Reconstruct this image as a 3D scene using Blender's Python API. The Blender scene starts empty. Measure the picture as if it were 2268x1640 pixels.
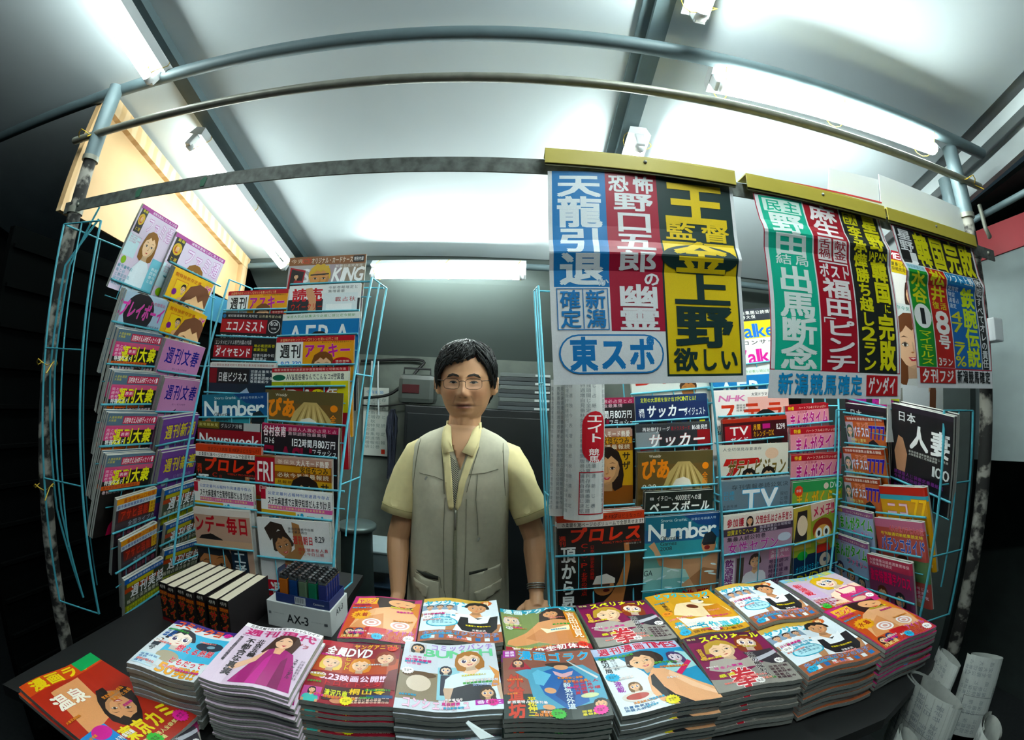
import bpy, bmesh, math, random
import numpy as np
from mathutils import Vector, Matrix

# ------------------------------------------------------------------ camera, world, exposure
SC = bpy.context.scene
COL = SC.collection
A_, B_ = 1.0675, -0.0648                      # lens: angle = A r + B r^3, r in kilopixels of the 2268 px frame
UP = np.array([0.044, 0.997, 0.072]); UP /= np.linalg.norm(UP)      # world up seen from the camera
RT = np.array([0.998, -0.044, 0.0]); RT -= UP * (RT @ UP); RT /= np.linalg.norm(RT)
FW = np.cross(RT, UP)
if FW[2] < 0: FW = -FW
cd = bpy.data.cameras.new('camera'); cam = bpy.data.objects.new('camera', cd); COL.objects.link(cam)
R3 = Matrix(((RT[0], RT[1], -RT[2]), (FW[0], FW[1], -FW[2]), (UP[0], UP[1], -UP[2])))
cam.matrix_world = R3.to_4x4()
cd.type = 'PANO'; cd.sensor_width = 36.0; cd.sensor_fit = 'HORIZONTAL'
cd.clip_start = .01; cd.clip_end = 100
for holder in (cd, getattr(cd, "cycles", cd)):
    try:
        holder.panorama_type = 'FISHEYE_LENS_POLYNOMIAL'
        holder.fisheye_fov = math.radians(200)
        holder.fisheye_polynomial_k0 = 0.0
        holder.fisheye_polynomial_k1 = -A_ * .063
        holder.fisheye_polynomial_k2 = 0.0
        holder.fisheye_polynomial_k3 = -B_ * .063 ** 3
        holder.fisheye_polynomial_k4 = 0.0
    except Exception:
        pass
SC.camera = cam
W = bpy.data.worlds.new('night'); SC.world = W; W.use_nodes = True
W.node_tree.nodes['Background'].inputs[0].default_value = (.35, .6, .75, 1)
W.node_tree.nodes['Background'].inputs[1].default_value = .008
vs = SC.view_settings
vs.view_transform = 'Standard'; vs.look = 'None'; vs.gamma = 1.0; vs.use_curve_mapping = False
vs.exposure = 2.5
try:
    SC.cycles.max_bounces = 5; SC.cycles.diffuse_bounces = 3
except Exception:
    pass
TUBE_POWER = 18.0                             # radiance of the lit fluorescent tubes
FLOOR_Z = -1.5                                # the camera stands at the origin, 1.5 m above the pavement

def ray(p):
    x = (p[0] - 1134) / 1000; y = (820 - p[1]) / 1000; r = math.hypot(x, y) + 1e-9; t = A_ * r + B_ * r ** 3
    c = np.array([math.sin(t) * x / r, math.sin(t) * y / r, math.cos(t)])
    return np.array([c @ RT, c @ FW, c @ UP])
def onplane(p, n, d):
    r = ray(p); return Vector(r * d / (r @ np.array(n, float)))
def onz(p, z): return onplane(p, (0, 0, 1), z)
def ony(p, y): return onplane(p, (0, 1, 0), y)
def onx(p, x): return onplane(p, (1, 0, 0), x)

# ------------------------------------------------------------------ helpers
def rgb(h):
    if not isinstance(h, str): return tuple(h[:3])
    v = [int(h[i:i + 2], 16) / 255 for i in (0, 2, 4)]
    return tuple(c / 12.92 if c <= .04045 else ((c + .055) / 1.055) ** 2.4 for c in v)
MATS = {}
def mat(name, color='808080', rough=.6, metal=0., var=.12, scale=12., bump=0., emit=None, color2=None, alpha=None, trans=0., stripes=None, spec=.5, ramp=None):
    if name in MATS: return MATS[name]
    m = bpy.data.materials.new(name); m.use_nodes = True; nt = m.node_tree; N = nt.nodes; L = nt.links
    b = N['Principled BSDF']; c = rgb(color)
    tc = N.new('ShaderNodeTexCoord')
    if stripes:
        wv = N.new('ShaderNodeTexWave'); wv.wave_type = 'BANDS'; wv.bands_direction = stripes[0]
        wv.inputs['Scale'].default_value = stripes[1]; wv.inputs['Distortion'].default_value = stripes[2]; wv.inputs['Detail'].default_value = 3
        L.new(tc.outputs['Object'], wv.inputs['Vector']); fac = wv.outputs['Fac']
    else:
        nz = N.new('ShaderNodeTexNoise'); nz.inputs['Scale'].default_value = scale; nz.inputs['Detail'].default_value = 5
        L.new(tc.outputs['Object'], nz.inputs['Vector']); fac = nz.outputs['Fac']
    cr = N.new('ShaderNodeValToRGB'); e = cr.color_ramp.elements
    e[0].position, e[1].position = ramp or (.3, .7)
    c2 = rgb(color2) if color2 else tuple(x * (1 - var) for x in c)
    e[0].color = (*c2, 1); e[1].color = (*c, 1)
    L.new(fac, cr.inputs[0]); L.new(cr.outputs[0], b.inputs['Base Color'])
    b.inputs['Roughness'].default_value = rough; b.inputs['Metallic'].default_value = metal
    b.inputs['Specular IOR Level'].default_value = spec
    if trans: b.inputs['Transmission Weight'].default_value = trans; b.inputs['IOR'].default_value = 1.45
    if alpha is not None: b.inputs['Alpha'].default_value = alpha
    if emit:
        b.inputs['Emission Color'].default_value = (*rgb(emit[0]), 1); b.inputs['Emission Strength'].default_value = emit[1]
    if bump:
        bp = N.new('ShaderNodeBump'); bp.inputs['Strength'].default_value = bump; bp.inputs['Distance'].default_value = .002
        L.new(fac, bp.inputs['Height']); L.new(bp.outputs[0], b.inputs['Normal'])
    MATS[name] = m; return m
def print_mat(name, rough, spec=.5, coat=0.):
    m = bpy.data.materials.new(name); m.use_nodes = True; nt = m.node_tree; N = nt.nodes; L = nt.links; b = N['Principled BSDF']
    at = N.new('ShaderNodeAttribute'); at.attribute_name = 'ink'
    tc = N.new('ShaderNodeTexCoord'); nz = N.new('ShaderNodeTexNoise'); nz.inputs['Scale'].default_value = 500
    L.new(tc.outputs['Object'], nz.inputs['Vector'])
    mx = N.new('ShaderNodeMix'); mx.data_type = 'RGBA'; mx.blend_type = 'MULTIPLY'; mx.inputs[0].default_value = .18
    L.new(at.outputs['Color'], mx.inputs[6]); L.new(nz.outputs['Fac'], mx.inputs[7]); hs = N.new('ShaderNodeHueSaturation'); hs.inputs['Saturation'].default_value = 1.22; hs.inputs['Value'].default_value = 1.08
    L.new(mx.outputs[2], hs.inputs['Color']); L.new(hs.outputs[0], b.inputs['Base Color'])
    b.inputs['Roughness'].default_value = rough; b.inputs['Specular IOR Level'].default_value = spec
    b.inputs['Coat Weight'].default_value = coat; b.inputs['Coat Roughness'].default_value = .25
    MATS[name] = m; return m
GLOSSY = print_mat('glossy printed paper', .42, .4, .12)
MATTE = print_mat('newsprint paper', .8, .3)

def link(name, me, m=None, parent=None, loc=None, smooth=False):
    o = bpy.data.objects.new(name, me); COL.objects.link(o)
    if m is not None:
        for k in (m if isinstance(m, (list, tuple)) else [m]): me.materials.append(k)
    if smooth:
        me.polygons.foreach_set('use_smooth', [True] * len(me.polygons))
    if parent is not None: o.parent = parent
    if loc is not None: o.location = loc
    return o
def tag(o, label=None, cat=None, group=None, kind=None):
    if label: o['label'] = label
    if cat: o['category'] = cat
    if group: o['group'] = group
    if kind: o['kind'] = kind
    return o
def empty(name, loc=(0, 0, 0), label=None, cat=None, group=None):
    o = bpy.data.objects.new(name, None); COL.objects.link(o); o.location = loc; o.empty_display_size = .03
    return tag(o, label, cat, group)

class MB:
    """collects shapes into one mesh"""
    def __init__(s): s.v = []; s.f = []; s.mi = []; s.sm = []; s.cur = 0
    def add(s, vs, fs, smooth=False):
        n = len(s.v); s.v += [tuple(v) for v in vs]; s.f += [tuple(i + n for i in f) for f in fs]; s.mi += [s.cur] * len(fs); s.sm += [smooth] * len(fs); return s
    def box(s, c, d, rot=None, bev=0.):
        x, y, z = (k / 2 for k in d); M = rot or Matrix.Identity(3); c = Vector(c)
        if bev:
            b = min(bev, x * .9, y * .9, z * .9); vs = []; 
            bm = bmesh.new(); bmesh.ops.create_cube(bm, size=1)
            for v in bm.verts: v.co = Vector((v.co.x * d[0], v.co.y * d[1], v.co.z * d[2]))
            bmesh.ops.bevel(bm, geom=bm.edges[:], offset=b, segments=2, affect='EDGES', profile=.6)
            bm.verts.index_update(); vs = [c + M @ v.co for v in bm.verts]; fs = [[v.index for v in f.verts] for f in bm.faces]; bm.free()
            return s.add(vs, fs)
        vs = [c + M @ Vector((a * x, b * y, e * z)) for a, b, e in ((-1,-1,-1),(1,-1,-1),(1,1,-1),(-1,1,-1),(-1,-1,1),(1,-1,1),(1,1,1),(-1,1,1))]
        return s.add(vs, ((0,3,2,1),(4,5,6,7),(0,1,5,4),(1,2,6,5),(2,3,7,6),(3,0,4,7)))
    def quad(s, a, b, c, d): return s.add((a, b, c, d), ((0, 1, 2, 3),))
    def slab(s, pts, n):
        """polygon of pts extruded by vector n"""
        k = len(pts); n = Vector(n); pts = [Vector(p) for p in pts]
        return s.add(pts + [p + n for p in pts], [tuple(range(k))[::-1], tuple(range(k, 2 * k))] + [(i, (i + 1) % k, (i + 1) % k + k, i + k) for i in range(k)])
    def tube(s, pts, r, n=8, close=False, caps=True):
        pts = [Vector(p) for p in pts]; k = len(pts); rs = r if isinstance(r, (list, tuple)) else [r] * k
        base = len(s.v); prev = None; rings = []
        for i, p in enumerate(pts):
            if close: t = (pts[(i + 1) % k] - pts[i - 1])
            else: t = pts[min(i + 1, k - 1)] - pts[max(i - 1, 0)]
            t = t.normalized() if t.length > 1e-9 else Vector((0, 0, 1))
            if prev is None:
                a = Vector((0, 0, 1)) if abs(t.z) < .9 else Vector((1, 0, 0)); u = t.cross(a).normalized()
            else:
                u = (prev - t * prev.dot(t)).normalized()
            prev = u; w = t.cross(u)
            rings.append([p + (u * math.cos(2 * math.pi * j / n) + w * math.sin(2 * math.pi * j / n)) * rs[i] for j in range(n)])
        vs = [v for rg in rings for v in rg]; fs = []
        for i in range(k if close else k - 1):
            for j in range(n):
                a = i * n + j; b = i * n + (j + 1) % n; i2 = (i + 1) % k
                fs.append((a, b, i2 * n + (j + 1) % n, i2 * n + j))
        s.add(vs, fs, True)
        if caps and not close:
            s.add(rings[0], [tuple(range(n))[::-1]]); s.add(rings[-1], [tuple(range(n))])
        return s
    def lathe(s, prof, c=(0, 0, 0), n=24, rot=None):
        M = rot or Matrix.Identity(3); c = Vector(c); vs = []; fs = []
        for (r, z) in prof:
            for j in range(n): vs.append(c + M @ Vector((r * math.cos(2 * math.pi * j / n), r * math.sin(2 * math.pi * j / n), z)))
        for i in range(len(prof) - 1):
            for j in range(n): fs.append((i * n + j, i * n + (j + 1) % n, (i + 1) * n + (j + 1) % n, (i + 1) * n + j))
        s.add(vs, fs, True); return s
    def mesh(s, name):
        me = bpy.data.meshes.new(name); me.from_pydata(s.v, [], s.f); me.polygons.foreach_set('material_index', s.mi); me.polygons.foreach_set('use_smooth', s.sm); me.update(); return me
    def build(s, name, m, parent=None, loc=None): return link(name, s.mesh(name), m, parent, loc)

def copy_tree(o):
    c = o.copy(); COL.objects.link(c)
    for ch in o.children:
        d = ch.copy(); COL.objects.link(d); d.parent = c
        for g in ch.children:
            e = g.copy(); COL.objects.link(e); e.parent = d
    return c
def frame(o, O, X, Y, sx=1., sy=1., sz=1.):
    """puts object o at O with local x along X, y along Y"""
    X = Vector(X).normalized(); Y = Vector(Y); Y = (Y - X * Y.dot(X)).normalized(); Z = X.cross(Y); O = Vector(O)
    M = Matrix(((X.x * sx, Y.x * sy, Z.x * sz, O.x), (X.y * sx, Y.y * sy, Z.y * sz, O.y), (X.z * sx, Y.z * sy, Z.z * sz, O.z), (0, 0, 0, 1)))
    o.matrix_world = M
ORD = 'first second third fourth fifth sixth seventh eighth ninth tenth eleventh twelfth thirteenth fourteenth fifteenth sixteenth seventeenth eighteenth'.split()
# ------------------------------------------------------------------ printing: flat coloured shapes laid on sheets of paper
FC = bpy.data.curves.new('glyphs', 'FONT'); FO = bpy.data.objects.new('glyphs', FC); COL.objects.link(FO); FC.resolution_u = 2
GL = {}
def glyph(ch):
    if ch not in GL:
        FC.body = ch; dg = bpy.context.evaluated_depsgraph_get(); dg.update()
        m = FO.evaluated_get(dg).to_mesh()
        v = [(p.co.x, p.co.y) for p in m.vertices]; f = [tuple(p.vertices) for p in m.polygons]
        if v:
            xs = [a[0] for a in v]; GL[ch] = (v, f, min(xs), max(xs))
        else: GL[ch] = ([], [], 0, .3)
    return GL[ch]
for _c in ' ':
    glyph(_c)
SMALL = '特集連載読切巻頭袋とじ激白独占今週号最新表紙大公開増刊情報決定版夏秋新番組完全保存必見人気速報'
def interp(fn, V, W, H, cx, cy):
    """bends the sheet piecewise flat between the cuts, so that print and paper stay together"""
    xs = np.array(sorted({0., 1., *cx})) * W; ys = np.array(sorted({0., 1., *cy})) * H
    G = np.array([(x, y, 0.) for y in ys for x in xs]); P = fn(G.copy()); G[:, 2] = .001; N = (fn(G) - P) / .001
    nx = len(xs); i = np.clip(np.searchsorted(xs, V[:, 0], 'right') - 1, 0, nx - 2); j = np.clip(np.searchsorted(ys, V[:, 1], 'right') - 1, 0, len(ys) - 2)
    a = ((V[:, 0] - xs[i]) / (xs[i + 1] - xs[i]))[:, None]; b = ((V[:, 1] - ys[j]) / (ys[j + 1] - ys[j]))[:, None]
    def bl(Q): return (Q[j * nx + i] * (1 - a) + Q[j * nx + i + 1] * a) * (1 - b) + (Q[j * nx + nx + i] * (1 - a) + Q[j * nx + nx + i + 1] * a) * b
    return bl(P) + bl(N) * V[:, 2:3]
class Art:
    """page w x h metres; coordinates run 0..1 left to right and 0..1 bottom to top"""
    def __init__(s, w, h, bg='f0f0ee', seed=1):
        s.w = w; s.h = h; s.P = []; s.z = 0.; s.rnd = random.Random(seed); s.r(0, 0, 1, 1, bg); s.z = .0001
    def up(s): s.z += .000012
    def poly(s, pts, c):
        s.P.append(([(x * s.w, y * s.h) for x, y in pts], [tuple(range(len(pts)))], rgb(c), s.z)); s.up(); return s
    def r(s, x0, y0, x1, y1, c): return s.poly([(x0, y0), (x1, y0), (x1, y1), (x0, y1)], c)
    def ell(s, cx, cy, rx, ry, c, a=0., n=20, a0=0., a1=6.2832):
        """radii in units of the page width"""
        k = s.w / s.h; ca, sa = math.cos(a), math.sin(a); q = []
        full = a1 - a0 > 6.28
        for i in range(n if full else n + 1):
            t = a0 + (a1 - a0) * i / n; x, y = rx * math.cos(t), ry * math.sin(t)
            q.append((cx + x * ca - y * sa, cy + (x * sa + y * ca) * k))
        return s.poly(q, c)
    def frame(s, x0, y0, x1, y1, c, t=.006):
        k = s.w / s.h
        s.r(x0, y0, x1, y0 + t * k, c); s.r(x0, y1 - t * k, x1, y1, c); s.r(x0, y0, x0 + t, y1, c); s.r(x1 - t, y0, x1, y1, c); return s
    def glyphs(s, cells, c, b, shear=0.):
        v = []; f = []; cc = rgb(c)
        b *= .62
        if b <= 0: sh = [(0, 0)]
        elif b < .038: sh = [(-b, -b), (b, b), (-b, b), (b, -b)] + ([(0, 0)] if b > .024 else [])
        else: sh = [(b * math.cos(k * math.pi / 4), b * math.sin(k * math.pi / 4)) for k in range(8)] + [(0, 0)]
        for dx, dy in sh:
            v = []; f = []
            for ch, x, y, w, h in cells:          # lower left corner and size in metres
                g = glyph(ch)
                if not g[0]: continue
                n = len(v); full = ord(ch) > 0x2e80; gx0, gx1 = (0., 1.) if full else (g[2], g[3])
                y0, y1 = (-.08, .84) if full else (-.02, .71)
                if not full and ch in 'gjpqy': y0 = -.2
                for a, bb in g[0]:
                    X = (a - gx0) / max(.05, gx1 - gx0) * w; Y = (bb - y0) / (y1 - y0) * h
                    v.append((x + X + dx * min(w, 1.3 * h) + shear * Y, y + Y + dy * h))
                f += [tuple(i + n for i in q) for q in g[1]]
            if v: s.P.append((v, f, cc, s.z)); s.up()
    def t(s, txt, x0, y0, x1, y1, c, b=.03, out=None, ow=.06, shear=0., gap=.04, rot=0.):
        """one horizontal line filling the box"""
        W, H = s.w, s.h; x0 *= W; x1 *= W; y0 *= H; y1 *= H
        ws = []
        for ch in txt:
            g = glyph(ch); full = ord(ch) > 0x2e80
            ws.append(1. if full else (.35 if ch == ' ' else (g[3] - g[2]) * 1.1 + .12))
        k = (x1 - x0) / (sum(ws) + 1e-9); x = x0; cells = []
        for ch, w in zip(txt, ws):
            gp = gap * k * w; cells.append((ch, x + gp, y0, k * w - 2 * gp, y1 - y0)); x += k * w
        if out: s.glyphs(cells, out, b + ow, shear); 
        s.glyphs(cells, c, b, shear); return s
    def v(s, txt, x0, y0, x1, y1, c, b=.03, out=None, ow=.06, gap=.03):
        """one vertical line, read top to bottom, filling the box"""
        W, H = s.w, s.h; x0 *= W; x1 *= W; y0 *= H; y1 *= H; n = len(txt); k = (y1 - y0) / n; cells = []
        for i, ch in enumerate(txt):
            cells.append((ch, x0, y1 - (i + 1) * k + gap * k, x1 - x0, k * (1 - 2 * gap)))
        if out: s.glyphs(cells, out, b + ow)
        s.glyphs(cells, c, b); return s
    def small(s, x0, y0, x1, y1, c, rows=1, b=.0):
        k = s.w / s.h; rh = (y1 - y0) / rows; n = max(2, int((x1 - x0) / (rh * s.h / s.w) / 1.05))
        for i in range(rows):
            m = n if i % 2 == 0 else max(2, int(n * s.rnd.uniform(.6, .95)))
            t = ''.join(s.rnd.choice(SMALL) for _ in range(m))
            s.t(t, x0, y1 - (i + .88) * rh, x0 + (x1 - x0) * m / n, y1 - i * rh - .06 * rh, c, b)
        return s
    def burst(s, cx, cy, r, c, n=14, inner=.8):
        k = s.w / s.h
        return s.poly([(cx + r * (1 if i % 2 else inner) * math.cos(math.pi * i / n), cy + r * k * (1 if i % 2 else inner) * math.sin(math.pi * i / n)) for i in range(2 * n)], c)
    def tf(s, pts, cx, cy, sc, a=0., fl=1):
        k = s.w / s.h; ca, sa = math.cos(a), math.sin(a)
        return [(cx + (x * fl * ca - y * sa) * sc, cy + (x * fl * sa + y * ca) * sc * k) for x, y in pts]
    def face(s, cx, cy, R, skin='e8bd9c', hair='2a1a14', a=0., long=1., anime=False, smile=True, fl=1):
        """head of half-width R (page widths) tilted by a; long = hair length"""
        def T(p): return s.tf(p, cx, cy, R, a, fl)
        def E(x, y, rx, ry, c, n=16):
            q = T([(x, y)])[0]; s.ell(q[0], q[1], rx * R, ry * R, c, a, n)
        if long > 0:
            s.poly(T([(-1.15, .5), (-.9, 1.25), (-.3, 1.62), (.3, 1.62), (.9, 1.25), (1.18, .5), (1.3, -.6 * long), (1.15, -1.6 * long), (.6, -1.9 * long), (.2, -1.2), (-.2, -1.2), (-.6, -1.9 * long), (-1.15, -1.6 * long), (-1.3, -.6 * long)]), hair)
        s.poly(T([(-.38, -.8), (.38, -.8), (.42, -1.7), (-.42, -1.7)]), '%02x%02x%02x' % tuple(int(int(skin[i:i+2], 16) * .82) for i in (0, 2, 4)))
        s.poly(T([(-.95, .6), (-.98, 0), (-.85, -.55), (-.5, -1.0), (0, -1.22), (.5, -1.0), (.85, -.55), (.98, 0), (.95, .6), (.5, 1.3), (-.5, 1.3)]), skin)
        ew = .3 if anime else .2
        for sx in (-1, 1):
            if anime:
                E(sx * .45, -.05, .27, .3, 'ffffff'); E(sx * .45, -.06, .19, .27, '3a2a50'); E(sx * .45 + .06, .06, .06, .08, 'ffffff', 8)
                s.poly(T([(sx * .2, .2), (sx * .5, .3), (sx * .75, .15), (sx * .5, .22)]), '201510')
            else:
                s.poly(T([(sx * .18, -.05), (sx * .4, -.14), (sx * .68, -.02), (sx * .6, .12), (sx * .4, .18), (sx * .24, .1)]), '%02x%02x%02x' % tuple(int(int(skin[i:i+2], 16) * .84) for i in (0, 2, 4)))
                s.poly(T([(sx * .2, -.02), (sx * .42, -.09), (sx * .64, .0), (sx * .42, .09)]), 'f2ece6'); E(sx * .42, .0, .095, .09, '20130e', 10)
                s.poly(T([(sx * .18, .0), (sx * .42, .14), (sx * .7, .02), (sx * .42, .08)]), '1c110c')
            s.poly(T([(sx * .18, .36), (sx * .45, .46), (sx * .7, .36), (sx * .45, .4)]), '5a3a28')
        sd = '%02x%02x%02x' % tuple(int(int(skin[i:i+2], 16) * .88) for i in (0, 2, 4))
        s.poly(T([(.95, .5), (.98, 0), (.85, -.55), (.5, -1.0), (0, -1.22), (-.3, -1.1), (.2, -.98), (.6, -.5), (.74, .1)]), sd).poly(T([(.02, .2), (.1, .1), (.16, -.34), (.04, -.36)]), sd)
        s.poly(T([(-.13, -.38), (0, -.34), (.14, -.38), (0, -.43)]), 'b47858')
        if smile:
            s.poly(T([(-.3, -.63), (-.08, -.62), (0, -.65), (.08, -.62), (.3, -.63), (.13, -.82), (-.13, -.82)]), 'c0505a'); s.poly(T([(-.22, -.66), (0, -.68), (.22, -.66), (0, -.74)]), 'fbf0ea')
        else:
            s.poly(T([(-.22, -.7), (0, -.66), (.22, -.7), (0, -.78)]), 'c05a58')
        s.poly(T([(-1.05, -.2), (-1.12, .6), (-.8, 1.3), (-.2, 1.6), (.4, 1.58), (.95, 1.15), (1.12, .5), (1.04, -.2), (.85, .5), (.35, .95), (.1, .72), (-.25, .98), (-.5, .7), (-.82, .5)]), hair)
        return s
    def bust(s, cx, cy, R, skin='e8bd9c', hair='2a1a14', top='d04060', a=0., long=1., anime=False, smile=True, arms=True, strap=False, fl=1):
        """half figure; cx, cy is the face centre"""
        def T(p): return s.tf(p, cx, cy, R, a, fl)
        dk = '%02x%02x%02x' % tuple(int(int(skin[i:i+2], 16) * .85) for i in (0, 2, 4))
        if arms:
            s.poly(T([(-2.1, -2.4), (-2.6, -4.2), (-2.5, -6.4), (-1.9, -6.5), (-1.6, -4.4), (-1.3, -2.6)]), dk)
            s.poly(T([(2.1, -2.4), (2.6, -4.2), (2.3, -6.2), (1.7, -6.4), (1.7, -4.4), (1.3, -2.6)]), dk)
        s.poly(T([(-.45, -1.2), (-.6, -1.75), (-1.7, -2.05), (-2.15, -2.6), (-1.8, -4.), (-1.5, -5.6), (-1.8, -7.5), (1.8, -7.5), (1.5, -5.6), (1.8, -4.), (2.15, -2.6), (1.7, -2.05), (.6, -1.75), (.45, -1.2)]), skin)
        if strap:
            s.poly(T([(-1.6, -4.1), (-1.5, -3.1), (-1.05, -2.7), (-.9, -1.85), (-.78, -1.85), (-.85, -2.8), (0, -3.6), (.85, -2.8), (.78, -1.85), (.9, -1.85), (1.05, -2.7), (1.5, -3.1), (1.6, -4.1), (1.45, -5.6), (1.8, -7.5), (-1.8, -7.5), (-1.45, -5.6)]), top)
        else:
            s.poly(T([(-.75, -1.8), (-1.75, -2.05), (-2.3, -2.7), (-2.5, -3.9), (-1.75, -4.), (-1.6, -5.6), (-1.85, -7.5), (1.85, -7.5), (1.6, -5.6), (1.75, -4.), (2.5, -3.9), (2.3, -2.7), (1.75, -2.05), (.75, -1.8), (0, -2.5)]), top)
        s.face(cx, cy, R, skin, hair, a, long, anime, smile, fl); return s
    def mesh(s, name, cx=(), cy=(), fn=None, clip=True, extra=None):
        """one mesh of all shapes; cx, cy = fractions where the sheet may bend; fn(V[n,3]) -> V bends it"""
        pal = {}; cols = []; vs = []; fs = []; mi = []; zk = min(1., .0012 / (s.z + 1e-9))
        for v, f, c, z in s.P:
            k = pal.setdefault(c, len(pal))
            if k == len(cols): cols.append(c)
            n = len(vs); vs += [(x, y, z * zk) for x, y in v]; fs += [tuple(i + n for i in q) for q in f]; mi += [k] * len(f)
        me = bpy.data.meshes.new(name); me.from_pydata(vs, [], fs); me.polygons.foreach_set('material_index', mi)
        bm = bmesh.new(); bm.from_mesh(me)
        W, H = s.w, s.h
        def cut(co, no, clear):
            bmesh.ops.bisect_plane(bm, geom=bm.verts[:] + bm.edges[:] + bm.faces[:], dist=1e-7, plane_co=co, plane_no=no, clear_outer=clear)
        if clip:
            for co, no in (((0, 0, 0), (-1, 0, 0)), ((W, 0, 0), (1, 0, 0)), ((0, 0, 0), (0, -1, 0)), ((0, H, 0), (0, 1, 0))): cut(co, no, True)
        for q in cx: cut((q * W, 0, 0), (1, 0, 0), False)
        for q in cy: cut((0, q * H, 0), (0, 1, 0), False)
        bm.to_mesh(me); bm.free()
        n = len(me.polygons); k = np.zeros(n, np.int32); me.polygons.foreach_get('material_index', k)
        pc = np.ones((len(cols), 4), np.float32); pc[:, :3] = np.array(cols)
        me.attributes.new('ink', 'FLOAT_COLOR', 'FACE'); me.attributes['ink'].data.foreach_set('color', pc[k].ravel())
        me.polygons.foreach_set('material_index', np.zeros(n, np.int32))
        if fn:
            V = np.zeros(len(me.vertices) * 3); me.vertices.foreach_get('co', V); V = interp(fn, V.reshape(-1, 3), W, H, cx, cy); me.vertices.foreach_set('co', V.ravel())
        me.update(); return me
# ------------------------------------------------------------------ cover designs
D = {}
def design(key, w=.21, h=.275, t=.005):
    def deco(fn): D[key] = (fn, w, h, t); return fn
    return deco
@design('ascii')
def _(w, h):
    a = Art(w, h, 'e8a23c', 2); a.r(0, .955, 1, 1, 'b8202c').t('お盆明けはセントリーノ2マシンを買いに行こう!!', .05, .962, .8, .992, 'f6d8a0', .01)
    a.r(0, 0, .36, .955, 'eef0ee').t('週刊', .05, .79, .345, .93, '181818', .035).t('アスキー', .37, .79, .97, .93, 'c03aa0', .05, 'f0d0e8', .02)
    a.small(.6, .935, .97, .952, '202020').t('9/2 330', .07, .70, .35, .755, '2f7fd0', .02).face(.62, .70, .12, 'eec4a4', '7a5238', 0, .9)
    a.ell(.86, .735, .12, .07, 'b8202c').small(.78, .71, .95, .76, 'fff0e0', 2); a.bust(.6, .45, .15, top='e8e8f0', hair='7a5238')
    a.t('10大特集', .5, .1, .97, .2, 'd02060', .03, 'ffffff').small(.03, .1, .33, .65, '303848', 12); return a
@design('king')
def _(w, h):
    a = Art(w, h, 'b8b4b4', 3); a.r(0, .90, 1, 1, '8c6248').small(.02, .92, .2, .98, 'f0d8c0').t('オリジナル・カードケース', .3, .915, .84, .985, 'f6ead8', .015, gap=.03).t('ACCEO', .17, .92, .3, .98, 'e06858', .02)
    a.r(.84, .915, .98, .99, '151210').t('特別付録', .85, .93, .97, .975, 'ffffff', .01); a.r(.55, .4, 1, .9, 'a89aa0').r(.7, .6, 1, .9, '9c8c7e').small(.62, .86, .97, .895, 'f4f0e8', 1)
    a.t('S', .19, .70, .3, .86, 'f4f4f4', .04).t('KING', .58, .70, .97, .86, 'ffffff', .05, shear=.18)
    a.poly([(.01, .60), (.2, .56), (.24, .84), (.03, .88)], 'b03038').poly([(.03, .62), (.185, .585), (.22, .82), (.05, .86)], '26201e').face(.12, .77, .03, hair='181010').poly([(.06, .6), (.18, .58), (.2, .72), (.1, .73)], 'a02028')
    a.bust(.43, .74, .13, 'd9a377', 'd8b468', 'f0f0f0', 0, 0, smile=False); a.poly([(.31, .79), (.55, .80), (.55, .785), (.31, .775)], '28221e')
    for i in range(8): a.ell(.34 + i * .025, .85 + .02 * (i % 3), .03, .025, 'd9b76a', .3)
    a.t('2008', .1, .2, .6, .35, 'c03028', .03); return a
@design('yomiuri')
def _(w, h):
    a = Art(w, h, '2a2c30', 4); a.r(0, .84, 1, 1, 'e8ecec').r(.5, .5, .97, .9, 'dfe8ea').t('読売', .04, .82, .5, .96, 'c82c34', .05).poly([(.3, .5), (.42, .5), (.4, .85), (.33, .97), (.24, .96), (.26, .88), (.3, .82)], 'd9a98a')
    a.small(.56, .9, .97, .98, '404850', 2).t('ウイークリー', .04, .72, .5, .80, 'd05048', .02).small(.66, .80, .95, .86, 'b03840', 1).r(.55, .55, .9, .78, 'f4f8f8').t('YOMIURI WEEKLY', .1, .3, .9, .4, 'f0f0f0', .01); return a
@design('aera')
def _(w, h):
    a = Art(w, h, '3c82bc', 5); a.r(0, .93, 1, 1, 'dfe6e2').small(.05, .95, .95, .985, '5a9a5a'); a.t('AERA', .07, .64, .92, .88, 'f2f6f8', .02, gap=.1); a.face(.5, .62, .15, 'd8a888', '17120f', 0, .7, smile=False)
    a.r(0, 0, 1, .36, '23272c').small(.05, .05, .9, .3, 'e8f0f0', 4); return a
@design('economist')
def _(w, h):
    a = Art(w, h, '17181c', 6); a.small(.1, .95, .6, .985, 'f0f0f0').ell(.04, .965, .03, .03, '3878b0').small(.62, .95, .98, .985, 'e8e0c0').r(0, .78, .77, .93, 'b3242e').t('エコノミスト', .09, .795, .74, .915, 'ffffff', .04)
    a.ell(.885, .86, .095, .095, 'f0f0f0').ell(.885, .86, .085, .085, '17181c').t('8/26', .825, .87, .945, .91, 'ffffff', .02).small(.84, .82, .93, .85, 'f0f0f0').t('肥料・小児科医不足、病院崩壊、賃金最低', .02, .70, .98, .755, 'f4f4f4', .02).small(.03, .1, .9, .6, 'c0c4c8', 7); return a
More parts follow.
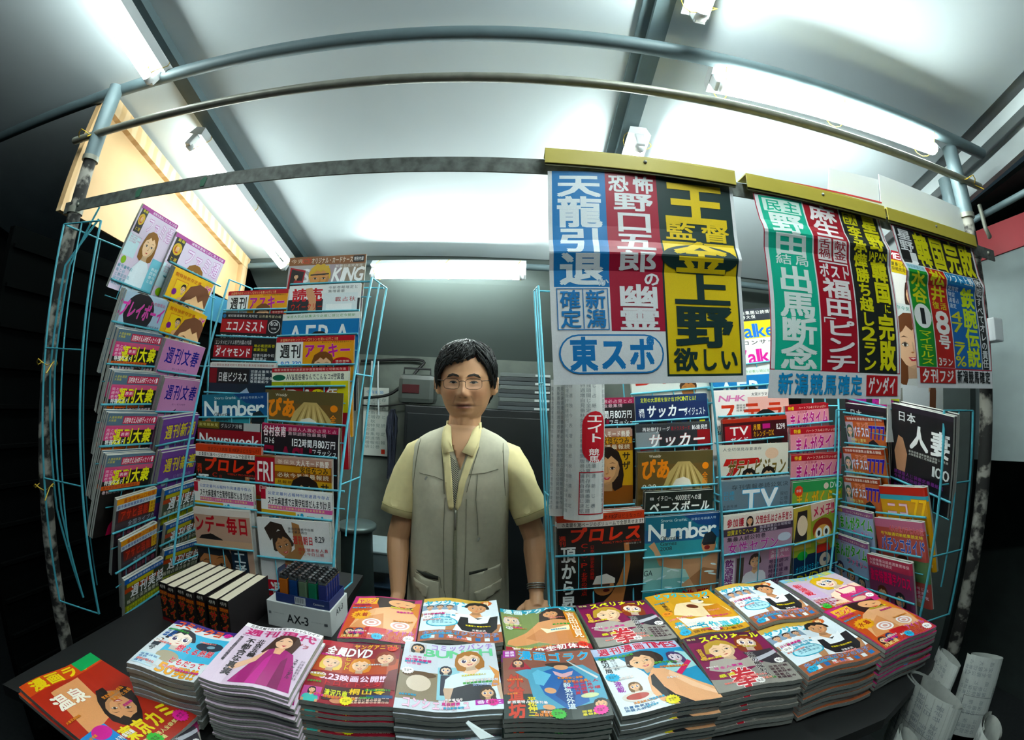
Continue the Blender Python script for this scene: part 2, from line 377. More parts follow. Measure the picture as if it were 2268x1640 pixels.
@design('diamond')
def _(w, h):
    a = Art(w, h, '14161a', 7); a.t('エンタメビジネス専門内幕の内幕', .02, .93, .62, .98, 'e4e4e4', .0).r(0, .79, .64, .92, 'aa1f28').t('ダイヤモンド', .03, .80, .62, .895, 'ffffff', .04).small(.04, .895, .13, .92, 'ffffff').small(.66, .86, .99, .94, 'd6cf48', 2, .01).small(.66, .76, .99, .84, 'f0f0f0', 2, .01)
    a.t('ペコンジション', .03, .64, .99, .75, 'f0f0f0', .04).small(.03, .1, .9, .55, '8890a0', 6); return a
@design('nikkei')
def _(w, h):
    a = Art(w, h, '1c2734', 8); a.r(0, .95, 1, 1, 'dcdcd8').small(.02, .96, .97, .99, 'a04038').r(0, .78, .12, .94, '7a1c22').r(.12, .78, .62, .94, '101216').t('日経ビジネス', .14, .80, .60, .90, 'f2f2f2', .02).r(.62, .78, 1, .95, '26303c').small(.64, .79, .97, .93, 'ecf0f0', 4, .01)
    a.poly([(.38, .62), (.6, .74), (.66, .66), (.6, .5), (.4, .5)], 'a8b8c8').poly([(.6, .5), (.68, .7), (.9, .66), (1, .5)], '0c1016').poly([(.7, .58), (.85, .7), (1, .72), (1, .5)], '4a5c74').r(0, 0, 1, .5, '16202c'); return a
@design('number')
def _(w, h):
    a = Art(w, h, '3e8590', 9)
    for i, c in enumerate(('2d6f86', '2b5f8a', '4a929c', '7ab4b2', 'b4d4cc', '8cc0bc', '4d96a0', '38828e')): a.r(0, 1 - .125 * (i + 1), 1, 1 - .125 * i, c)
    a.poly([(.5, 1), (1, 1), (1, .86), (.7, .9)], '24487e').t('Sports Graphic', .2, .945, .55, .975, 'd8e8e8', 0).small(.6, .94, .95, .97, 'c8d8e0')
    a.t('Number', .04, .77, .96, .935, 'eef6f6', .035, gap=.02); a.t('Olympic', .2, .765, .47, .81, '10181c', 0).t('Games', .2, .715, .42, .755, '10181c', 0).t('2008', .2, .665, .36, .705, '10181c', 0)
    sk = 'c9a184'; a.poly([(.05, .72), (.12, .66), (.2, .52), (.36, .48), (.55, .46), (.62, .36), (.5, .3), (.7, .16), (1, .2), (1, .62), (.8, .56), (.6, .56), (.35, .58), (.22, .62), (.12, .76)], sk).poly([(.62, .36), (.75, .2), (1, .22), (1, .42), (.8, .46)], 'a87f64')
    a.ell(.86, .69, .1, .13, 'b98a6c', .2).poly([(.76, .7), (.8, .8), (.9, .82), (.97, .76), (.95, .7)], '12222a').r(.78, .685, .95, .71, '0c1418').ell(.84, .66, .04, .03, '7a3030')
    for i in range(14): a.ell(a.rnd.uniform(0, 1), a.rnd.uniform(.1, .5), a.rnd.uniform(.02, .08), .012, 'dceeee', a.rnd.uniform(-.4, .4), 10)
    a.t('GA', .0, .42, .12, .48, '203038', 0).small(.4, .245, .66, .27, '202830').t('北京沸騰', .1, .09, .92, .235, 'b4202c', .03).small(.1, .03, .8, .06, 'e8f0f0'); return a
@design('pia')
def _(w, h):
    a = Art(w, h, '6b5638', 10); a.r(0, .88, 1, 1, '5d5236'); a.t('Weekly', .14, .945, .3, .975, 'f0e8d8', 0).t('ぴあ', .04, .74, .42, .93, 'f0924a', .055, gap=.0)
    hr = 'c0aa7a'; a.poly([(.3, .5), (.2, .62), (.34, .68), (.4, .8), (.52, .9), (.68, .9), (.8, .8), (.9, .7), (.97, .62), (.9, .5)], hr)
    for i in range(9): a.poly([(.38 + i * .06, .5), (.36 + i * .06, .62), (.54 + i * .02, .88), (.4 + i * .06, .62), (.44 + i * .055, .5)], ('8a744a', 'd8c494')[i % 2])
    a.poly([(.44, .5), (.44, .66), (.5, .73), (.6, .75), (.68, .72), (.72, .64), (.72, .5)], 'e8dfd0').poly([(.48, .575), (.56, .59), (.56, .57)], '4a3a2c').poly([(.62, .59), (.7, .575), (.62, .57)], '4a3a2c')
    a.t('8.28', .06, .63, .24, .69, 'f4ecdc', .0).ell(.895, .85, .045, .045, 'f0924a').v('全国版', .85, .56, .93, .79, 'f0924a', .02); a.r(0, 0, 1, .5, '74603e').face(.58, .42, .16, 'ece0d0', 'c8b080', 0, 1, smile=False).small(.05, .1, .4, .3, 'f0e8d8', 4); return a
@design('spa')
def _(w, h):
    a = Art(w, h, 'a81e28', 11); a.r(0, .955, 1, 1, 'aa2028').small(.03, .963, .97, .993, 'f0d8d0').r(0, .86, 1, .955, 'e6ead8').ell(.1, .90, .09, .04, '28604a').t('AV&風俗嬢なんでこんなコが!?図鑑', .2, .875, .95, .935, '1c2030', .02)
    a.r(0, .80, .78, .86, 'a0a83a').small(.15, .81, .62, .85, '506020').r(.78, .55, 1, .86, 'd8cc3c').t('SPA!', .08, .58, .66, .78, 'f8f4ee', .05).t('年', .72, .66, .88, .80, 'f4f4f0', .04, '902028').ell(.62, .70, .1, .11, 'e8d83c').v('が実', .56, .65, .68, .77, '2c3418', .0).bust(.55, .4, .13, top='e8d0d8'); return a
@design('newsweek')
def _(w, h):
    a = Art(w, h, '17151a', 12); a.r(0, .93, .36, 1, '6a6220').small(.02, .945, .34, .985, 'e8e0a0').t('グルジア冷戦', .38, .94, .72, .985, 'e0e0e0', 0).r(.74, .9, .98, 1, 'b0b4b4').r(0, .74, 1, .92, '8c1c26').t('Newsweek', .03, .75, .97, .88, 'f4f4f4', .03).r(0, 0, 1, .72, '26282c').small(.05, .5, .9, .68, 'f0e8d0', 2, .02); return a
@design('flash')
def _(w, h):
    a = Art(w, h, '1c161a', 13); a.r(0, .94, 1, 1, 'a03050').t('谷村奈南', .02, .885, .34, .985, 'f8f0f0', .03, 'a02848').small(.36, .90, .98, .985, 'f0d0d8', 2).t('ロト6', .04, .81, .18, .87, 'f0f0f0', .03).t('1日2時間月80万円', .42, .80, .97, .875, 'ffffff', .03).t('FLASH', .04, .60, .68, .79, '8c2038', .06)
    a.t('フラッシュ', .66, .72, .98, .79, 'e8e8e8', .02, shear=.2).face(.7, .55, .16, 'caa088', '120c0c', 0, .8, smile=False).t('北川石原', .4, .56, .6, .62, 'f0f0f0').small(.04, .1, .5, .4, 'f0c8d0', 5); return a
@design('friday')
def _(w, h):
    a = Art(w, h, '8c5a3c', 14); a.r(0, .6, .27, .985, 'a81e2a').t('FRI', .03, .75, .25, .95, 'f6f2f0', .02, gap=.08).t('DAY', .06, .64, .24, .71, 'f6f2f0', .0).r(.27, .93, 1, 1, 'b89488').t('大人モード熱愛', .55, .925, .97, .985, 'f6f0e8', .03).small(.3, .93, .54, .98, 'f0e0d0').r(.27, .86, .99, .92, 'c8944c')
    a.t('安倍なつみ', .6, .86, .96, .92, '201810', .02).small(.3, .80, .97, .855, 'f0e4d0', 1, .01).r(.27, .45, 1, .79, 'c49a4c').face(.66, .62, .17, 'd8ac88', '20140e', 0, .9).small(.3, .7, .5, .78, '502818', 2).v('サザ', .86, .6, .97, .78, '201410', .03); return a
@design('puroresu', t=.006)
def _(w, h):
    a = Art(w, h, '16110f', 15); a.r(0, .925, 1, 1, 'd04428').t('世オフィス再開 新木IGFはどうなった?', .2, .94, .97, .98, '5a1812', .01).r(0, .875, 1, .925, 'ede9e4').t('の柔闘を38ページのボリュームで全部見せます!', .05, .88, .985, .92, '141010', .015)
    a.v('週刊', .02, .70, .1, .8, 'e03c28', .03).t('プロレス', .11, .73, .97, .87, 'e8402c', .06, '3a0c08', .02, shear=.12).t('WEEKLY PRO-WRESTLING', .5, .705, .96, .725, 'd83828', 0)
    a.v('頂から昇る', .04, -.12, .21, .70, 'f4f4f2', .045); a.v('C・U・P・北京の頂点', .27, .2, .34, .72, 'c82c24', .02); a.v('日本記録更新の瞬間', .37, .36, .42, .70, 'b82822', .01)
    sk = 'b98362'; a.poly([(.36, -.0), (.5, .1), (.62, .2), (.7, .32), (.78, .52), (.76, .7), (.82, .7), (.84, .5), (.8, .3), (.76, .1), (.9, -.0)], sk).ell(.53, .28, .12, .12, 'b07a5c', -.3).poly([(.40, .31), (.44, .39), (.56, .41), (.66, .36), (.66, .31)], 'dcd4cc')
    a.r(.41, .285, .6, .305, '20181a').ell(.56, .24, .04, .02, '502020').small(.78, .68, .97, .70, 'c0c0c0'); return a
@design('post', t=.007)
def _(w, h):
    a = Art(w, h, 'ecebe8', 16); a.r(0, .9, .07, 1, 'b83040').small(.1, .945, .97, .985, '3060b0', 1, .01).t('ステ大麻逮捕で古賀伊知郎だんまり1か月', .1, .855, .985, .93, '16161c', .035).r(.1, .81, 1, .85, 'd87aa8').small(.1, .815, .9, .845, 'f8f0a0').t('週刊ポスト', .1, .64, .97, .79, '4aa0c8', .05, 'f6c850', .03).r(0, .74, .5, .80, 'd8a83c').bust(.5, .5, .13, top='c03048')
    a.small(.05, .1, .95, .35, 'b02838', 4, .02); return a
@design('mainichi')
def _(w, h):
    a = Art(w, h, 'b89c8c', 17); a.r(0, .93, 1, 1, 'ded4cc').t('サンデー毎日', -.2, .74, .97, .92, 'b82830', .05).face(.3, .35, .3, 'b88464', '17110f', .2, .2).poly([(.0, .5), (.1, .66), (.45, .68), (.62, .52), (.4, .48)], '14161c').t('V', .05, .58, .12, .63, 'e8e8e8').r(.62, .0, .9, .56, '1c2a38').v('工者北島', .66, .02, .86, .55, 'f0f4f4', .04).r(0, .56, 1, .66, 'caa890'); return a
@design('asahi', t=.006)
def _(w, h):
    a = Art(w, h, 'dcdcdc', 18); sk = 'b08466'; a.bust(.36, .74, .12, sk, '241814', '5a6078', .35, .2, smile=True); a.poly([(.36, .62), (.52, .72), (.5, .98), (.6, .96), (.66, .7), (.52, .55)], 'a07858')
    for i in range(9): a.poly([(.3 + i * .05, .3), (.31 + i * .05, .3), (.38 + i * .035, .56), (.37 + i * .035, .56)], ('c04848', 'd8d8e8', '283048')[i % 3])
    a.poly([(.18, .78), (.1, .9), (.2, .97), (.36, .95), (.42, .86), (.3, .9)], '241814')
    a.t('週刊朝日', .5, .77, .78, .85, 'c8343c', .03).t('8.29', .8, .80, .93, .86, '20202a', .01).small(.44, .87, .8, .93, '303038', 2).small(.56, .66, .97, .74, 'c8343c', 2).small(.7, .55, .97, .58, '404048').r(.03, .0, .55, .38, 'b82c36').t('週刊', .1, .17, .5, .36, 'f0ece8', .04).r(.55, .0, 1, .1, 'c0343c'); return a
@design('taishu', .2, .27, .006)
def _(w, h):
    a = Art(w, h, '14100f', 19); a.r(0, .86, 1, 1, '5a7080').r(.3, .875, 1, .965, 'c02448').t('川村ゆきえ人Hボディヒイイ撃', .32, .885, .98, .955, 'ffffff', .03).r(0, .80, 1, .86, 'c87088').small(.02, .90, .27, .97, 'e8d84c', 2).r(0, .69, .28, .84, 'd0688c').small(.02, .70, .26, .83, 'f4e4ec', 3)
    a.t('週刊大衆', .16, .64, .97, .82, 'ece23c', .045, '201008', .02).r(.3, .72, .5, .79, 'd04870').small(.31, .73, .49, .78, 'ffffff').t('特捜ワイド', .04, .64, .42, .70, 'f4f4f0', .03).r(0, .585, .8, .635, 'd06030').small(.03, .59, .75, .63, '4a1008').small(.03, .53, .97, .58, 'f0d8e0', 1, .01).bust(.6, .4, .14, top='e05070'); return a
@design('bunshun', .2, .27, .008)
def _(w, h):
    a = Art(w, h, 'c490b4', 20); a.t('週刊文春', .1, .72, .93, .92, '3a3c8c', .02); a.small(.35, .64, .72, .67, '6a4870').poly([(.36, .5), (.42, .56), (.5, .6), (.48, .54), (.42, .5)], '1c1c2c').r(0, .3, 1, .42, 'b07ca4').ell(.5, .25, .2, .2, '9a6894'); return a
@design('shincho', .2, .27, .008)
def _(w, h):
    a = Art(w, h, '6a4a86', 21); a.r(0, .92, 1, 1, '7a5896').t('週刊新潮', .1, .72, .95, .91, 'e4d048', .03); a.ell(.2, .58, .1, .06, '9cb4b8', .5).r(0, .3, 1, .5, '3c5a8c').small(.4, .6, .9, .66, 'b0a0c8'); return a
@design('geino', .2, .27, .008)
def _(w, h):
    a = Art(w, h, '2a2026', 22); a.r(0, .93, 1, 1, 'd8923c').t('最強怪物山口相撲', .15, .935, .9, .99, 'a03820', .02).r(0, .86, 1, .93, 'b8c4cc').small(.02, .87, .97, .92, '2c4c90', 1, .02).r(.06, .70, .8, .85, '6c2018').t('アサヒ芸能', .1, .71, .78, .84, 'b43424', .05, '1c100c', .03).r(.8, .7, 1, .86, 'c8a03c').small(.82, .71, .97, .85, '702010', 3).r(0, .6, 1, .69, '3a2c30').t('全国ライブ力', .3, .61, .97, .68, '9aa4b0', .01).small(.04, .5, .9, .58, 'a06070'); return a
@design('jitsuwa', .2, .27, .008)
def _(w, h):
    a = Art(w, h, '3a4030', 23); a.r(0, .93, 1, 1, '4468a8').small(.1, .94, .95, .985, 'e8ecf0').r(.05, .87, .7, .925, 'b8a83c').r(0, .80, 1, .86, 'b0503c').t('週刊実話', .12, .70, .97, .87, 'f2f2f4', .03, '302028', .04, shear=.12).small(.04, .62, .97, .69, 'd8d4c4', 1, .01).r(0, .5, 1, .61, '7c8030').small(.04, .51, .9, .6, 'd8d850', 2, .01).r(0, .3, 1, .49, '303c6c'); return a
@design('famitsu', .21, .28, .005)
def _(w, h):
    a = Art(w, h, 'dccfe0', 24); a.r(0, .95, 1, 1, 'a85a98').small(.3, .955, .97, .992, 'f0e0f0', 1, .01); a.r(.03, .68, .2, .96, '1c1814').ell(.115, .84, .075, .09, 'd8b040').ell(.115, .84, .05, .06, 'b83828').face(.12, .85, .03, hair='d8b860').small(.05, .7, .18, .75, 'e8c850', 1).small(.06, .92, .19, .96, 'f0e050')
    a.t('ファミ通', .28, .74, .97, .92, 'eadcee', .03, 'b860a8', .05).r(.0, .4, .3, .66, 'cce4ea').small(.04, .56, .32, .66, 'c07098', 4).face(.55, .60, .15, 'f0cfae', '8a6238', .0, .9, smile=False).poly([(.3, .0), (.36, .3), (.48, .42), (.66, .42), (.8, .3), (.86, 0)], 'e4eef4').r(.75, .1, 1, .5, '8cc8d8').small(.8, .2, .98, .4, 'ffffff', 4)
    a.small(.02, .05, .4, .3, '60a8b8', 5).ell(.1, .35, .06, .06, '90b850'); return a
@design('bigface', .2, .26, .012)
def _(w, h):
    a = Art(w, h, 'e9b62c', 25); a.r(.12, .62, .42, .88, 'f2cc40').frame(.12, .62, .42, .88, 'd88020', .012).t('ビザ', .8, .84, .98, .95, 'd860b0', .04, 'f8e8f4').face(.34, .78, .055, 'f0c8a0', '2c1c18', 0, 0, anime=True).poly([(.28, .5), (.28, .66), (.4, .7), (.44, .5)], 'e8b890')
    a.burst(.16, .72, .06, '7c3c88').burst(.14, .58, .05, '38284c').small(.05, .9, .7, .96, 'c04830'); a.face(.72, .52, .32, 'f2caa4', '7a5544', -.12, .1, anime=True); a.ell(.42, .48, .05, .09, 'f2caa4').r(0, 0, 1, .2, 'd84860').small(.05, .04, .9, .16, 'f8f0c0', 2); return a
@design('playboy', .21, .27, .006)
def _(w, h):
    a = Art(w, h, 'a8bccb', 26); a.ell(.4, .78, .34, .3, '1c1a1e').poly([(.1, .3), (.14, .62), (.7, .64), (.72, .3)], '121014'); a.t('プレイボーイ', -.05, .70, .97, .90, 'd46aa8', .05, 'b8c8d8', .01, shear=.15).small(.6, .9, .97, .95, 'd07090').small(.62, .5, .97, .66, '30384c', 4).poly([(.3, .3), (.36, .54), (.46, .54), (.5, .3)], 'd0a890'); return a
@design('soccerd', .2, .275)
def _(w, h):
    a = Art(w, h, '1c2c58', 30); a.r(0, .93, 1, 1, '24385c').t('定則の大混戦を抜け出すPOINTとは?', .07, .94, .84, .985, 'dce04c', .015).v('週刊', .04, .79, .12, .88, 'ffffff', .02).t('サッカー', .13, .79, .7, .91, 'f6f8f8', .045, '101830', .02, shear=.15).t('ダイジェスト', .66, .79, .97, .87, 'f0f4f4', .02)
    for i, x in enumerate((.16, .35, .57, .76)): a.bust(x, .66 + .02 * (i % 2), .07, 'c08c6c', '17110f', ('2848a0', 'e8e8e8')[i % 2], 0, 0)
    a.r(.87, .67, .95, .74, 'e8e050').t('9/2', .875, .69, .945, .72, '202020').small(.05, .1, .9, .3, 'f0f0f0', 3, .02); return a
@design('soccerm', .2, .275)
def _(w, h):
    a = Art(w, h, '26262a', 31); a.r(0, .4, .3, .93, '8c9498').r(0, .93, 1, 1, '34363a').t('再始動!Jリーグ', .08, .935, .45, .975, 'eeeeee', .02).t('裏ドラスターズ', .46, .935, .72, .975, 'b02028', .01).t('16連発!!', .75, .935, .96, .98, 'f0f0f0', .02).r(.82, .6, 1, .93, '8c1c20').t('サッカー', .12, .77, .92, .91, 'f4f4f4', .035, 'b01c24', .04, shear=.25)
    a.poly([(.05, .765), (.6, .79), (.6, .775), (.05, .75)], 'c02430').small(.85, .68, .97, .74, 'e8d0d0', 2).t('16', .02, .5, .28, .68, 'f4f4f0', .04).small(.4, .66, .78, .70, 'e0e0e0').bust(.6, .5, .1, 'b8845c', '1a120e', 'b02028', 0, 0); return a
@design('baseball', .2, .275)
def _(w, h):
    a = Art(w, h, '1a211c', 32); a.t('特集', .06, .92, .12, .95, 'e0e0e0').t('イチロー、4000安打への道', .16, .91, .82, .965, 'f0f0ec', .02).t('ベースボール', .05, .80, .95, .90, 'f4f4f0', .045, '0c100c', .02, shear=.12).t('週刊', .03, .74, .13, .79, 'e8e8e8').r(0, .5, 1, .73, '2c4c34').ell(.5, .74, .08, .08, '20140f').bust(.5, .62, .08, 'b07c58', '14100e', 'e8e8e8', 0, 0).small(.1, .1, .9, .3, 'd8d8a0', 3, .02); return a
@design('duniq', .2, .275)
def _(w, h):
    a = Art(w, h, 'd8dad4', 33); a.t('Dunia', .05, .70, .95, .92, 'c03028', .06).bust(.7, .62, .1, 'b07c58', '3a2414', '3c9a70', 0, 0).small(.1, .93, .9, .97, '404040').small(.05, .1, .9, .4, '3050a0', 5); return a
@design('walker', .2, .275)
def _(w, h):
    a = Art(w, h, 'e4e6e4', 34); a.r(0, .86, 1, 1, '20242c').small(.05, .88, .9, .98, 'f0f0e8', 2).r(0, .66, 1, .86, 'e8d040').t('Walker', .05, .67, .97, .83, '2c6cc0', .04).t('コンサート', .3, .59, .97, .64, '303030').r(0, 0, 1, .56, 'dcdcd8').t('Walker', .05, .38, .97, .54, 'd83c98', .04).small(.1, .1, .9, .3, '404858', 4); return a
@design('nhk', .2, .275)
def _(w, h):
    a = Art(w, h, 'ece4e0', 35); a.r(.45, .4, 1, .93, 'e8b8b0').t('NHK', .08, .89, .42, .955, 'd888b0', .03, shear=.2).t('大河ドラマ「篤姫」応援', .5, .94, .97, .975, '303030').t('ステラ', .05, .66, .95, .88, 'd0402c', .045, gap=.1).small(.3, .78, .46, .86, '404040', 3).face(.68, .64, .13, 'e8c0a0', '1a1210', 0, .6, smile=False).small(.04, .6, .16, .65, '202020').t('8/29', .04, .55, .2, .6, '303030'); return a
@design('tvguide', .2, .275, .006)
def _(w, h):
    a = Art(w, h, '3c0f14', 36); a.r(0, .96, 1, 1, 'b04840').r(.03, .74, .42, .93, 'a82028').t('TV', .1, .83, .38, .92, 'f6f0ee', .04).t('ガイド', .1, .76, .38, .81, 'f6f0ee', .02).t('月間', .45, .87, .57, .93, 'e8a838', .03).t('カレンダーDX', .45, .80, .78, .86, 'e0a038', .02).r(.6, .88, .72, .93, 'c05888').t('8.29号', .82, .86, .97, .92, 'f4eeee', .03).small(.45, .75, .7, .79, 'e0b0a0').face(.75, .62, .15, 'd8a888', '181010', 0, .7).face(.3, .56, .12, 'e0b090', '201410', 0, .8); return a
@design('television', .2, .275, .006)
def _(w, h):
    a = Art(w, h, 'dcd8cc', 37); a.small(.05, .945, .6, .985, '404048').poly([(.02, .62), (.2, .8), (.06, .8), (.1, .87), (.55, .87), (.6, .82), (.32, .8), (.12, .62)], 'c02c28').t('ザテレビジョン', .1, .68, .95, .86, '6c5c30', .04, 'e8e4d8', .04, shear=.15).t('8.29', .86, .63, .97, .69, '302820', .02).ell(.75, .91, .1, .08, 'e8c8b0')
    a.bust(.42, .66, .09, 'd8a888', '1c1410', 'c8b850', 0, .2).bust(.7, .67, .09, 'e0b090', '1c1410', 'd0c070', 0, .3).small(.1, .1, .9, .3, 'b02828', 3, .02); return a
@design('tvstation', .2, .275, .006)
def _(w, h):
    a = Art(w, h, '70828e', 38); a.small(.15, .9, .97, .96, '26303a', 1).t('TV', .3, .70, .82, .90, 'f2f8fa', .045, '4aa4d0', .07).t('station', .32, .62, .8, .69, '5ab0dc', .01).small(.04, .8, .2, .9, '5aaad0', 2).small(.04, .66, .24, .76, '303a44', 3).small(.84, .6, .97, .85, '3a4650', 5).bust(.75, .6, .08, 'd8a888', '181210', '3c4c5c', 0, .3); return a
@design('josei', .21, .285, .007)
def _(w, h):
    a = Art(w, h, 'a58a9c', 39); a.r(0, .875, 1, 1, 'e8e0d8').t('参加護', .04, .89, .28, .97, 'b82838', .04).face(.36, .93, .04, hair='181010').t('父借金乱はさみ手首ら', .44, .89, .99, .97, 'b02838', .035).r(0, .8, 1, .87, '3a3040').t('加賀まりこへ一本', .05, .81, .46, .86, 'dcd03c', .02).small(.5, .80, .97, .87, 'd0c8d8', 2).small(.05, .74, .6, .795, '302838', 1, .02)
    a.t('女性セブン', .06, .62, .8, .735, 'a8448c', .02, 'd8c4d8', .04).ell(.88, .72, .1, .06, 'c4d0dc').r(.03, .0, .18, .58, 'd8ccd4').v('飲酒疑惑騒ぎた', .04, .02, .16, .57, '7c3878', .035); a.r(.2, .1, .3, .57, '4a4038')
    a.bust(.46, .51, .07, 'deb494', '2a1c18', 'e4e2e6', 0, .3, arms=False).r(.42, .0, .51, .25, '1c1a20').small(.66, .2, .97, .6, '4c3050', 8, .02).r(.66, .5, .98, .61, 'c88ca8').small(.68, .51, .96, .6, 'f4e8f0', 2, .02); return a
def mt(seed, bg, strip, col, out, sub=None):
    def f(w, h):
        a = Art(w, h, bg, seed); a.r(0, .93, 1, 1, strip).t('ハートフル4コマいっぱい', .3, .945, .95, .98, 'f4e4d0', .01).t('特盛', .06, .94, .2, .985, 'e8d048', .03).small(.25, .89, .5, .925, 'a04058')
        a.t('まんが', .08, .70, .52, .89, col, .05, out, .06).t('タイム', .52, .74, .98, .91, col, .04, out, .06).small(.4, .64, .95, .69, '3c7c90', 1, .02)
        if sub: a.t(sub, .42, .62, .97, .72, 'e83c90', .04, 'ffffff', .05)
        for i in range(3): a.bust(.2 + i * .3, .5 - .05 * i, .09, 'f4d0b0', ('3c2c50', '8c4c28', '242430')[i], ('4aa0c0', 'e87898', 'e8c040')[i], 0, .5, anime=True)
        a.small(.05, .05, .95, .15, 'e8e040', 2, .02); return a
    return f
D['mtpink'] = (mt(40, 'e0a0a8', 'b02c34', 'c02c80', 'f4d8e8'), .19, .26, .01)
D['mtgreen'] = (mt(41, 'a8b8d4', '8c5c88', '3ea838', 'e8f4e0', 'ファミリー'), .19, .26, .011)
@design('kurabu', .19, .26, .01)
def _(w, h):
    a = Art(w, h, '88a858', 42); a.r(0, .88, 1, 1, '4c9c64').ell(.66, .93, .05, .05, 'e8d8c8').t('DVD', .74, .9, .98, .97, 'f0f4f0', .02).t('まんがくらぶ', .06, .70, .98, .88, 'e8b428', .05, '8c4c20', .04).burst(.12, .9, .09, 'e85848').small(.07, .88, .17, .92, 'ffffff').bust(.5, .5, .12, 'f4d0b0', '5c3820', 'd04848', anime=True); return a
@design('dvdbook', .2, .3, .008)
def _(w, h):
    a = Art(w, h, '8fa04c', 43); a.r(0, .5, .4, 1, 'b8a860').poly([(0, .6), (.1, .95), (.32, .95), (.3, .6)], '1c1818').ell(.2, .78, .12, .18, 'e8d8c0').r(0, .0, 1, .42, '1c2c48').poly([(.42, .8), (.98, .88), (.98, 1), (.4, 1)], 'e0c8b8').t('メメ子!!', .45, .84, .97, .97, 'c83858', .05, 'ffffff', .03)
    a.ell(.68, .68, .24, .2, '8c3c28').ell(.68, .62, .2, .17, 'e8b878').ell(.59, .64, .08, .1, 'f4f4ec').ell(.77, .64, .08, .1, 'f4f4ec').ell(.59, .64, .035, .05, '201818').ell(.77, .64, .035, .05, '201818').poly([(.5, .4), (.55, .5), (.82, .5), (.88, .4)], 'c03830')
    a.ell(.74, .3, .13, .13, 'c8b8a8').ell(.74, .3, .04, .04, '3c4860').t('オリジナルコミック', .05, .22, .6, .3, '5ac0e0', .02).t('DVD', .08, .06, .6, .19, 'd8c838', .02).ell(.2, .42, .12, .08, '3ca048').small(.6, .1, .97, .2, 'f0d8a0', 2, .02); return a
@design('pachislot', .19, .26, .009)
def _(w, h):
    a = Art(w, h, 'c87c60', 44); a.r(0, .93, 1, 1, 'a04838').small(.05, .94, .95, .985, 'f8f0e8', 1, .02).r(0, .6, .2, .92, 'b8b0c0').face(.1, .8, .07, 'f0d0b8', '3c5c50', anime=True).t('マンガ', .3, .85, .6, .92, 'e86c40', .03, 'fff0e0').t('パチスロ', .18, .72, .6, .86, 'f0f4ff', .05, '5a4ca0', .05).t('7777', .6, .70, .99, .88, '4038b0', .05, 'e4e0ff', .03)
    a.poly([(.52, .5), (.56, .66), (.68, .7), (.8, .64), (.82, .5)], '17131a').ell(.66, .62, .05, .02, 'c8c8d0').small(.1, .6, .5, .7, 'f0e4a0', 2, .02).r(.8, .5, 1, .6, 'd06838').burst(.5, .4, .2, 'e84040').t('大当り', .35, .36, .68, .45, 'f8f040', .04).r(0, .0, 1, .2, '8c3858').small(.05, .03, .95, .18, 'f0e060', 3, .03); return a
@design('pachinko', .19, .26, .009)
def _(w, h):
    a = Art(w, h, 'a8605c', 45); a.r(0, .9, 1, 1, 'b87890').t('4人の鬼パチ七人の匠', .3, .86, .97, .93, 'c83048', .03, 'f4e0e0', .04).small(.1, .80, .95, .85, 'e8e060', 1, .02).t('パチンコガイド', .08, .62, .97, .79, '4c64b4', .05, 'e8ecf8', .05).r(0, .3, 1, .55, '5c7c58').bust(.5, .45, .12, 'e0b090', '3a2018', 'd84860').small(.05, .05, .95, .25, 'f0c8d8', 4, .03); return a
@design('king777', .19, .26, .009)
def _(w, h):
    a = Art(w, h, 'd09a30', 46); a.r(0, .9, 1, 1, 'b83830').r(0, .84, 1, .9, '5ca8b8').t('ニコ', .1, .64, .6, .82, 'f4d8e0', .05, 'c85888', .04).t('77', .66, .66, .97, .86, 'f0c020', .05, 'a04820', .04).t('700', .5, .56, .75, .63, '903828', .02).ell(.5, .48, .24, .14, '3c302c').ell(.5, .44, .2, .12, 'e8b890').small(.05, .05, .95, .3, 'f0e0c0', 5, .02); return a
@design('yanmaga', .19, .26, .009)
def _(w, h):
    a = Art(w, h, '7a4860', 47); a.r(0, .85, 1, 1, 'b05868').t('激安特選漢字クロス', .04, .66, .96, .82, 'e85878', .05, '501828', .03).small(.05, .87, .95, .97, 'f0d8e0', 2, .02).bust(.3, .5, .1, 'e8b898', '5c3020', '60a060').bust(.7, .48, .1, 'e8b898', '281818', '5878b8').small(.05, .05, .95, .25, 'e8d860', 4, .02); return a
@design('tsuma', .23, .3, .008)
def _(w, h):
    a = Art(w, h, '100e12', 48); a.t('日本', .1, .84, .42, .94, 'e4e8e8', .02).t('人妻', .3, .58, .98, .82, 'eceeee', .045).small(.3, .5, .95, .56, 'c8ccc8', 2, .01).t('100', .7, .36, .98, .47, 'd0d4d4', .02).poly([(.05, .5), (.12, .68), (.2, .66), (.28, .5), (.25, .3), (.1, .3)], 'b89078').small(.05, .1, .9, .3, '7c4888', 4, .02).r(0, .95, 1, 1, '241c28'); return a
@design('magenta', .23, .3, .008)
def _(w, h):
    a = Art(w, h, '241822', 49); a.t('専門', .05, .72, .95, .92, 'b43090', .06).r(.6, .88, 1, 1, 'b0b838').ell(.75, .7, .22, .2, 'c04888').t('40㎜!', .6, .66, .9, .75, 'f0d8e8', .02).small(.05, .3, .9, .65, 'b04078', 8, .02).small(.62, .9, .98, .99, '303010', 2); return a
@design('girl', .21, .28, .006)
def _(w, h):
    a = Art(w, h, 'd8dcdc', 50); a.small(.05, .93, .95, .98, '3c9c8c').face(.5, .6, .26, 'ecc4a8', '6c4430', .1, 1.1); a.poly([(.1, 0), (.2, .2), (.8, .2), (.9, 0)], 'e8ecf0'); return a
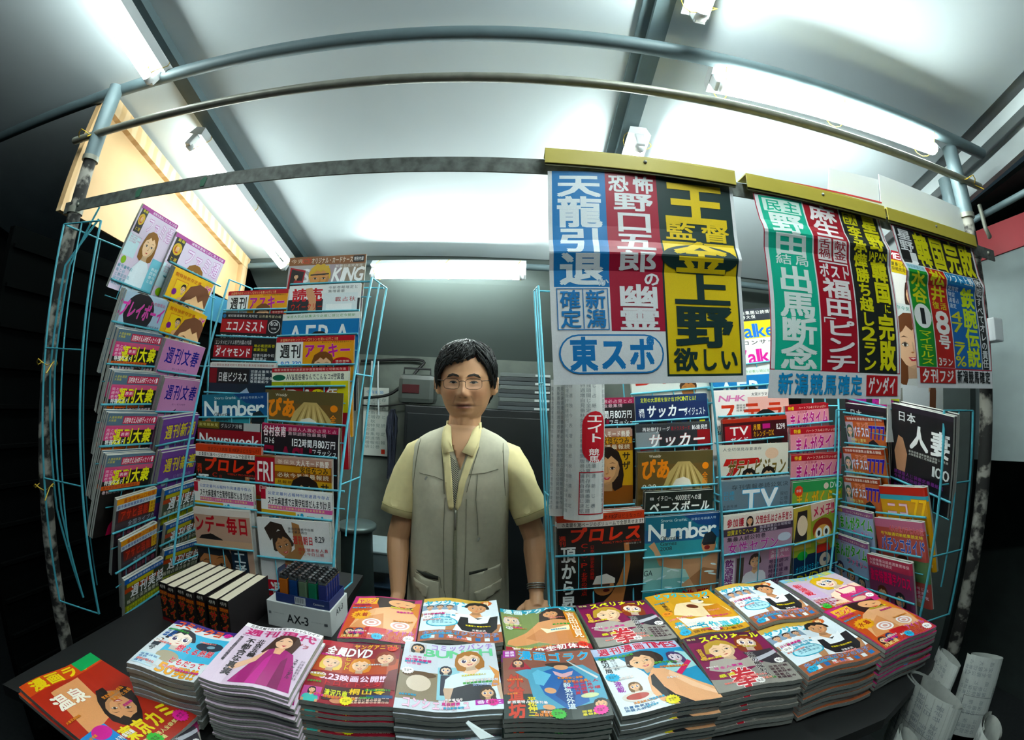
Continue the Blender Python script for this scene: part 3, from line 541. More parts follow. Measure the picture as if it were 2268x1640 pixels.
@design('mart', .21, .28, .006)
def _(w, h):
    a = Art(w, h, 'e8e4e0', 51); a.r(0, .9, 1, 1, '9c2028').t('MEM', .05, .91, .5, .98, 'f4f4f4', .02).r(0, .76, 1, .9, 'c8b048').small(.05, .78, .95, .88, '302818', 2, .02).bust(.5, .55, .13, hair='3a241c', top='f4f4f4'); return a
# ---- the weeklies lying on the counter
@design('beach', .182, .235, .009)
def _(w, h):
    a = Art(w, h, 'c4644c', 60); a.r(0, .8, 1, 1, 'b85880').r(.6, .3, 1, .9, 'd08448').poly([(.3, .98), (.45, .6), (.85, .55), (.9, .98)], '2a1712').ell(.72, .86, .2, .13, 'e2b08c', -.1).poly([(.1, .22), (.16, .5), (.35, .66), (.6, .76), (.85, .74), (.98, .5), (.92, .2)], 'e6b592').poly([(.1, .22), (.2, .4), (.5, .56), (.56, .2)], 'd69c78')
    a.poly([(.62, .86), (.7, .88), (.66, .85)], '3a2018').poly([(.76, .86), (.84, .85), (.79, .84)], '3a2018').poly([(.67, .79), (.8, .78), (.74, .75)], 'c84848')
    for k in (.38, .76):
        for i in range(4): a.ell(k, .33, .13 - .03 * i, .11 - .026 * i, ('f0ecec', 'd8a8a0')[i % 2], 0, 18)
    a.r(.06, .78, .36, .95, 'e8b040').t('ヤング', .08, .80, .34, .92, 'd03838', .05, 'fff4e0').burst(.2, .5, .15, 'e8a83c').t('水着', .1, .46, .3, .55, 'a82020', .03).small(.04, .66, .3, .76, 'c02848', 2, .02).r(.32, .13, .6, .23, 'c02028').t('100連発大増刊', .3, .02, .97, .13, 'b82430', .05, 'f4d8c8', .03).t('アイドル', .6, .14, .97, .23, 'c050a0', .04, 'f8e0f0', .03).face(.12, .14, .05, anime=True).face(.25, .14, .05, hair='283c70', anime=True).small(.03, .02, .28, .08, 'f0e0a0', 1, .02); a.frame(0, 0, 1, 1, 'b84878', .015); return a
@design('white', .182, .235, .009)
def _(w, h):
    a = Art(w, h, 'dfe6ec', 61); a.r(0, .9, .9, 1, 'c8a868').t('ヤンジャン', .02, .78, .62, .93, '54b0cc', .07, '2c6880', .01).burst(.85, .92, .09, 'd06838').t('号', .8, .88, .9, .96, 'fff0d0', .03); a.r(0, .58, .46, .8, '8a9cb0')
    for i in range(3): a.bust(.1 + .13 * i, .74, .045, 'd8ac90', '221814', 'e4e8ee', 0, 0)
    a.bust(.72, .78, .13, 'd6a382', '17100e', 'f0f2f6', -.1, .1, smile=False).poly([(.5, .52), (.98, .56), (.95, .28), (.88, .2), (.52, .22), (.46, .34)], '111318').poly([(.6, .62), (.72, .5), (.9, .62), (.84, .42), (.6, .4)], 'eef0f4')
    a.ell(.27, .38, .2, .14, '5aa8c0').ell(.27, .38, .18, .12, 'b8dce4').small(.14, .34, .4, .44, '2c6c90', 3, .02).small(.02, .46, .45, .56, '6ab0c8', 2, .03); a.r(0, 0, 1, .2, '9c6450')
    for i in range(9): a.r(.03 + .108 * i, .04, .09 + .108 * i, .1, ('4c78b0', 'dce4e8')[i % 2])
    a.t('キンクマガジンの男子', .04, .12, .96, .19, '3c70b8', .03, 'e8e0d8', .03); return a
@design('swim', .182, .235, .009)
def _(w, h):
    a = Art(w, h, '7c8a5c', 62); a.r(0, .9, 1, 1, '3c98b0').t('漫画アクション', .03, .87, .97, .99, 'dcecec', .05, '2c7c98', .05); a.poly([(.45, .5), (.5, .84), (.62, .95), (.78, .95), (.86, .8), (.84, .56)], '2b1a14').face(.64, .8, .1, 'dba684', '2b1a14', .1, .6)
    a.poly([(.02, .14), (.04, .22), (.28, .42), (.46, .64), (.66, .66), (.86, .62), (.95, .4), (.98, .12), (.6, .1), (.4, .2), (.26, .16), (.12, .12)], 'd9a27e').poly([(.26, .3), (.44, .46), (.8, .42), (.9, .14), (.6, .1), (.4, .22)], 'c98f6c').poly([(.46, .5), (.56, .44), (.7, .46), (.84, .5), (.8, .38), (.52, .36)], 'e8dcc0')
    a.r(.82, .2, .98, .85, 'd08440').v('吉田出見', .84, .22, .96, .84, 'f8f0e0', .02).face(.12, .7, .08, 'f2d4bc', 'd8c8c8', anime=True).small(.03, .5, .25, .62, 'e8e8a0', 3, .02).r(0, 0, 1, .1, 'a82030').t('真夏の生初体験', .06, .005, .96, .1, 'fff4f0', .04); return a
@design('fist', .182, .235, .009)
def _(w, h):
    a = Art(w, h, '7e2c50', 63); a.r(0, .88, 1, 1, '54203c').t('スペリオール', .16, .86, .98, .98, 'dce040', .06, '3c1030', .02).small(.02, .93, .14, .98, 'e8e8a0').poly([(0, .2), (.3, .15), (1, .5), (1, 0), (0, 0)], '8e8a84'); a.face(.34, .66, .16, 'f0cdb0', 'b89858', .1, .1, anime=False, smile=False).face(.72, .76, .13, 'f4d8c4', '8c4838', -.1, 1.1, anime=True, smile=False)
    a.poly([(.12, .5), (.3, .5), (.45, .42), (.7, .5), (.6, .3), (.2, .28), (.05, .35)], 'a8a098').poly([(.55, .55), (.95, .6), (1, .3), (.8, .32), (.62, .42)], '302c34').r(.04, .5, .13, .76, '6c2440').v('吉良悪', .05, .52, .12, .75, 'e8c050', .03).poly([(.6, .42), (.98, .56), (.98, .5), (.62, .36)], 'b8b8c0')
    a.v('沈黙の艦隊対決', .58, .12, .68, .56, '201418', .04, 'f0f0ec', .05).t('拳', .2, .0, .52, .3, 'f4ece8', .09).t('拳', .2, .0, .52, .3, 'c02c38', .035).small(.1, .2, .3, .26, 'd8d040', 1, .03).small(.72, .05, .97, .28, '402030', 5, .02); a.small(.1, .33, .45, .38, 'd860a0', 1, .03); return a
@design('yellow', .182, .235, .009)
def _(w, h):
    a = Art(w, h, 'd09a3c', 64); a.t('ビッグコミック', .1, .86, .96, .98, '4cc0d8', .07, '205060', .02).ell(.85, .82, .06, .04, '18181c').t('18', .82, .79, .88, .85, 'f0f0f0'); a.poly([(.2, .55), (.3, .68), (.6, .72), (.9, .6), (.95, .4), (.7, .3), (.3, .36), (.15, .45)], 'ead2b0').ell(.5, .6, .09, .07, '6a3420').ell(.66, .74, .1, .07, 'e8dccc').ell(.72, .76, .03, .02, '181010').poly([(.15, .4), (.3, .3), (.6, .34), (.98, .24), (.98, .1), (.2, .1)], 'ece4d4').poly([(.62, .3), (.66, .6), (.9, .62), (.94, .32)], 'c88a4c')
    a.v('特集新作', .1, .5, .17, .78, '302418', .02).t('名作連載', .3, .1, .95, .22, '40b0c8', .04, 'f4f0dc', .02).v('巻頭', .06, .1, .16, .3, '3ca8c0', .04).small(.1, .02, .9, .08, '704820', 1, .02); return a
@design('blonde', .182, .235, .009)
def _(w, h):
    a = Art(w, h, 'c8b8c4', 65); a.r(0, .88, 1, 1, '8ab4c8').t('コミック天国', .06, .88, .94, .99, 'd8d860', .04, '4c4ca0', .04); a.bust(.62, .68, .17, 'f4d8c4', 'dcb45c', 'c06078', .25, .8, anime=True, strap=True); a.r(.0, .3, .35, .8, 'c8b0cc').v('新連載', .05, .4, .2, .78, 'd83c50', .05, 'ffffff', .03).small(.02, .1, .4, .28, 'b02848', 4, .03).r(0, 0, .2, .1, 'b84038').ell(.4, .1, .12, .07, 'e8c8b0').ell(.7, .08, .12, .07, 'd8b8a0').small(.5, .2, .97, .28, 'e060a0', 2, .03); return a
@design('comicblue', .182, .235, .009)
def _(w, h):
    a = Art(w, h, 'd8dce0', 66); a.r(0, .9, 1, 1, '3c3070').t('コミックヨー', .05, .84, .98, .99, 'e0442c', .07, 'f0c850', .02); a.r(.25, .3, 1, .8, '6cb8d8').face(.34, .62, .17, 'f6e4d8', '1c1c28', .2, .1, anime=True, smile=False).ell(.8, .62, .2, .12, '202c3c').ell(.82, .62, .06, .04, '88a8b8').t('燃える熱闘', .4, .42, .95, .54, 'd84858', .04, 'ffffff', .03).v('21号', .05, .3, .16, .56, '303840', .05, 'ffffff', .03).ell(.4, .28, .16, .12, 'a89c88')
    a.t('ともだって', .45, .2, .96, .31, 'd83048', .04, 'ffffff', .04).t('50発!!', .4, .02, .96, .18, 'e8a028', .07, '3890b0', .03).small(.04, .6, .22, .8, '3c68b0', 4, .03).r(.03, .04, .34, .24, 'c8dce4').small(.05, .06, .32, .22, '4068a0', 4, .03); return a
@design('gendai', .21, .265, .005)
def _(w, h):
    a = Art(w, h, 'd2bfcf', 67); a.r(0, .93, 1, 1, 'ece6e8').t('北京五輪千秋の真実スペシャルワイド', .06, .94, .97, .99, '302830', .03).t('週刊現代', .06, .80, .97, .92, 'c02c6c', .05); a.small(.06, .76, .18, .79, '703858').t('グラ', .76, .68, .92, .75, 'a82038', .04, shear=.2)
    a.poly([(.44, .52), (.5, .78), (.62, .85), (.76, .84), (.83, .74), (.8, .55), (.7, .46), (.55, .45)], '3a2018').poly([(.3, .04), (.42, .36), (.5, .56), (.6, .6), (.72, .58), (.82, .54), (.92, .3), (.98, .04)], 'a02070').poly([(.5, .04), (.55, .4), (.6, .5), (.62, .3), (.62, .04)], 'c03c90').poly([(.75, .04), (.74, .4), (.78, .48), (.84, .2), (.86, .04)], '7c1454').ell(.64, .7, .1, .13, 'e8bfa6', .2).poly([(.58, .6), (.7, .6), (.68, .5), (.6, .5)], 'dcae92')
    a.poly([(.56, .72), (.62, .74), (.6, .715)], '2a1810').poly([(.66, .75), (.73, .74), (.69, .73)], '2a1810').poly([(.63, .65), (.69, .66), (.66, .63)], 'b83848').poly([(.5, .78), (.56, .84), (.7, .82), (.6, .78), (.54, .7)], '3a2018').poly([(.52, .56), (.38, .4), (.24, .3), (.2, .22), (.28, .22), (.46, .36)], 'e6bca4')
    a.v('北京五輪', .3, .42, .4, .74, '1a1418', .045).v('不都合な真実', .16, .12, .27, .74, '1a1418', .045).v('特別企画取材班報告書', .06, .3, .1, .74, '302830').v('スキャンダル', .86, .2, .91, .5, '2c2430', .02).small(.93, .2, .98, .5, '2c2430', 7); return a
@design('dvd', .19, .235, .009)
def _(w, h):
    a = Art(w, h, '8e2430', 68); a.r(0, .9, .4, 1, 'b02c38').t('ヤングアニマル', .42, .9, .98, .99, 'e8b034', .05, '501818', .02); a.r(0, .45, 1, .72, 'b8604c').t('全員DVD', .1, .74, .66, .9, 'f4f0ee', .05, '903048', .02, shear=.1)
    for x, y, hr in ((.22, .6, 'e8c880'), (.56, .6, 'd8945c'), (.84, .72, '8c4838')): a.face(x, y, .1, 'f0cab0', hr, .1 * (x - .5), .8)
    a.v('ヒット', .36, .5, .44, .74, 'e0c83c', .03).t('8.23映画公開!!!', .14, .33, .9, .42, 'f4d8e8', .05, '902858', .03).t('アトロイトメタル', .08, .25, .96, .33, 'c8202c', .04, '401018', .02).ell(.12, .38, .09, .05, 'b89030').r(.02, .03, .22, .2, 'c06898').bust(.12, .15, .035, hair='181018', top='5ab0a8').r(.24, .05, .95, .24, '3a1c20').t('桐山零', .5, .15, .9, .23, 'e8c040', .04).t('滝沢乃南', .25, .1, .5, .19, 'd8dc40', .04).ell(.4, .05, .07, .04, 'c89078').small(.5, .03, .95, .12, 'f0d0c0', 3, .03).r(.7, .1, .98, .14, '184878').poly([(.85, .25), (.9, .5), (1, .55), (1, .2)], '6c1c24'); return a
@design('punch', .19, .235, .009)
def _(w, h):
    a = Art(w, h, 'd0d4dc', 69); a.t('コミックバンチ', .28, .88, .98, .99, 'a890c8', .05, 'f0ecf4', .04).t('BUNCH', .22, .76, .96, .89, '7cc898', .06, 'b0a0dc', .03).r(.06, .8, .24, .97, 'c8c0c4').face(.15, .89, .06, hair='181818', anime=True).small(.05, .6, .26, .75, 'd880a8', 4, .04)
    a.r(0, .12, .4, .5, '8a7c68').ell(.2, .46, .17, .06, '5c4430').ell(.2, .34, .12, .14, 'd8c8b8').r(.38, .14, .6, .6, '9cc8d4').face(.46, .56, .05, 'f0d4bc', '282c3c', anime=True).r(.41, .2, .51, .48, '2c3040').bust(.7, .7, .12, 'f2d0b8', 'a8703c', 'dce8f0', .1, .9, anime=True).poly([(.5, .12), (.54, .3), (.7, .34), (.9, .3), (.94, .12)], '161824').poly([(.9, .6), (1, .5), (.98, .3), (.9, .28), (.95, .45)], 'd89c6c')
    a.t('コンシェルジュ', .06, .02, .7, .15, 'f0c8e0', .05, '8a6038', .03).r(.74, .06, 1, .12, 'b050a8').small(.75, .065, .99, .115, 'f4e8f4', 1, .02).face(.86, .2, .06, hair='3a2418', anime=True).small(.72, .3, .97, .4, '9ca8d0', 3, .02); return a
@design('goraku', .19, .235, .009)
def _(w, h):
    a = Art(w, h, '8a5c50', 70); a.r(0, .0, 1, .3, '1c2c28').t('漫画ゴラク', .16, .82, .98, .97, '4ca8d8', .07, 'f0a840', .03).r(0, .86, .14, .98, 'a848a0').small(.02, .87, .13, .97, 'f0e0f0', 2, .03); a.poly([(.12, .62), (.5, .74), (.86, .74), (1, .55), (1, .2), (.3, .1), (.25, .5)], '68a0b8').poly([(.35, .45), (.42, .64), (.56, .72), (.74, .7), (.84, .55), (.82, .2), (.6, .12), (.4, .3)], '2a64a8').poly([(.5, .3), (.6, .5), (.7, .3), (.66, .12)], '1c4888')
    a.ell(.62, .76, .17, .05, '3a2c24', .05).ell(.62, .72, .08, .05, 'd8a888').poly([(.52, .66), (.62, .62), (.74, .66), (.72, .6), (.62, .55), (.54, .6)], 'd8b0b8').poly([(.7, .82), (.72, .82), (.98, .52), (.96, .5)], 'c8c8c8').ell(.46, .36, .06, .05, 'd8a888').poly([(.3, .6), (.36, .66), (.5, .6), (.4, .42), (.32, .44)], '7cb8d0').ell(.42, .14, .06, .04, 'd8a888')
    a.poly([(.05, .66), (.1, .78), (.22, .78), (.3, .66)], 'b03040').face(.16, .76, .05, hair='4c1818', anime=True).v('外道坊', .04, .0, .2, .58, 'c8402c', .06, '2c1410', .03).v('平松伸二', .22, .02, .31, .26, 'e8d440', .05).v('殺気だ外道', .6, .12, .68, .48, 'd8e4e8', .03).small(.7, .3, .97, .5, 'b83848', 4, .04).ell(.84, .28, .09, .04, 'c8d0a8').face(.92, .15, .06, 'e0b090', '181818', 0, 0).small(.72, .03, .97, .1, 'e0d040', 2, .04); return a
@design('times', .19, .235, .009)
def _(w, h):
    a = Art(w, h, '4c94b8', 71); a.poly([(0, 0), (0, .8), (.24, .8), (.4, .5), (.5, .1), (.5, 0)], 'e0e8ec').r(0, .86, 1, 1, 'b8c0d8').t('週刊漫画TIMES', .06, .87, .97, .99, 'c03c54', .05, 'f0ecf0', .03).r(.5, .5, 1, .86, '5090b8').poly([(.55, .4), (.9, .8), (1, .76), (1, .5)], 'a8d0d0')
    a.ell(.5, .70, .2, .17, '31201a'); a.face(.45, .66, .135, 'efc4a4', '31201a', .12, .25)
    a.poly([(.36, .2), (.4, .4), (.5, .52), (.62, .5), (.78, .36), (1, .16), (1, 0), (.5, 0), (.4, .08)], 'e9b796').poly([(.4, .3), (.44, .14), (.55, .0), (.7, .0), (.56, .12), (.5, .24), (.48, .44), (.44, .42)], '15151a').poly([(.62, .4), (.78, .2), (.98, .06), (1, .1), (.82, .28), (.66, .46)], 'f4cdb0')
    a.v('渡辺周二', .04, .48, .12, .84, '1c1c24', .04).small(.14, .6, .2, .84, '3c4454', 5).v('連載', .06, .28, .14, .44, '9840a0', .03).ell(.22, .2, .15, .08, 'd8d0c8').ell(.22, .2, .11, .05, 'b04038').face(.24, .33, .05, hair='6c4c30', anime=True).small(.04, .03, .34, .1, '2c5c90', 2, .04).face(.84, .68, .08, 'd8c8d0', '4c3c60', anime=True).poly([(.72, .42), (.95, .62), (.98, .58), (.76, .38)], 'd05878'); return a
@design('corner', .19, .25, .009)
def _(w, h):
    a = Art(w, h, 'b03a30', 72); a.r(0, .86, 1, 1, 'd05030').t('漫画ラブ', .08, .87, .9, .99, 'e8c840', .06, '902018', .03).r(.7, .88, 1, 1, '3ca060').poly([(.1, .3), (.2, .8), (.6, .84), (.5, .4)], 'd9a27e').face(.6, .4, .15, 'dba684', '1c100c', 2.6, 1.1).r(.0, .1, .3, .35, '4c8cc8').t('東京カミ', .3, .12, .95, .26, 'e8d040', .06, '882018', .03).t('温泉', .1, .6, .5, .75, 'f0e8d8', .05, 'b02838', .03).small(.05, .02, .95, .1, 'e8e0a0', 2, .03).ell(.2, .3, .1, .08, 'c84890'); return a

HOT = ('e8d840', 'f4f0ee', 'e84838', 'e858a0', '48b0d8', '58b058', 'f09030')
def busy(a, seed):
    """the many small blurbs printed along the edges of the weeklies"""
    r = random.Random(seed)
    for k in range(9):
        side = k % 3; n = r.randint(4, 9); hh = r.uniform(.022, .04); c = r.choice(HOT); o = r.choice(('401020', '182048', '202020', '802020') if c != 'e84838' else ('f4f0ee',))
        if side == 0: x0 = .03; y0 = r.uniform(.12, .8)
        elif side == 1: x0 = r.uniform(.55, .68); y0 = r.uniform(.05, .8)
        else: x0 = r.uniform(.05, .5); y0 = r.uniform(.02, .14)
        x1 = min(.98, x0 + n * hh * a.h / a.w * .95); a.t(''.join(r.choice(SMALL) for _ in range(n)), x0, y0, x1, y0 + hh, c, .03, o, .05)
    for k in range(3):
        x, y = r.choice(((.9, .9), (.08, .5), (.92, .35), (.1, .08), (.9, .08), (.5, .06))); a.burst(x, y, r.uniform(.05, .08), r.choice(HOT)); a.small(x - .04, y - .02, x + .04, y + .02, '301818', 2, .02)
# ------------------------------------------------------------------ magazines
PAGES = mat('page edges', 'c9c8c0', .85, color2='8f9088', stripes=('Z', 260., 1.5))
COVERB = mat('plain cover stock', '8a8f96', .5, var=.2)
DARKIN = mat('newsprint page edges', 'b9b9b0', .9, color2='6f736e', stripes=('Z', 240., 2.))
PROTO = {}
def bend_fn(w, h, t, style, seed):
    r = random.Random(seed); p = r.uniform(0, 6); a1 = r.uniform(.003, .006); a2 = r.uniform(.004, .009)
    def stack(V, z0=0.):
        u = V[:, 0] / w; v = V[:, 1] / h; V = V.copy()
        V[:, 2] += z0 + a1 * .75 * np.sin(2.2 * math.pi * u + p) - a2 * (1 - v) ** 3
        return V
    def rack(V, z0=0.):
        u = V[:, 0] / w; v = V[:, 1] / h; V = V.copy(); V[:, 2] += z0 + .0015 * np.sin(5 * u + p); return V
    R = t * .8 + .0035
    def fold(V, z0=0., inner=False):
        x = V[:, 0]; z = V[:, 2] + z0; v = V[:, 1] / h; L = w * .93; s = x - L; V = V.copy()
        ang = np.clip(s / R, 0, math.pi); rr = R + z; back = np.clip(s - math.pi * R, 0, None)
        V[:, 0] = np.where(s < 0, x, L + np.sin(ang) * rr - back)
        V[:, 2] = np.where(s < 0, z, np.cos(ang) * rr - R) + .003 * (u_(x, w) ** 2)
        return V
    u_ = lambda x, w: np.clip(x / w, 0, 1.3)
    return {'stack': stack, 'rack': rack, 'fold': fold}[style]
def slabmesh(name, w, h, t, fn, xs, ys, mats_i=None):
    """block w x h x t whose top and bottom follow fn"""
    nx, ny = len(xs), len(ys); V = []
    for z in (t, 0.):
        g = np.array([(x * w, y * h, 0.) for y in ys for x in xs]); V.append(fn(g, z))
    V = np.vstack(V); n = nx * ny; F = []
    for j in range(ny - 1):
        for i in range(nx - 1):
            a = j * nx + i; F.append((a, a + 1, a + nx + 1, a + nx)); F.append((n + a, n + a + nx, n + a + nx + 1, n + a + 1))
    for i in range(nx - 1): F.append((n + i, n + i + 1, i + 1, i)); q = (ny - 1) * nx + i; F.append((q, q + 1, n + q + 1, n + q))
    for j in range(ny - 1): a = j * nx; F.append((a, a + nx, n + a + nx, n + a)); b = a + nx - 1; F.append((n + b, n + b + nx, b + nx, b))
    me = bpy.data.meshes.new(name); me.from_pydata([tuple(v) for v in V], [], F); me.update(); return me
def mag_proto(key, style):
    if (key, style) in PROTO: return PROTO[(key, style)]
    fn, w, h, t = D[key]; a = fn(w, h)
    if style == 'stack' and key != 'gendai': busy(a, hash_(key))
    bf = bend_fn(w, h, t, style, hash_(key))
    if style == 'stack': cx = [i / 8 for i in range(1, 8)]; cy = [.1, .2, .35, .5, .75]; gx = [i / 8 for i in range(9)]; gy = [0, .1, .2, .35, .5, .75, 1]
    elif style == 'rack': cx = [.25, .5, .75]; cy = []; gx = [0, .25, .5, .75, 1]; gy = [0, 1]
    else:
        cx = [.3, .6, .8, .93] + [.93 + .16 * i / 5 for i in range(1, 5)]; cy = [.4, .6, .8]; gx = [0, .3, .6, .8, .93] + [.93 + .17 * i / 5 for i in range(1, 6)] + [1.15, 1.4, 1.8, 2.0]; gy = [0, .4, .6, .8, 1]
    root = bpy.data.objects.new('magazine', None); root.empty_display_size = .02
    lift = .0006
    if style == 'fold':
        tb = t * .8
        pm = slabmesh('pages', w, h, tb, lambda g, z: bf(g, z - tb + .0), gx, gy)
        g2 = lambda V: bf(np.column_stack([V[:, 0], V[:, 1], V[:, 2] + lift]))
    else:
        pm = slabmesh('pages', w, h, t - .0008, lambda g, z: bf(g, z + .0002), gx, gy)
        g2 = lambda V: bf(np.column_stack([V[:, 0], V[:, 1], V[:, 2] + t]))
    po = bpy.data.objects.new('pages', pm); pm.materials.append(PAGES if t < .0085 else DARKIN); po.parent = root
    cm = a.mesh('cover', cx, cy, g2)
    cm.materials.append(GLOSSY); co = bpy.data.objects.new('cover', cm); co.parent = root
    PROTO[(key, style)] = (root, [po, co], (w, h, t)); return PROTO[(key, style)]
def hash_(k): return sum(ord(c) * (i + 3) for i, c in enumerate(k))
def new_mag(key, style, label, group):
    root, kids, dim = mag_proto(key, style)
    r = root.copy(); COL.objects.link(r)
    for k in kids:
        c = k.copy(); COL.objects.link(c); c.parent = r
    r['label'] = label; r['category'] = 'magazine'
    if group: r['group'] = group
    return r, dim
RND = random.Random(7)
def pocket_at(key, a, b, n, label, short, group, style='rack', tilt=(0, 0, 1), room=.02, gap=.0016):
    """n copies in one rack pocket; a, b are the top corners of the front cover"""
    X = b - a; wid = X.length; X.normalize(); Y = Vector(tilt); Y = (Y - X * Y.dot(X)).normalized(); Z = X.cross(Y)
    _, w, h, t = D[key]; sx = wid / w; sz = min(1., room / (n * (t + gap)))
    if style == 'fold': sz = min(1., room / (2 * (t * .8 + .0035) + .002))
    s_y = min(1.08, max(.92, sx)); lift = t if style == 'fold' else 0
    for i in range(n):
        lab = label if i == 0 else '%s copy in the pocket of the %s' % (ORD[i], short)
        o, _ = new_mag(key, style, lab, group)
        top = a - Z * ((t + gap) * sz * i) + Y * RND.uniform(-.001, .004) * (i > 0) + X * RND.uniform(-.003, .002) * (i > 0)
        frame(o, top - Y * (h * s_y) - Z * (t * sz * (style != 'fold') + .004 * (style == 'fold')), X, Y, sx, s_y, sz)
def fill(LST, planefn, ref, tilt, group):
    """items (key, TL, TR, copies, label, short, style) of one rack; returns for every column its pockets from top to bottom"""
    cols = []
    for it in LST:
        key, TL, TR, n, lab, short, st = it; f, ax = (onx, 0) if ref[0] == 'x' else (ony, 1)
        z = f(TL, ref[1]).z; v = planefn(z); a = f(TL, v); b = f(TR, v); X = (b - a).normalized(); m = (a + b) / 2
        for c in cols:
            if abs((c[-1]['m'] - m).dot(X)) < .10: c.append(dict(a=a, b=b, m=m, it=it)); break
        else: cols.append([dict(a=a, b=b, m=m, it=it)])
    for c in cols:
        c.sort(key=lambda q: -q['m'].z)
        for i, q in enumerate(c):
            X = (q['b'] - q['a']).normalized(); Y = Vector(tilt); Y = (Y - X * Y.dot(X)).normalized(); Z = X.cross(Y); q.update(X=X, Y=Y, Z=Z)
            room = .03 if i == 0 else max(.005, (q['a'] - c[i - 1]['a']).dot(Z) - .0062)
            key, TL, TR, n, lab, short, st = q['it']; pocket_at(key, q['a'], q['b'], n, lab, short, group, st, tilt, room)
    return cols
def stack(key, quad, z, n, label, short, dz=None, jig=.002):
    """pile on the counter; quad = pixels of the top cover's corners TL, TR, BR, BL"""
    Q = [onz(p, z) for p in quad]; X = ((Q[1] - Q[0]) + (Q[2] - Q[3])) / 2; Yv = ((Q[0] - Q[3]) + (Q[1] - Q[2])) / 2
    c = sum(Q, Vector()) / 4; wid = X.length; hei = Yv.length; X.normalize(); Y = (Yv - X * Yv.dot(X)).normalized(); 
    _, w, h, t = D[key]; dz = dz or t + .0012
    for i in range(n):
        lab = label if i == 0 else '%s magazine down in the pile of %s' % (ORD[i], short)
        o, _ = new_mag(key, 'stack', lab, 'piled copies of ' + short)
        j = Vector((RND.uniform(-jig, jig), RND.uniform(-jig, jig), 0)) * (i > 0)
        O = c - X * (wid / 2) - Y * (hei / 2) + j; O.z = z - t - dz * i
        ang = RND.uniform(-.02, .02) * (i > 0); Xr = Matrix.Rotation(ang, 3, 'Z') @ X; Yr = Matrix.Rotation(ang, 3, 'Z') @ Y
        frame(o, O, Xr, Yr, wid * .985 / w, hei * .985 / h, 1.)
# ------------------------------------------------------------------ setting
M_CEIL = mat('white awning sheet', 'cfdade', .55, var=.04, scale=3)
M_PIPE = mat('grey painted pipe', '62757a', .55, metal=.1, var=.12, scale=20)
M_PIPE2 = mat('worn steel pipe', '8b8c80', .45, metal=.3, var=.25, scale=30)
M_GALV = mat('galvanized strip', '6b716d', .6, metal=.35, color2='4c504b', scale=45, ramp=(.35, .65), bump=.3)
M_RUST = mat('flaking painted pole', '96938a', .75, color2='1a1917', scale=24, ramp=(.47, .60), bump=.5)
M_DARK = mat('dark shutter', '030505', 1., var=.4, scale=4, spec=.05)
M_BLACK = mat('black rubber', '0c0e10', .6, var=.3)
M_WHITE = mat('white enamel', 'd8dde0', .4, var=.05)
M_TUBE = mat('lit tube', 'ffffff', .3, emit=('e9f7f3', TUBE_POWER))
M_PLY = mat('plywood', 'd0b084', .6, var=.1, scale=2.5, color2='c09c6c')
M_PINE = mat('pine batten', 'e0c195', .6, var=.12, color2='cfa978', stripes=('Y', 6., 4.))
M_TIE = mat('yellow wire tie', 'c7a62c', .5)
M_WALL = mat('dirty grey wall', '6d746c', .8, color2='4a524c', scale=5, bump=.2)
M_WIRE = mat('light blue coated wire', '58b6cc', .4, var=.15, scale=60)
M_WIRE2 = mat('teal coated wire', '44a0b0', .45, var=.2, scale=60)
M_STEEL = mat('white steel member', 'b9c2c4', .45, var=.1)
M_TEALP = mat('blue painted board', '2c6f8c', .6, var=.2)

def roof_z(y): return 1.02 - .28 * (y - .8)
def struct(mb, name, m, parent=None): return tag(mb.build(name, m, parent), kind='structure')
Y0, Y1 = -1.2, 1.98
sl = Vector((0, Y1 - Y0, roof_z(Y1) - roof_z(Y0)))
mb = MB(); mb.slab([(-3.2, Y0, roof_z(Y0)), (1.62, Y0, roof_z(Y0)), (1.62, Y1, roof_z(Y1)), (-3.2, Y1, roof_z(Y1))], (0, 0, .02)); struct(mb, 'ceiling', M_CEIL)
# the sheet bends down behind the lamp at the back
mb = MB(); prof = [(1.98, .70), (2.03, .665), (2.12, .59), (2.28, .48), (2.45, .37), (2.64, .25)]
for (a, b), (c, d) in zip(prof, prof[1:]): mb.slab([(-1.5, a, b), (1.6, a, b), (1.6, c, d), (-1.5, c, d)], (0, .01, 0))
struct(mb, 'ceiling_back', mat('white awning sheet, back flap', '717d7a', .7, var=.06, scale=3))  # same white sheet, greyed in colour to stand in for fading lamp light
mb = MB(); mb.box((0, 2.66, -.62), (3.6, .04, 1.78)); struct(mb, 'wall_back', M_WALL)
mb = MB(); mb.box((0, .6, FLOOR_Z - .02), (9, 8, .04)); struct(mb, 'floor', mat('asphalt', '1c2224', .9, var=.4, scale=60))
mb = MB(); mb.box((-1.52, 1.68, -.53), (.03, 1.94, 1.90))
for k in range(14): mb.box((-1.5, 1.68, .36 - k * .12), (.012, 1.92, .012))
struct(mb, 'wall_left', M_DARK)
mb = MB(); mb.box((1.72, 1.6, -.6), (.04, 1.1, 1.8)); mb.box((2.7, 1.2, -.85), (.05, 3., 1.3)); struct(mb, 'wall_right', mat('grey green board', '2a3432', .8, var=.3))
mb = MB(); mb.box((-3.4, 1.6, 0), (.05, 4.2, 3.)); mb.box((0, 3.2, 0), (6.8, .05, 3.4)); mb.box((3.4, 1.6, 0), (.05, 4.2, 3.)); struct(mb, 'wall_street', mat('dark street', '0b1012', .9, var=.5))
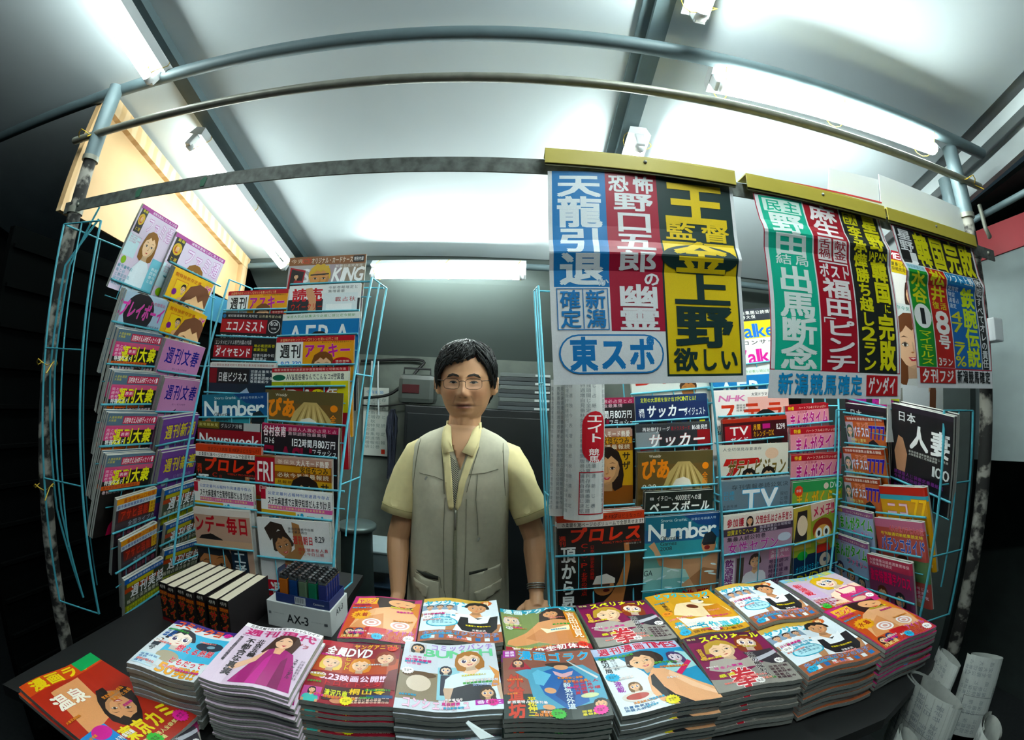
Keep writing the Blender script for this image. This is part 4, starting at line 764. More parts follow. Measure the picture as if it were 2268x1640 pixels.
# plywood gable on the left
XP = -1.47
pb = [onx(p, XP) for p in ((262, 245), (540, 566), (545, 640), (160, 475), (205, 330))]
gab = empty('plywood_gable', (XP, 1.3, .5), 'pale plywood side panel with pine battens above the left shutter', 'panel')
def rel(o, loc):   # keep world geometry under a parent standing at loc
    o.location = -Vector(loc); return o
ptop = [Vector((XP, y, roof_z(y) - .015)) for y in (.86, 1.95)]; low = [onx(p, XP) for p in ((160, 475), (500, 668))]
rel(MB().slab([ptop[0], ptop[1], Vector((XP, 1.95, .42)), Vector((XP, low[0].y - .02, .52))], (-.012, 0, 0)).build('plywood_sheet', M_PLY, gab), gab.location)
def bar(a, b, w, d, nrm=(1, 0, 0)):
    a = Vector(a); b = Vector(b); u = (b - a).normalized(); n = Vector(nrm); s = u.cross(n).normalized() * (w / 2)
    return MB().slab([a - s, b - s, b + s, a + s], n * d)
dv = Vector((0, 0, -.035))
rel(bar(ptop[0] + dv, ptop[1] + dv, .06, .03).build('top_batten', M_PINE, gab), gab.location)
rel(bar((XP, .87, .96), (XP, .845, .5), .05, .028).build('front_batten', M_PINE, gab), gab.location)
rel(bar((XP, 1.92, .66), (XP, 1.92, .42), .05, .028).build('rear_batten', M_PINE, gab), gab.location)
tag(MB().slab([(XP + .004, 1.35, .43), (XP + .004, 1.95, .42), (XP + .004, 1.95, .30), (XP + .004, 1.35, .30)], (.008, 0, 0)).build('blue_board', M_TEALP), 'blue painted board under the plywood gable behind the left racks', 'board')
# beams under the sheet
def beam(x, name, w=.05):
    mb = MB(); y0, y1 = -1.1, 1.97
    mb.slab([(x - w / 2, y0, roof_z(y0)), (x + w / 2, y0, roof_z(y0)), (x + w / 2, y1, roof_z(y1)), (x - w / 2, y1, roof_z(y1))], (0, 0, -.032))
    mb.slab([(x - w / 2 - .03, y0, roof_z(y0) - .001), (x - w / 2, y0, roof_z(y0) - .001), (x - w / 2, y1, roof_z(y1) - .001), (x - w / 2 - .03, y1, roof_z(y1) - .001)], (0, 0, -.012))
    return tag(mb.build(name, M_PIPE), kind='structure')
beam(-1.115, 'ceiling_beam_left'); beam(.35, 'ceiling_beam_right')
# pipes and rails
def rod(name, a, b, r, m, label, cat, n=16, extra=None):
    o = MB().tube([a, b], r, n).build(name, m); return tag(o, label, cat)
rod('roof_pipe', (-2.3, .84, .945), (1.60, .80, .885), .021, M_PIPE, 'thick grey pipe across the ceiling, topmost and nearest', 'pipe')
rod('cross_pipe', (-1.45, .8, .74), (1.52, .8, .735), .0125, M_PIPE2, 'thin greyish brown pipe below the thick ceiling pipe', 'pipe')
rod('back_pipe', (-1.46, 1.955, .64), (1.6, 1.955, .64), .016, M_PIPE, 'grey pipe carrying the lamp at the back', 'pipe')
sr = empty('hanging_rail', (-1.36, .80, .49), 'flat galvanized rail across the stall that carries the posters', 'rail')
mb = MB(); mb.box((1.43, 0, 0), (2.90, .004, .036)); mb.box((1.43, .012, .016), (2.90, .024, .004)); mb.build('strip', M_GALV, sr)
for bx_, bw in ((.33, .022), (.57, .018)): MB().slab([(bx_, -.0022, -.014), (bx_ + bw * .7, -.0022, -.012), (bx_ + bw, -.0022, .010), (bx_ + bw * .5, -.0022, .015), (bx_ - bw * .2, -.0022, .004)], (0, -.0008, 0)).build('paint_mark', mat('green paint', '2f6b50', .7), sr)
for x in (.02, .055, 2.84): MB().lathe([(0, 0), (.006, .0), (.006, .003), (0, .004)], (x, -.002, .002), 10, Matrix.Rotation(math.pi / 2, 3, 'X')).build('bolt', M_PIPE2, sr)
def pole(name, px, xp, ztop, zjoin, label, yy):
    r = empty(name, (xp, yy, FLOOR_Z), label, 'pole')
    z0 = 0
    MB().tube([(0, 0, 0), (0, 0, zjoin - FLOOR_Z)], .021, 16).build('worn_pipe', M_RUST, r)
    MB().tube([(0, 0, zjoin - FLOOR_Z - .002), (0, 0, ztop - FLOOR_Z)], .025, 16).build('upper_sleeve', M_PIPE, r)
    MB().tube([(0, 0, zjoin - FLOOR_Z - .012), (0, 0, zjoin - FLOOR_Z + .004)], .0275, 16).build('collar', M_PIPE2, r); MB().tube([(0, 0, .47 - FLOOR_Z), (0, 0, .49 - FLOOR_Z)], .025, 16).build('clamp', M_PIPE2, r); return r
pole('stall_pole', None, -1.335, .93, .66, 'worn left pole with flaking white paint beside the dark shutter', .812)
pole('stall_pole', None, 1.43, .87, .62, 'worn right pole with flaking paint beside the rightmost poster', .825)
mb = MB(); mb.box((0, 0, 0), (.055, .05, .07), bev=.004); o = mb.build('pole_bracket', M_WHITE, None, (1.435, .795, .24)); tag(o, 'small white metal bracket on the right pole', 'bracket')
for i, (x, y, z, s) in enumerate(((-1.38, .8, .745, 'left end of the thin pipe'), (-1.31, .79, .02, 'left pole, upper'), (-1.31, .79, -.33, 'left pole, lower'), (1.44, .8, .735, 'right end of the thin pipe'))):
    p = [(x + .03 * math.cos(t), y + .03 * math.sin(t), z + .008 * math.sin(t * 3)) for t in np.linspace(0, 6.28, 13)]
    tag(MB().tube(p + [(x + .05, y - .03, z - .03)], .0018, 6).build('wire_tie', M_TIE), 'twisted yellow wire tie at the ' + s, 'tie')
# right hand roof edge, gutters, red awning stripe, neighbour
mb = MB()
for x, z, w, h in ((1.66, .0, .05, .05), (1.76, -.03, .03, .09), (1.86, .03, .05, .03)):
    mb.slab([(x, -.6, roof_z(-.6) + z - .02), (x + w, -.6, roof_z(-.6) + z - .02), (x + w, 1.9, roof_z(1.9) + z - .02), (x, 1.9, roof_z(1.9) + z - .02)], (0, 0, -h))
mb.slab([(1.62, -.8, roof_z(-.8) + .022), (2.0, -.8, roof_z(-.8) + .022), (2.0, 1.95, roof_z(1.95) + .022), (1.62, 1.95, roof_z(1.95) + .022)], (0, 0, .01)); struct(mb, 'trim_roof_edge', M_STEEL)
mb = MB(); mb.slab([(1.92, -.8, 1.3), (3.4, -.8, 1.3), (3.4, 1.9, .66), (1.92, 1.9, .66)], (0, 0, .02)); struct(mb, 'ceiling_neighbour', mat('dark green awning', '31413f', .8, var=.2))
rod('side_rail', (1.62, .2, .74), (1.62, 1.9, .58), .012, M_PIPE, 'thin grey rail running back beside the right pole', 'rail')
mb = MB(); mb.tube([(1.56, .95, .84), (1.56, .95, .7)], .03, 16); tag(mb.build('pipe_stub', M_PIPE), 'short grey pipe stub under the roof edge on the right', 'pipe')
mb = MB(); mb.tube([(1.60, .86, .71), (1.60, .855, .62), (1.61, .85, .59), (1.625, .86, .595)], .008, 8); tag(mb.build('metal_hook', M_PIPE2), 'small steel hook hanging beside the right pole', 'hook')
mb = MB(); mb.slab([(1.7, 1.5, .66), (2.6, -.1, 1.02), (2.6, -.1, .88), (1.7, 1.5, .53)], (.01, .004, 0)); tag(mb.build('red_awning_band', mat('red vinyl', 'b52a34', .5, var=.08)), 'red awning band beyond the right pole', 'awning')
mb = MB(); mb.slab([(1.71, 1.5, .53), (2.61, -.1, .88), (2.61, -.1, -.2), (1.71, 1.5, -.2)], (.01, .004, 0)); tag(mb.build('awning_wall', mat('grey white vinyl', '8d9a9a', .6, var=.1)), 'greyish white vinyl sheet hanging below the red band', 'sheet')
# ------------------------------------------------------------------ lamps
def lamp(p, d, L, down, label, power=1., nt=1, w=.075, h=.055):
    """batten lamp: p start, d direction, L length, down = unit vector towards the tube"""
    d = Vector(d).normalized(); dn = Vector(down); dn = (dn - d * dn.dot(d)).normalized(); s = d.cross(dn)
    M = Matrix((s, d, dn)).transposed()
    r = empty('fluorescent_lamp', p, label, 'lamp'); r.rotation_mode = 'QUATERNION'; r.rotation_quaternion = M.to_quaternion()
    mb = MB()
    mb.slab([(-w * .35, 0, -h * .45), (w * .35, 0, -h * .45), (w / 2, 0, h * .2), (-w / 2, 0, h * .2)], (0, L, 0)); mb.build('batten', M_WHITE, r)
    for y in (.012, L - .012):
        mb = MB(); mb.box((0, y, h * .62), (.03, .022, .05), bev=.004); mb.lathe([(0, 0), (.016, 0), (.016, .02), (0, .02)], (0, y + (.0 if y < .1 else -.02), h * .95), 14, Matrix.Rotation(-math.pi / 2, 3, 'X')); mb.build('lamp_holder', M_WHITE, r)
    MB().tube([(0, .025, h * .95), (0, L - .025, h * .95)], .0145 if nt == 1 else .02, 16).build('tube', mat('lit tube %.2f' % power, 'ffffff', .3, emit=('e9f7f3', TUBE_POWER * power)), r)
    for y in (.035, L * .5, L - .035):
        p_ = [(w * .62 * math.cos(t), y + .01 * math.sin(2 * t), h * .25 + h * .85 * math.sin(t)) for t in np.linspace(0, 6.28, 15)]
        MB().tube(p_, .0012, 5).build('wire_tie', M_TIE, r)
    return r
rd = Vector((0, 1, -.28)).normalized(); rn = Vector((0, -.28, -1)).normalized()
lamp((-1.15, 1.07, roof_z(1.07) - .072), rd, .86, (-.35, -.28, -1), 'lit tube lamp along the left beam running to the back', power=.62)
lamp((-1.13, -.30, roof_z(-.30) - .072), rd, 1.17, (-.35, -.28, -1), 'lit tube lamp on the left beam at the top edge', power=.55)
lamp((.37, 1.13, roof_z(1.13) - .07), rd, .70, rn, 'lit tube lamp on the right beam above the yellow poster clip')
lamp((.42, -.42, roof_z(-.42) - .062), rd, 1.2, rn, 'lit tube lamp on the right beam at the top edge', power=1.2)
lamp((.50, .865, .885), (.80, -.02, -.005), .85, (0, -.45, -1), 'large lit tube lamp along the thick pipe at the upper right', w=.08, nt=2)
lamp((-.69, 1.895, .598), (1, 0, .02), .735, (0, -.6, -1), 'lit tube lamp hung level on the back pipe over the vendor', w=.07, h=.06)
# ------------------------------------------------------------------ wire racks
def wire(mb, pts, r=.0026): return mb.tube(pts, r * 1.15, 6)
def rack(label, P0, P1, back, cols, zt, zb, m=M_WIRE, nstr=3, out=.010):
    """P0, P1: functions z -> front left / right corner; back: vector to the rear frame; cols: pockets from fill()"""
    r = empty('magazine_rack', P0(zb), label, 'rack'); o = Vector(P0(zb)); back = Vector(back); sd = (Vector(P1(zb)) - o).normalized()
    for P, sg in ((P0, -1), (P1, 1)):
        mb = MB(); a = [Vector(P(z)) - o + sd * sg * out for z in np.linspace(zb, zt, 7)]; wire(mb, a, .0033); wire(mb, [p + back for p in a], .003); wire(mb, [p + back * .5 for p in a[1:]], .0022)
        for q in (0, 2, 4, 6): wire(mb, [a[q], a[q] + back], .0022)
        mb.build('side_frame', m, r)
    for c in cols:
        for i, q in enumerate(c):
            Z, Y, X = q['Z'], q['Y'], q['X']; last = i == len(c) - 1
            if last: p = q['a'] - Y * .115 + Z * .005; e = q['b'] - Y * .115 + Z * .005; dn = .10
            else: n_ = c[i + 1]; p = n_['a'] + Y * .010; p += Z * ((q['a'] - p).dot(Z) + .0033); e = p + X * (q['b'] - q['a']).length; dn = .05
            mb = MB(); p = p - X * .006 - o; e = e + X * .006 - o; wire(mb, [p, e], .0029)
            for k in range(1, nstr + 1): s_ = p.lerp(e, k / (nstr + 1)); wire(mb, [s_, s_ - Y * dn], .0014)
            wire(mb, [p - Y * dn, e - Y * dn], .0016); mb.build('pocket_rod', m, r)
    mb = MB(); a = Vector(P0(zt)) - o; b = Vector(P1(zt)) - o; wire(mb, [a + back, b + back], .0027)
    for k in range(1, 4): f = k / 4; wire(mb, [a.lerp(b, f) + back, (Vector(P0(zb)) - o).lerp(Vector(P1(zb)) - o, f) + back], .002)
    mb.build('back_grid', m, r); return r
# ---- left rack facing the customer
def yl(z): return 1.03 + .25 * (z + .5)
LC = [  # key, TL, TR, copies, label, short
 ('king', (643, 572), (812, 563), 2, 'football magazine with a blond headband player, top of the left rack', 'football magazine with the blond player', .10),
 ('yomiuri', (642, 634), (800, 627), 2, 'weekly with two big red characters over a dark photo, second row down', 'weekly with two red characters', .06),
 ('aera', (627, 697), (797, 690), 3, 'blue weekly with four tall white capitals', 'blue weekly with four capitals', .04),
 ('ascii', (613, 750), (785, 744), 4, 'orange computer weekly with magenta title, lower of two', 'lower orange computer weekly', .02),
 ('spa', (603, 816), (772, 812), 3, 'red and yellow weekly with a white Latin title and an oval yellow note', 'red and yellow weekly', 0),
 ('pia', (588, 864), (761, 873), 3, 'brown listings weekly with orange title, left of the vendor in the left centre rack', 'brown listings weekly left', -.015),
 ('flash', (580, 938), (750, 950), 3, 'dark photo weekly with maroon headline band', 'dark photo weekly', -.03),
 ('friday', (565, 1008), (735, 1021), 2, 'photo weekly with a red block on its left and a yellow brown cover', 'photo weekly with red block', -.04),
 ('post', (578, 1082), (735, 1097), 4, 'white banded weekly with bold black headline, right column of the left centre rack', 'white banded weekly in right column', -.05),
 ('asahi', (568, 1146), (728, 1158), 3, 'white weekly with a young man in a plaid shirt, behind the lighters', 'white weekly with plaid shirt', -.065),
 ('ascii', (507, 647), (640, 641), 2, 'orange computer weekly with magenta title, topmost of the left column', 'topmost orange computer weekly', .065),
 ('economist', (494, 693), (627, 696), 2, 'black economics weekly with a red title block and round date mark', 'black economics weekly', .045),
 ('diamond', (476, 749), (613, 751), 2, 'black business weekly with a dark red title block and yellow side text', 'business weekly with dark red block', .025),
 ('nikkei', (466, 803), (612, 806), 2, 'dark navy business weekly with a black title block under a pale strip', 'dark navy business weekly', .005),
 ('number', (447, 875), (592, 870), 2, 'teal sports magazine with big white Latin title in the left centre rack', 'teal sports magazine left', -.01),
 ('newsweek', (438, 932), (579, 940), 3, 'black news weekly with a red band and white Latin title', 'black news weekly with red band', -.025),
 ('puroresu', (433, 983), (579, 993), 4, 'wrestling weekly with red title in the left centre rack', 'wrestling weekly on the left', -.035),
 ('post', (430, 1066), (560, 1079), 4, 'white banded weekly with bold black headline, in the left column', 'white banded weekly in left column', -.05),
 ('mainichi', (428, 1124), (551, 1134), 3, 'weekly showing a capped face and large red characters behind the row of comics', 'weekly with the capped face', -.06),
]
cl = fill([(q[:6] + ('rack',)) for q in LC], yl, ('y', 1.05), (0, .03, 1), 'weeklies in the left centre rack')
rack('light blue wire magazine rack left of the vendor', lambda z: Vector((-.982, yl(z) - .004, z)), lambda z: Vector((-.460, yl(z) - .004, z)), (.01, .13, .0), cl, .36, -.56)
# ---- right racks facing the customer
def yr(z): return 1.06 + .27 * (z + .5)
RC = [
 ('duniq', (1392, 790), (1566, 778), 2, 'pale sports magazine with big red Latin letters, mostly behind the yellow poster', 'pale sports magazine with red letters', 1),
 ('soccerd', (1406, 880), (1565, 872), 3, 'navy football weekly showing four players', 'navy football weekly', 1),
 ('soccerm', (1408, 943), (1572, 935), 3, 'dark football weekly with a white slanted title edged in red', 'dark football weekly', 1),
 ('pia', (1413, 1003), (1579, 997), 4, 'brown listings weekly with orange title, right of the vendor', 'brown listings weekly right', 1),
 ('baseball', (1430, 1092), (1580, 1085), 4, 'black and green baseball weekly', 'black and green baseball weekly', 1),
 ('puroresu', (1233, 1142), (1427, 1130), 5, 'black wrestling weekly with red title and a swimmer in a white cap', 'wrestling weekly lowest on the right', 1),
 ('number', (1430, 1148), (1594, 1135), 3, 'teal sports magazine with a swimmer and red characters at its foot', 'teal sports magazine on the right', 1),
 ('flash', (1222, 885), (1404, 880), 2, 'dark photo weekly behind the rolled newspapers', 'dark photo weekly behind newspapers', 1),
 ('friday', (1228, 955), (1400, 950), 2, 'photo weekly with red block hidden behind the rolled newspapers', 'photo weekly behind newspapers', 1),
 ('walker', (1585, 690), (1725, 680), 2, 'town guide with blue Latin letters on yellow between two posters', 'town guide between two posters', 2),
 ('aera', (1572, 822), (1735, 812), 3, 'blue weekly with white capitals partly behind the posters', 'blue weekly behind the posters', 2),
 ('nhk', (1574, 868), (1745, 862), 2, 'white television magazine with pink Latin letters and red title', 'white television magazine', 2),
 ('tvguide', (1600, 931), (1742, 920), 4, 'dark red television guide with a red title block', 'dark red television guide', 2),
 ('television', (1592, 990), (1746, 983), 4, 'white television weekly with brown title and two faces', 'white television weekly with two faces', 2),
 ('tvstation', (1595, 1068), (1751, 1055), 4, 'grey blue television weekly with glowing white Latin letters', 'grey blue television weekly', 2),
 ('josei', (1603, 1146), (1757, 1125), 4, 'mauve women weekly with red headline band and a woman in a white jacket', 'mauve women weekly', 2),
 ('mtpink', (1738, 900), (1834, 893), 2, 'pink four panel comic monthly, topmost of three in the corner', 'topmost pink comic monthly', 2),
 ('mtpink', (1750, 950), (1861, 943), 2, 'pink four panel comic monthly, middle of three in the corner', 'middle pink comic monthly', 2),
 ('mtpink', (1752, 1009), (1864, 1003), 2, 'pink four panel comic monthly, lowest of three in the corner', 'lowest pink comic monthly', 2),
 ('kurabu', (1756, 1070), (1866, 1059), 2, 'green topped comic monthly with yellow title and a disc in the corner', 'green topped comic monthly', 2),
 ('dvdbook', (1757, 1128), (1850, 1105), 2, 'yellow green comic with a big eyed brown haired figure and a disc', 'yellow green comic with disc', 2),
]
c1 = fill([(q[:6] + ('rack',)) for q in RC if q[6] == 1], yr, ('y', 1.07), (0, .04, 1), 'weeklies in the near right rack')
c2 = fill([(q[:6] + ('rack',)) for q in RC if q[6] == 2], yr, ('y', 1.07), (0, .04, 1), 'magazines in the right corner rack')
rack('light blue wire magazine rack right of the vendor', lambda z: Vector((.148 - .075 * (z + .54), yr(z) - .006, z)), lambda z: Vector((.606 - .01 * (z + .5), yr(z) - .006, z)), (-.01, .06, .0), c1, .36, -.56)
rack('light blue wire magazine rack in the right corner', lambda z: Vector((.626 - .01 * (z + .5), yr(z) - .006, z)), lambda z: Vector((1.0 + .20 * (z + .49), yr(z) - .006, z)), (-.01, .13, .0), c2, .30, -.56)
# ---- left side rack
def xl(z): return -1.13 - .05 * z
LS = [
 ('famitsu', (318, 452), (395, 500), 2, 'pink and white game weekly, tall copy at the very top left', 'tall game weekly at top left', 'rack', .0),
 ('famitsu', (393, 514), (499, 577), 2, 'pink and white game weekly beside the plywood, right of its taller twin', 'game weekly beside the plywood', 'rack', .0),
 ('bigface', (390, 592), (473, 631), 2, 'yellow comic with a big brown haired face, upper of two', 'upper yellow comic', 'rack', .08),
 ('bigface', (377, 669), (459, 701), 2, 'yellow comic with a big brown haired face, lower of two', 'lower yellow comic', 'rack', .08),
 ('playboy', (282, 642), (374, 669), 4, 'grey blue weekly with pink title over black hair in the left side rack', 'grey blue weekly with pink title', 'rack', .08),
 ('taishu', (264, 728), (361, 743), 4, 'weekly with yellow brush title on black, first of four down the left side rack', 'first yellow brush title weekly', 'rack', .25),
 ('taishu', (254, 824), (355, 831), 4, 'weekly with yellow brush title on black, second of four down', 'second yellow brush title weekly', 'rack', .25),
 ('taishu', (241, 915), (350, 917), 4, 'weekly with yellow brush title on black, third of four down', 'third yellow brush title weekly', 'rack', .25),
 ('taishu', (238, 1009), (345, 1003), 4, 'weekly with yellow brush title on black, lowest of four', 'lowest yellow brush title weekly', 'rack', .25),
 ('bunshun', (368, 750), (455, 771), 3, 'plain pink weekly with blue brush title, upper of two', 'upper plain pink weekly', 'rack', .15),
 ('bunshun', (366, 837), (448, 846), 3, 'plain pink weekly with blue brush title, lower of two', 'lower plain pink weekly', 'rack', .15),
 ('shincho', (362, 930), (442, 919), 3, 'purple weekly with yellow brush title, upper of two', 'upper purple weekly', 'rack', .2),
 ('shincho', (360, 1004), (442, 991), 3, 'purple weekly with yellow brush title, lower of two', 'lower purple weekly', 'rack', .2),
 ('geino', (262, 1110), (353, 1082), 1, 'folded weekly with orange band and red title, upper of two', 'upper folded orange band weekly', 'fold', .35),
 ('geino', (270, 1203), (353, 1158), 1, 'folded weekly with orange band and red title, lower of two', 'lower folded orange band weekly', 'fold', .35),
 ('jitsuwa', (367, 1089), (446, 1063), 1, 'folded weekly with slanted white title, topmost of four in the left side rack', 'topmost folded white title weekly', 'fold', .3),
 ('jitsuwa', (370, 1166), (449, 1132), 1, 'folded weekly with slanted white title, second of four', 'second folded white title weekly', 'fold', .3),
 ('jitsuwa', (367, 1223), (451, 1194), 1, 'folded weekly with slanted white title, third of four beside the comics', 'third folded white title weekly', 'fold', .3),
 ('jitsuwa', (278, 1289), (367, 1236), 1, 'folded weekly with slanted white title, lowest on the left side rack', 'lowest folded white title weekly', 'fold', .4),
]
cs = fill([q[:7] for q in LS], lambda z: xl(z) + .08, ('x', -1.12), (.30, 0, 1), 'weeklies in the left side rack')
rack('teal wire magazine rack along the dark left shutter', lambda z: Vector((xl(z), .80, z)), lambda z: Vector((xl(z), 1.34, z)), (-.16, -.02, 0), cs, .42, -.66, M_WIRE2, out=.01)
mb = MB()
for k in (0, .025): wire(mb, [(-1.19 - k, .80 + k, .47 - k), (-1.26 - k, .79, .30), (-1.28 - k, .80, .0), (-1.27 - k, .82, -.4), (-1.22, .83, -.66)], .0028)
tag(mb.build('rack_loop', M_WIRE2), 'bent teal wire loops on the outer edge of the left side rack', 'wire')
# ---- right side rack
def xr(z): return 1.12
RS = [
 ('magenta', (1868, 840), (1990, 862), 2, 'black and magenta magazine high in the right side rack', 'black and magenta magazine', 'rack', .0),
 ('tsuma', (1872, 893), (1962, 905), 2, 'black magazine with white characters behind the folded slot machine magazines', 'farther black magazine', 'rack', .0),
 ('tsuma', (1975, 893), (2112, 925), 3, 'large black magazine with huge white characters at the far right', 'large black magazine', 'rack', .0),
 ('pachislot', (1868, 922), (1955, 925), 1, 'folded slot machine comic, topmost of three', 'topmost folded slot comic', 'fold', .15),
 ('pachislot', (1864, 992), (1955, 998), 1, 'folded slot machine comic, middle of three', 'middle folded slot comic', 'fold', .15),
 ('pachislot', (1866, 1056), (1946, 1064), 1, 'folded slot machine comic, lowest of three', 'lowest folded slot comic', 'fold', .15),
 ('king777', (1944, 1078), (2050, 1082), 1, 'yellow folded gambling magazine right of the slot machine comics', 'yellow folded gambling magazine', 'fold', .15),
 ('mtgreen', (1848, 1122), (1930, 1140), 1, 'folded comic monthly with green title, upper of two', 'upper folded green title comic', 'fold', .25),
 ('mtgreen', (1840, 1180), (1920, 1208), 1, 'folded comic monthly with green title, lower of two', 'lower folded green title comic', 'fold', .25),
 ('pachinko', (1934, 1148), (2045, 1160), 1, 'pink pinball guide magazine with blue title', 'pink pinball guide', 'fold', .2),
 ('yanmaga', (1918, 1228), (2018, 1252), 1, 'dull pink folded comic lowest on the right side rack', 'dull pink folded comic', 'fold', .2),
]
cr_ = fill([q[:7] for q in RS], lambda z: xr(z) - .05, ('x', 1.12), (-.26, 0, 1), 'magazines in the right side rack')
rack('teal wire magazine rack along the right side', lambda z: Vector((xr(z) - .04, 1.15, z)), lambda z: Vector((xr(z) - .04, .765, z)), (.14, 0, 0), cr_, .0, -.56, M_WIRE2, out=.02)
# ------------------------------------------------------------------ counter
TZ = -.605
mb = MB(); mb.slab([(-.93, .40, TZ - .025), (-.3, .46, TZ - .025), (.3, .50, TZ - .025), (.75, .53, TZ - .025), (1.04, .64, TZ - .025), (1.04, 1.30, TZ - .025), (.20, 1.30, TZ - .025), (.18, 1.03, TZ - .025), (-.44, 1.03, TZ - .025), (-.46, 1.30, TZ - .025), (-.97, 1.30, TZ - .025)], (0, 0, .025))
ct = empty('counter', (.10, .80, FLOOR_Z), 'low dark counter board under the piles of comics', 'counter')
rel(mb.build('counter_board', mat('dark lacquered board', '060809', .6, var=.3), ct), ct.location)
for x, y in ((-.88, .48), (.55, .60), (-.92, 1.25), (.98, 1.25)):
    rel(MB().box((x, y, (TZ - .025 + FLOOR_Z) / 2), (.05, .05, TZ - .025 - FLOOR_Z)).build('leg', M_DARK, ct), ct.location)
lg = empty('ledge', (-.13, 1.13, FLOOR_Z), 'narrow dark ledge under the hands of the vendor behind the piles', 'shelf')
MB().box((0, .0, .79), (.60, .19, .02), bev=.002).build('ledge_board', M_DARK, lg)
for s_ in (-1, 1): MB().box((s_ * .27, 0, .39), (.03, .15, .78)).build('leg', M_DARK, lg)
SZ = -.49
ST = [
 ('beach', [(798, 1321), (948, 1328), (910, 1419), (736, 1401)], 11, 'swimsuit photo comic weekly right of the white carton', 'swimsuit weeklies right of the white carton', 0),
 ('white', [(950, 1326), (1109, 1328), (1109, 1419), (912, 1413)], 11, 'comic weekly with a man in a white shirt, leftmost of three such', 'white shirt weeklies in front of the vendor', 0),
 ('swim', [(1114, 1349), (1279, 1344), (1308, 1432), (1114, 1440)], 11, 'comic weekly with a reclining swimsuit model and blue title', 'reclining model weeklies', 0),
 ('fist', [(1286, 1340), (1434, 1324), (1495, 1409), (1315, 1427)], 11, 'comic weekly with yellow title and a red brushed character, farther of two', 'yellow title weeklies, farther pile', 0),
 ('yellow', [(1436, 1322), (1580, 1302), (1656, 1385), (1499, 1409)], 11, 'ochre comic weekly with pale blue title', 'ochre weeklies with blue title', 0),
 ('white', [(1591, 1299), (1717, 1284), (1806, 1355), (1672, 1385)], 11, 'comic weekly with a man in a white shirt, farther of the right two', 'white shirt weeklies, farther right pile', .015),
 ('blonde', [(1725, 1288), (1847, 1263), (1939, 1318), (1827, 1349)], 11, 'comic monthly with a blonde drawn girl in the right corner', 'blonde girl comics', 0),
 ('comicblue', [(400, 1378), (522, 1399), (441, 1516), (275, 1455)], 12, 'blue and red comic with a black haired drawn boy at the left', 'blue and red comics at the left', 0),
 ('dvd', [(728, 1421), (907, 1429), (855, 1562), (641, 1540)], 12, 'red comic weekly with three laughing faces and white Latin letters', 'red laughing face weeklies', 0),
 ('punch', [(909, 1424), (1109, 1424), (1108, 1570), (858, 1561)], 12, 'pale comic weekly with lilac title and a drawn woman in a white top', 'pale lilac title weeklies', 0),
 ('goraku', [(1115, 1441), (1312, 1436), (1359, 1584), (1115, 1587)], 12, 'comic weekly with a straw hatted swordsman in blue robes', 'swordsman weeklies', 0),
 ('times', [(1317, 1434), (1504, 1414), (1596, 1533), (1367, 1580)], 12, 'comic weekly with a short haired smiling woman in a black top', 'smiling woman weeklies', 0),
 ('fist', [(1508, 1412), (1674, 1394), (1784, 1495), (1600, 1528)], 12, 'comic weekly with yellow title and a red brushed character, nearer of two', 'yellow title weeklies, nearer pile', 0),
 ('white', [(1678, 1396), (1825, 1362), (1953, 1441), (1791, 1493)], 12, 'comic weekly with a man in a white shirt, nearer of the right two', 'white shirt weeklies, nearer right pile', 0),
 ('beach', [(1829, 1351), (1941, 1317), (2074, 1380), (1957, 1434)], 12, 'swimsuit photo comic weekly, rightmost on the counter', 'swimsuit weeklies at the right end', 0),
]
for key, q, n, lab, short, up in ST: stack(key, q, SZ + up, 10 if D[key][3] > .0085 else n, lab, short, dz=.0105 + up * .1)
# pink weekly pile with shifted upper copies
GQ = [(550, 1378), (725, 1405), (635, 1535), (440, 1490)]
stack('gendai', GQ, SZ + .025, 3, 'pink current affairs weekly with a woman in a magenta dress', 'pink weeklies, upper pile', dz=.0065, jig=.004)
stack('gendai', [(560, 1402), (735, 1425), (642, 1562), (445, 1518)], SZ + .003, 16, 'pink weekly just below the three shifted upper copies', 'pink weeklies, lower pile', dz=.0065)
# low pile in the near left corner
stack('corner', [(60, 1515), (205, 1440), (435, 1590), (250, 1720)], -.563, 3, 'comic with an upside down dark haired woman in the near left corner', 'comics in the near left corner', dz=.0105)
stack('fist', [(262, 1575), (420, 1560), (470, 1680), (330, 1720)], -.574, 2, 'comic with a red brushed character at the lower left edge', 'red character comics at the lower left edge', dz=.0105)
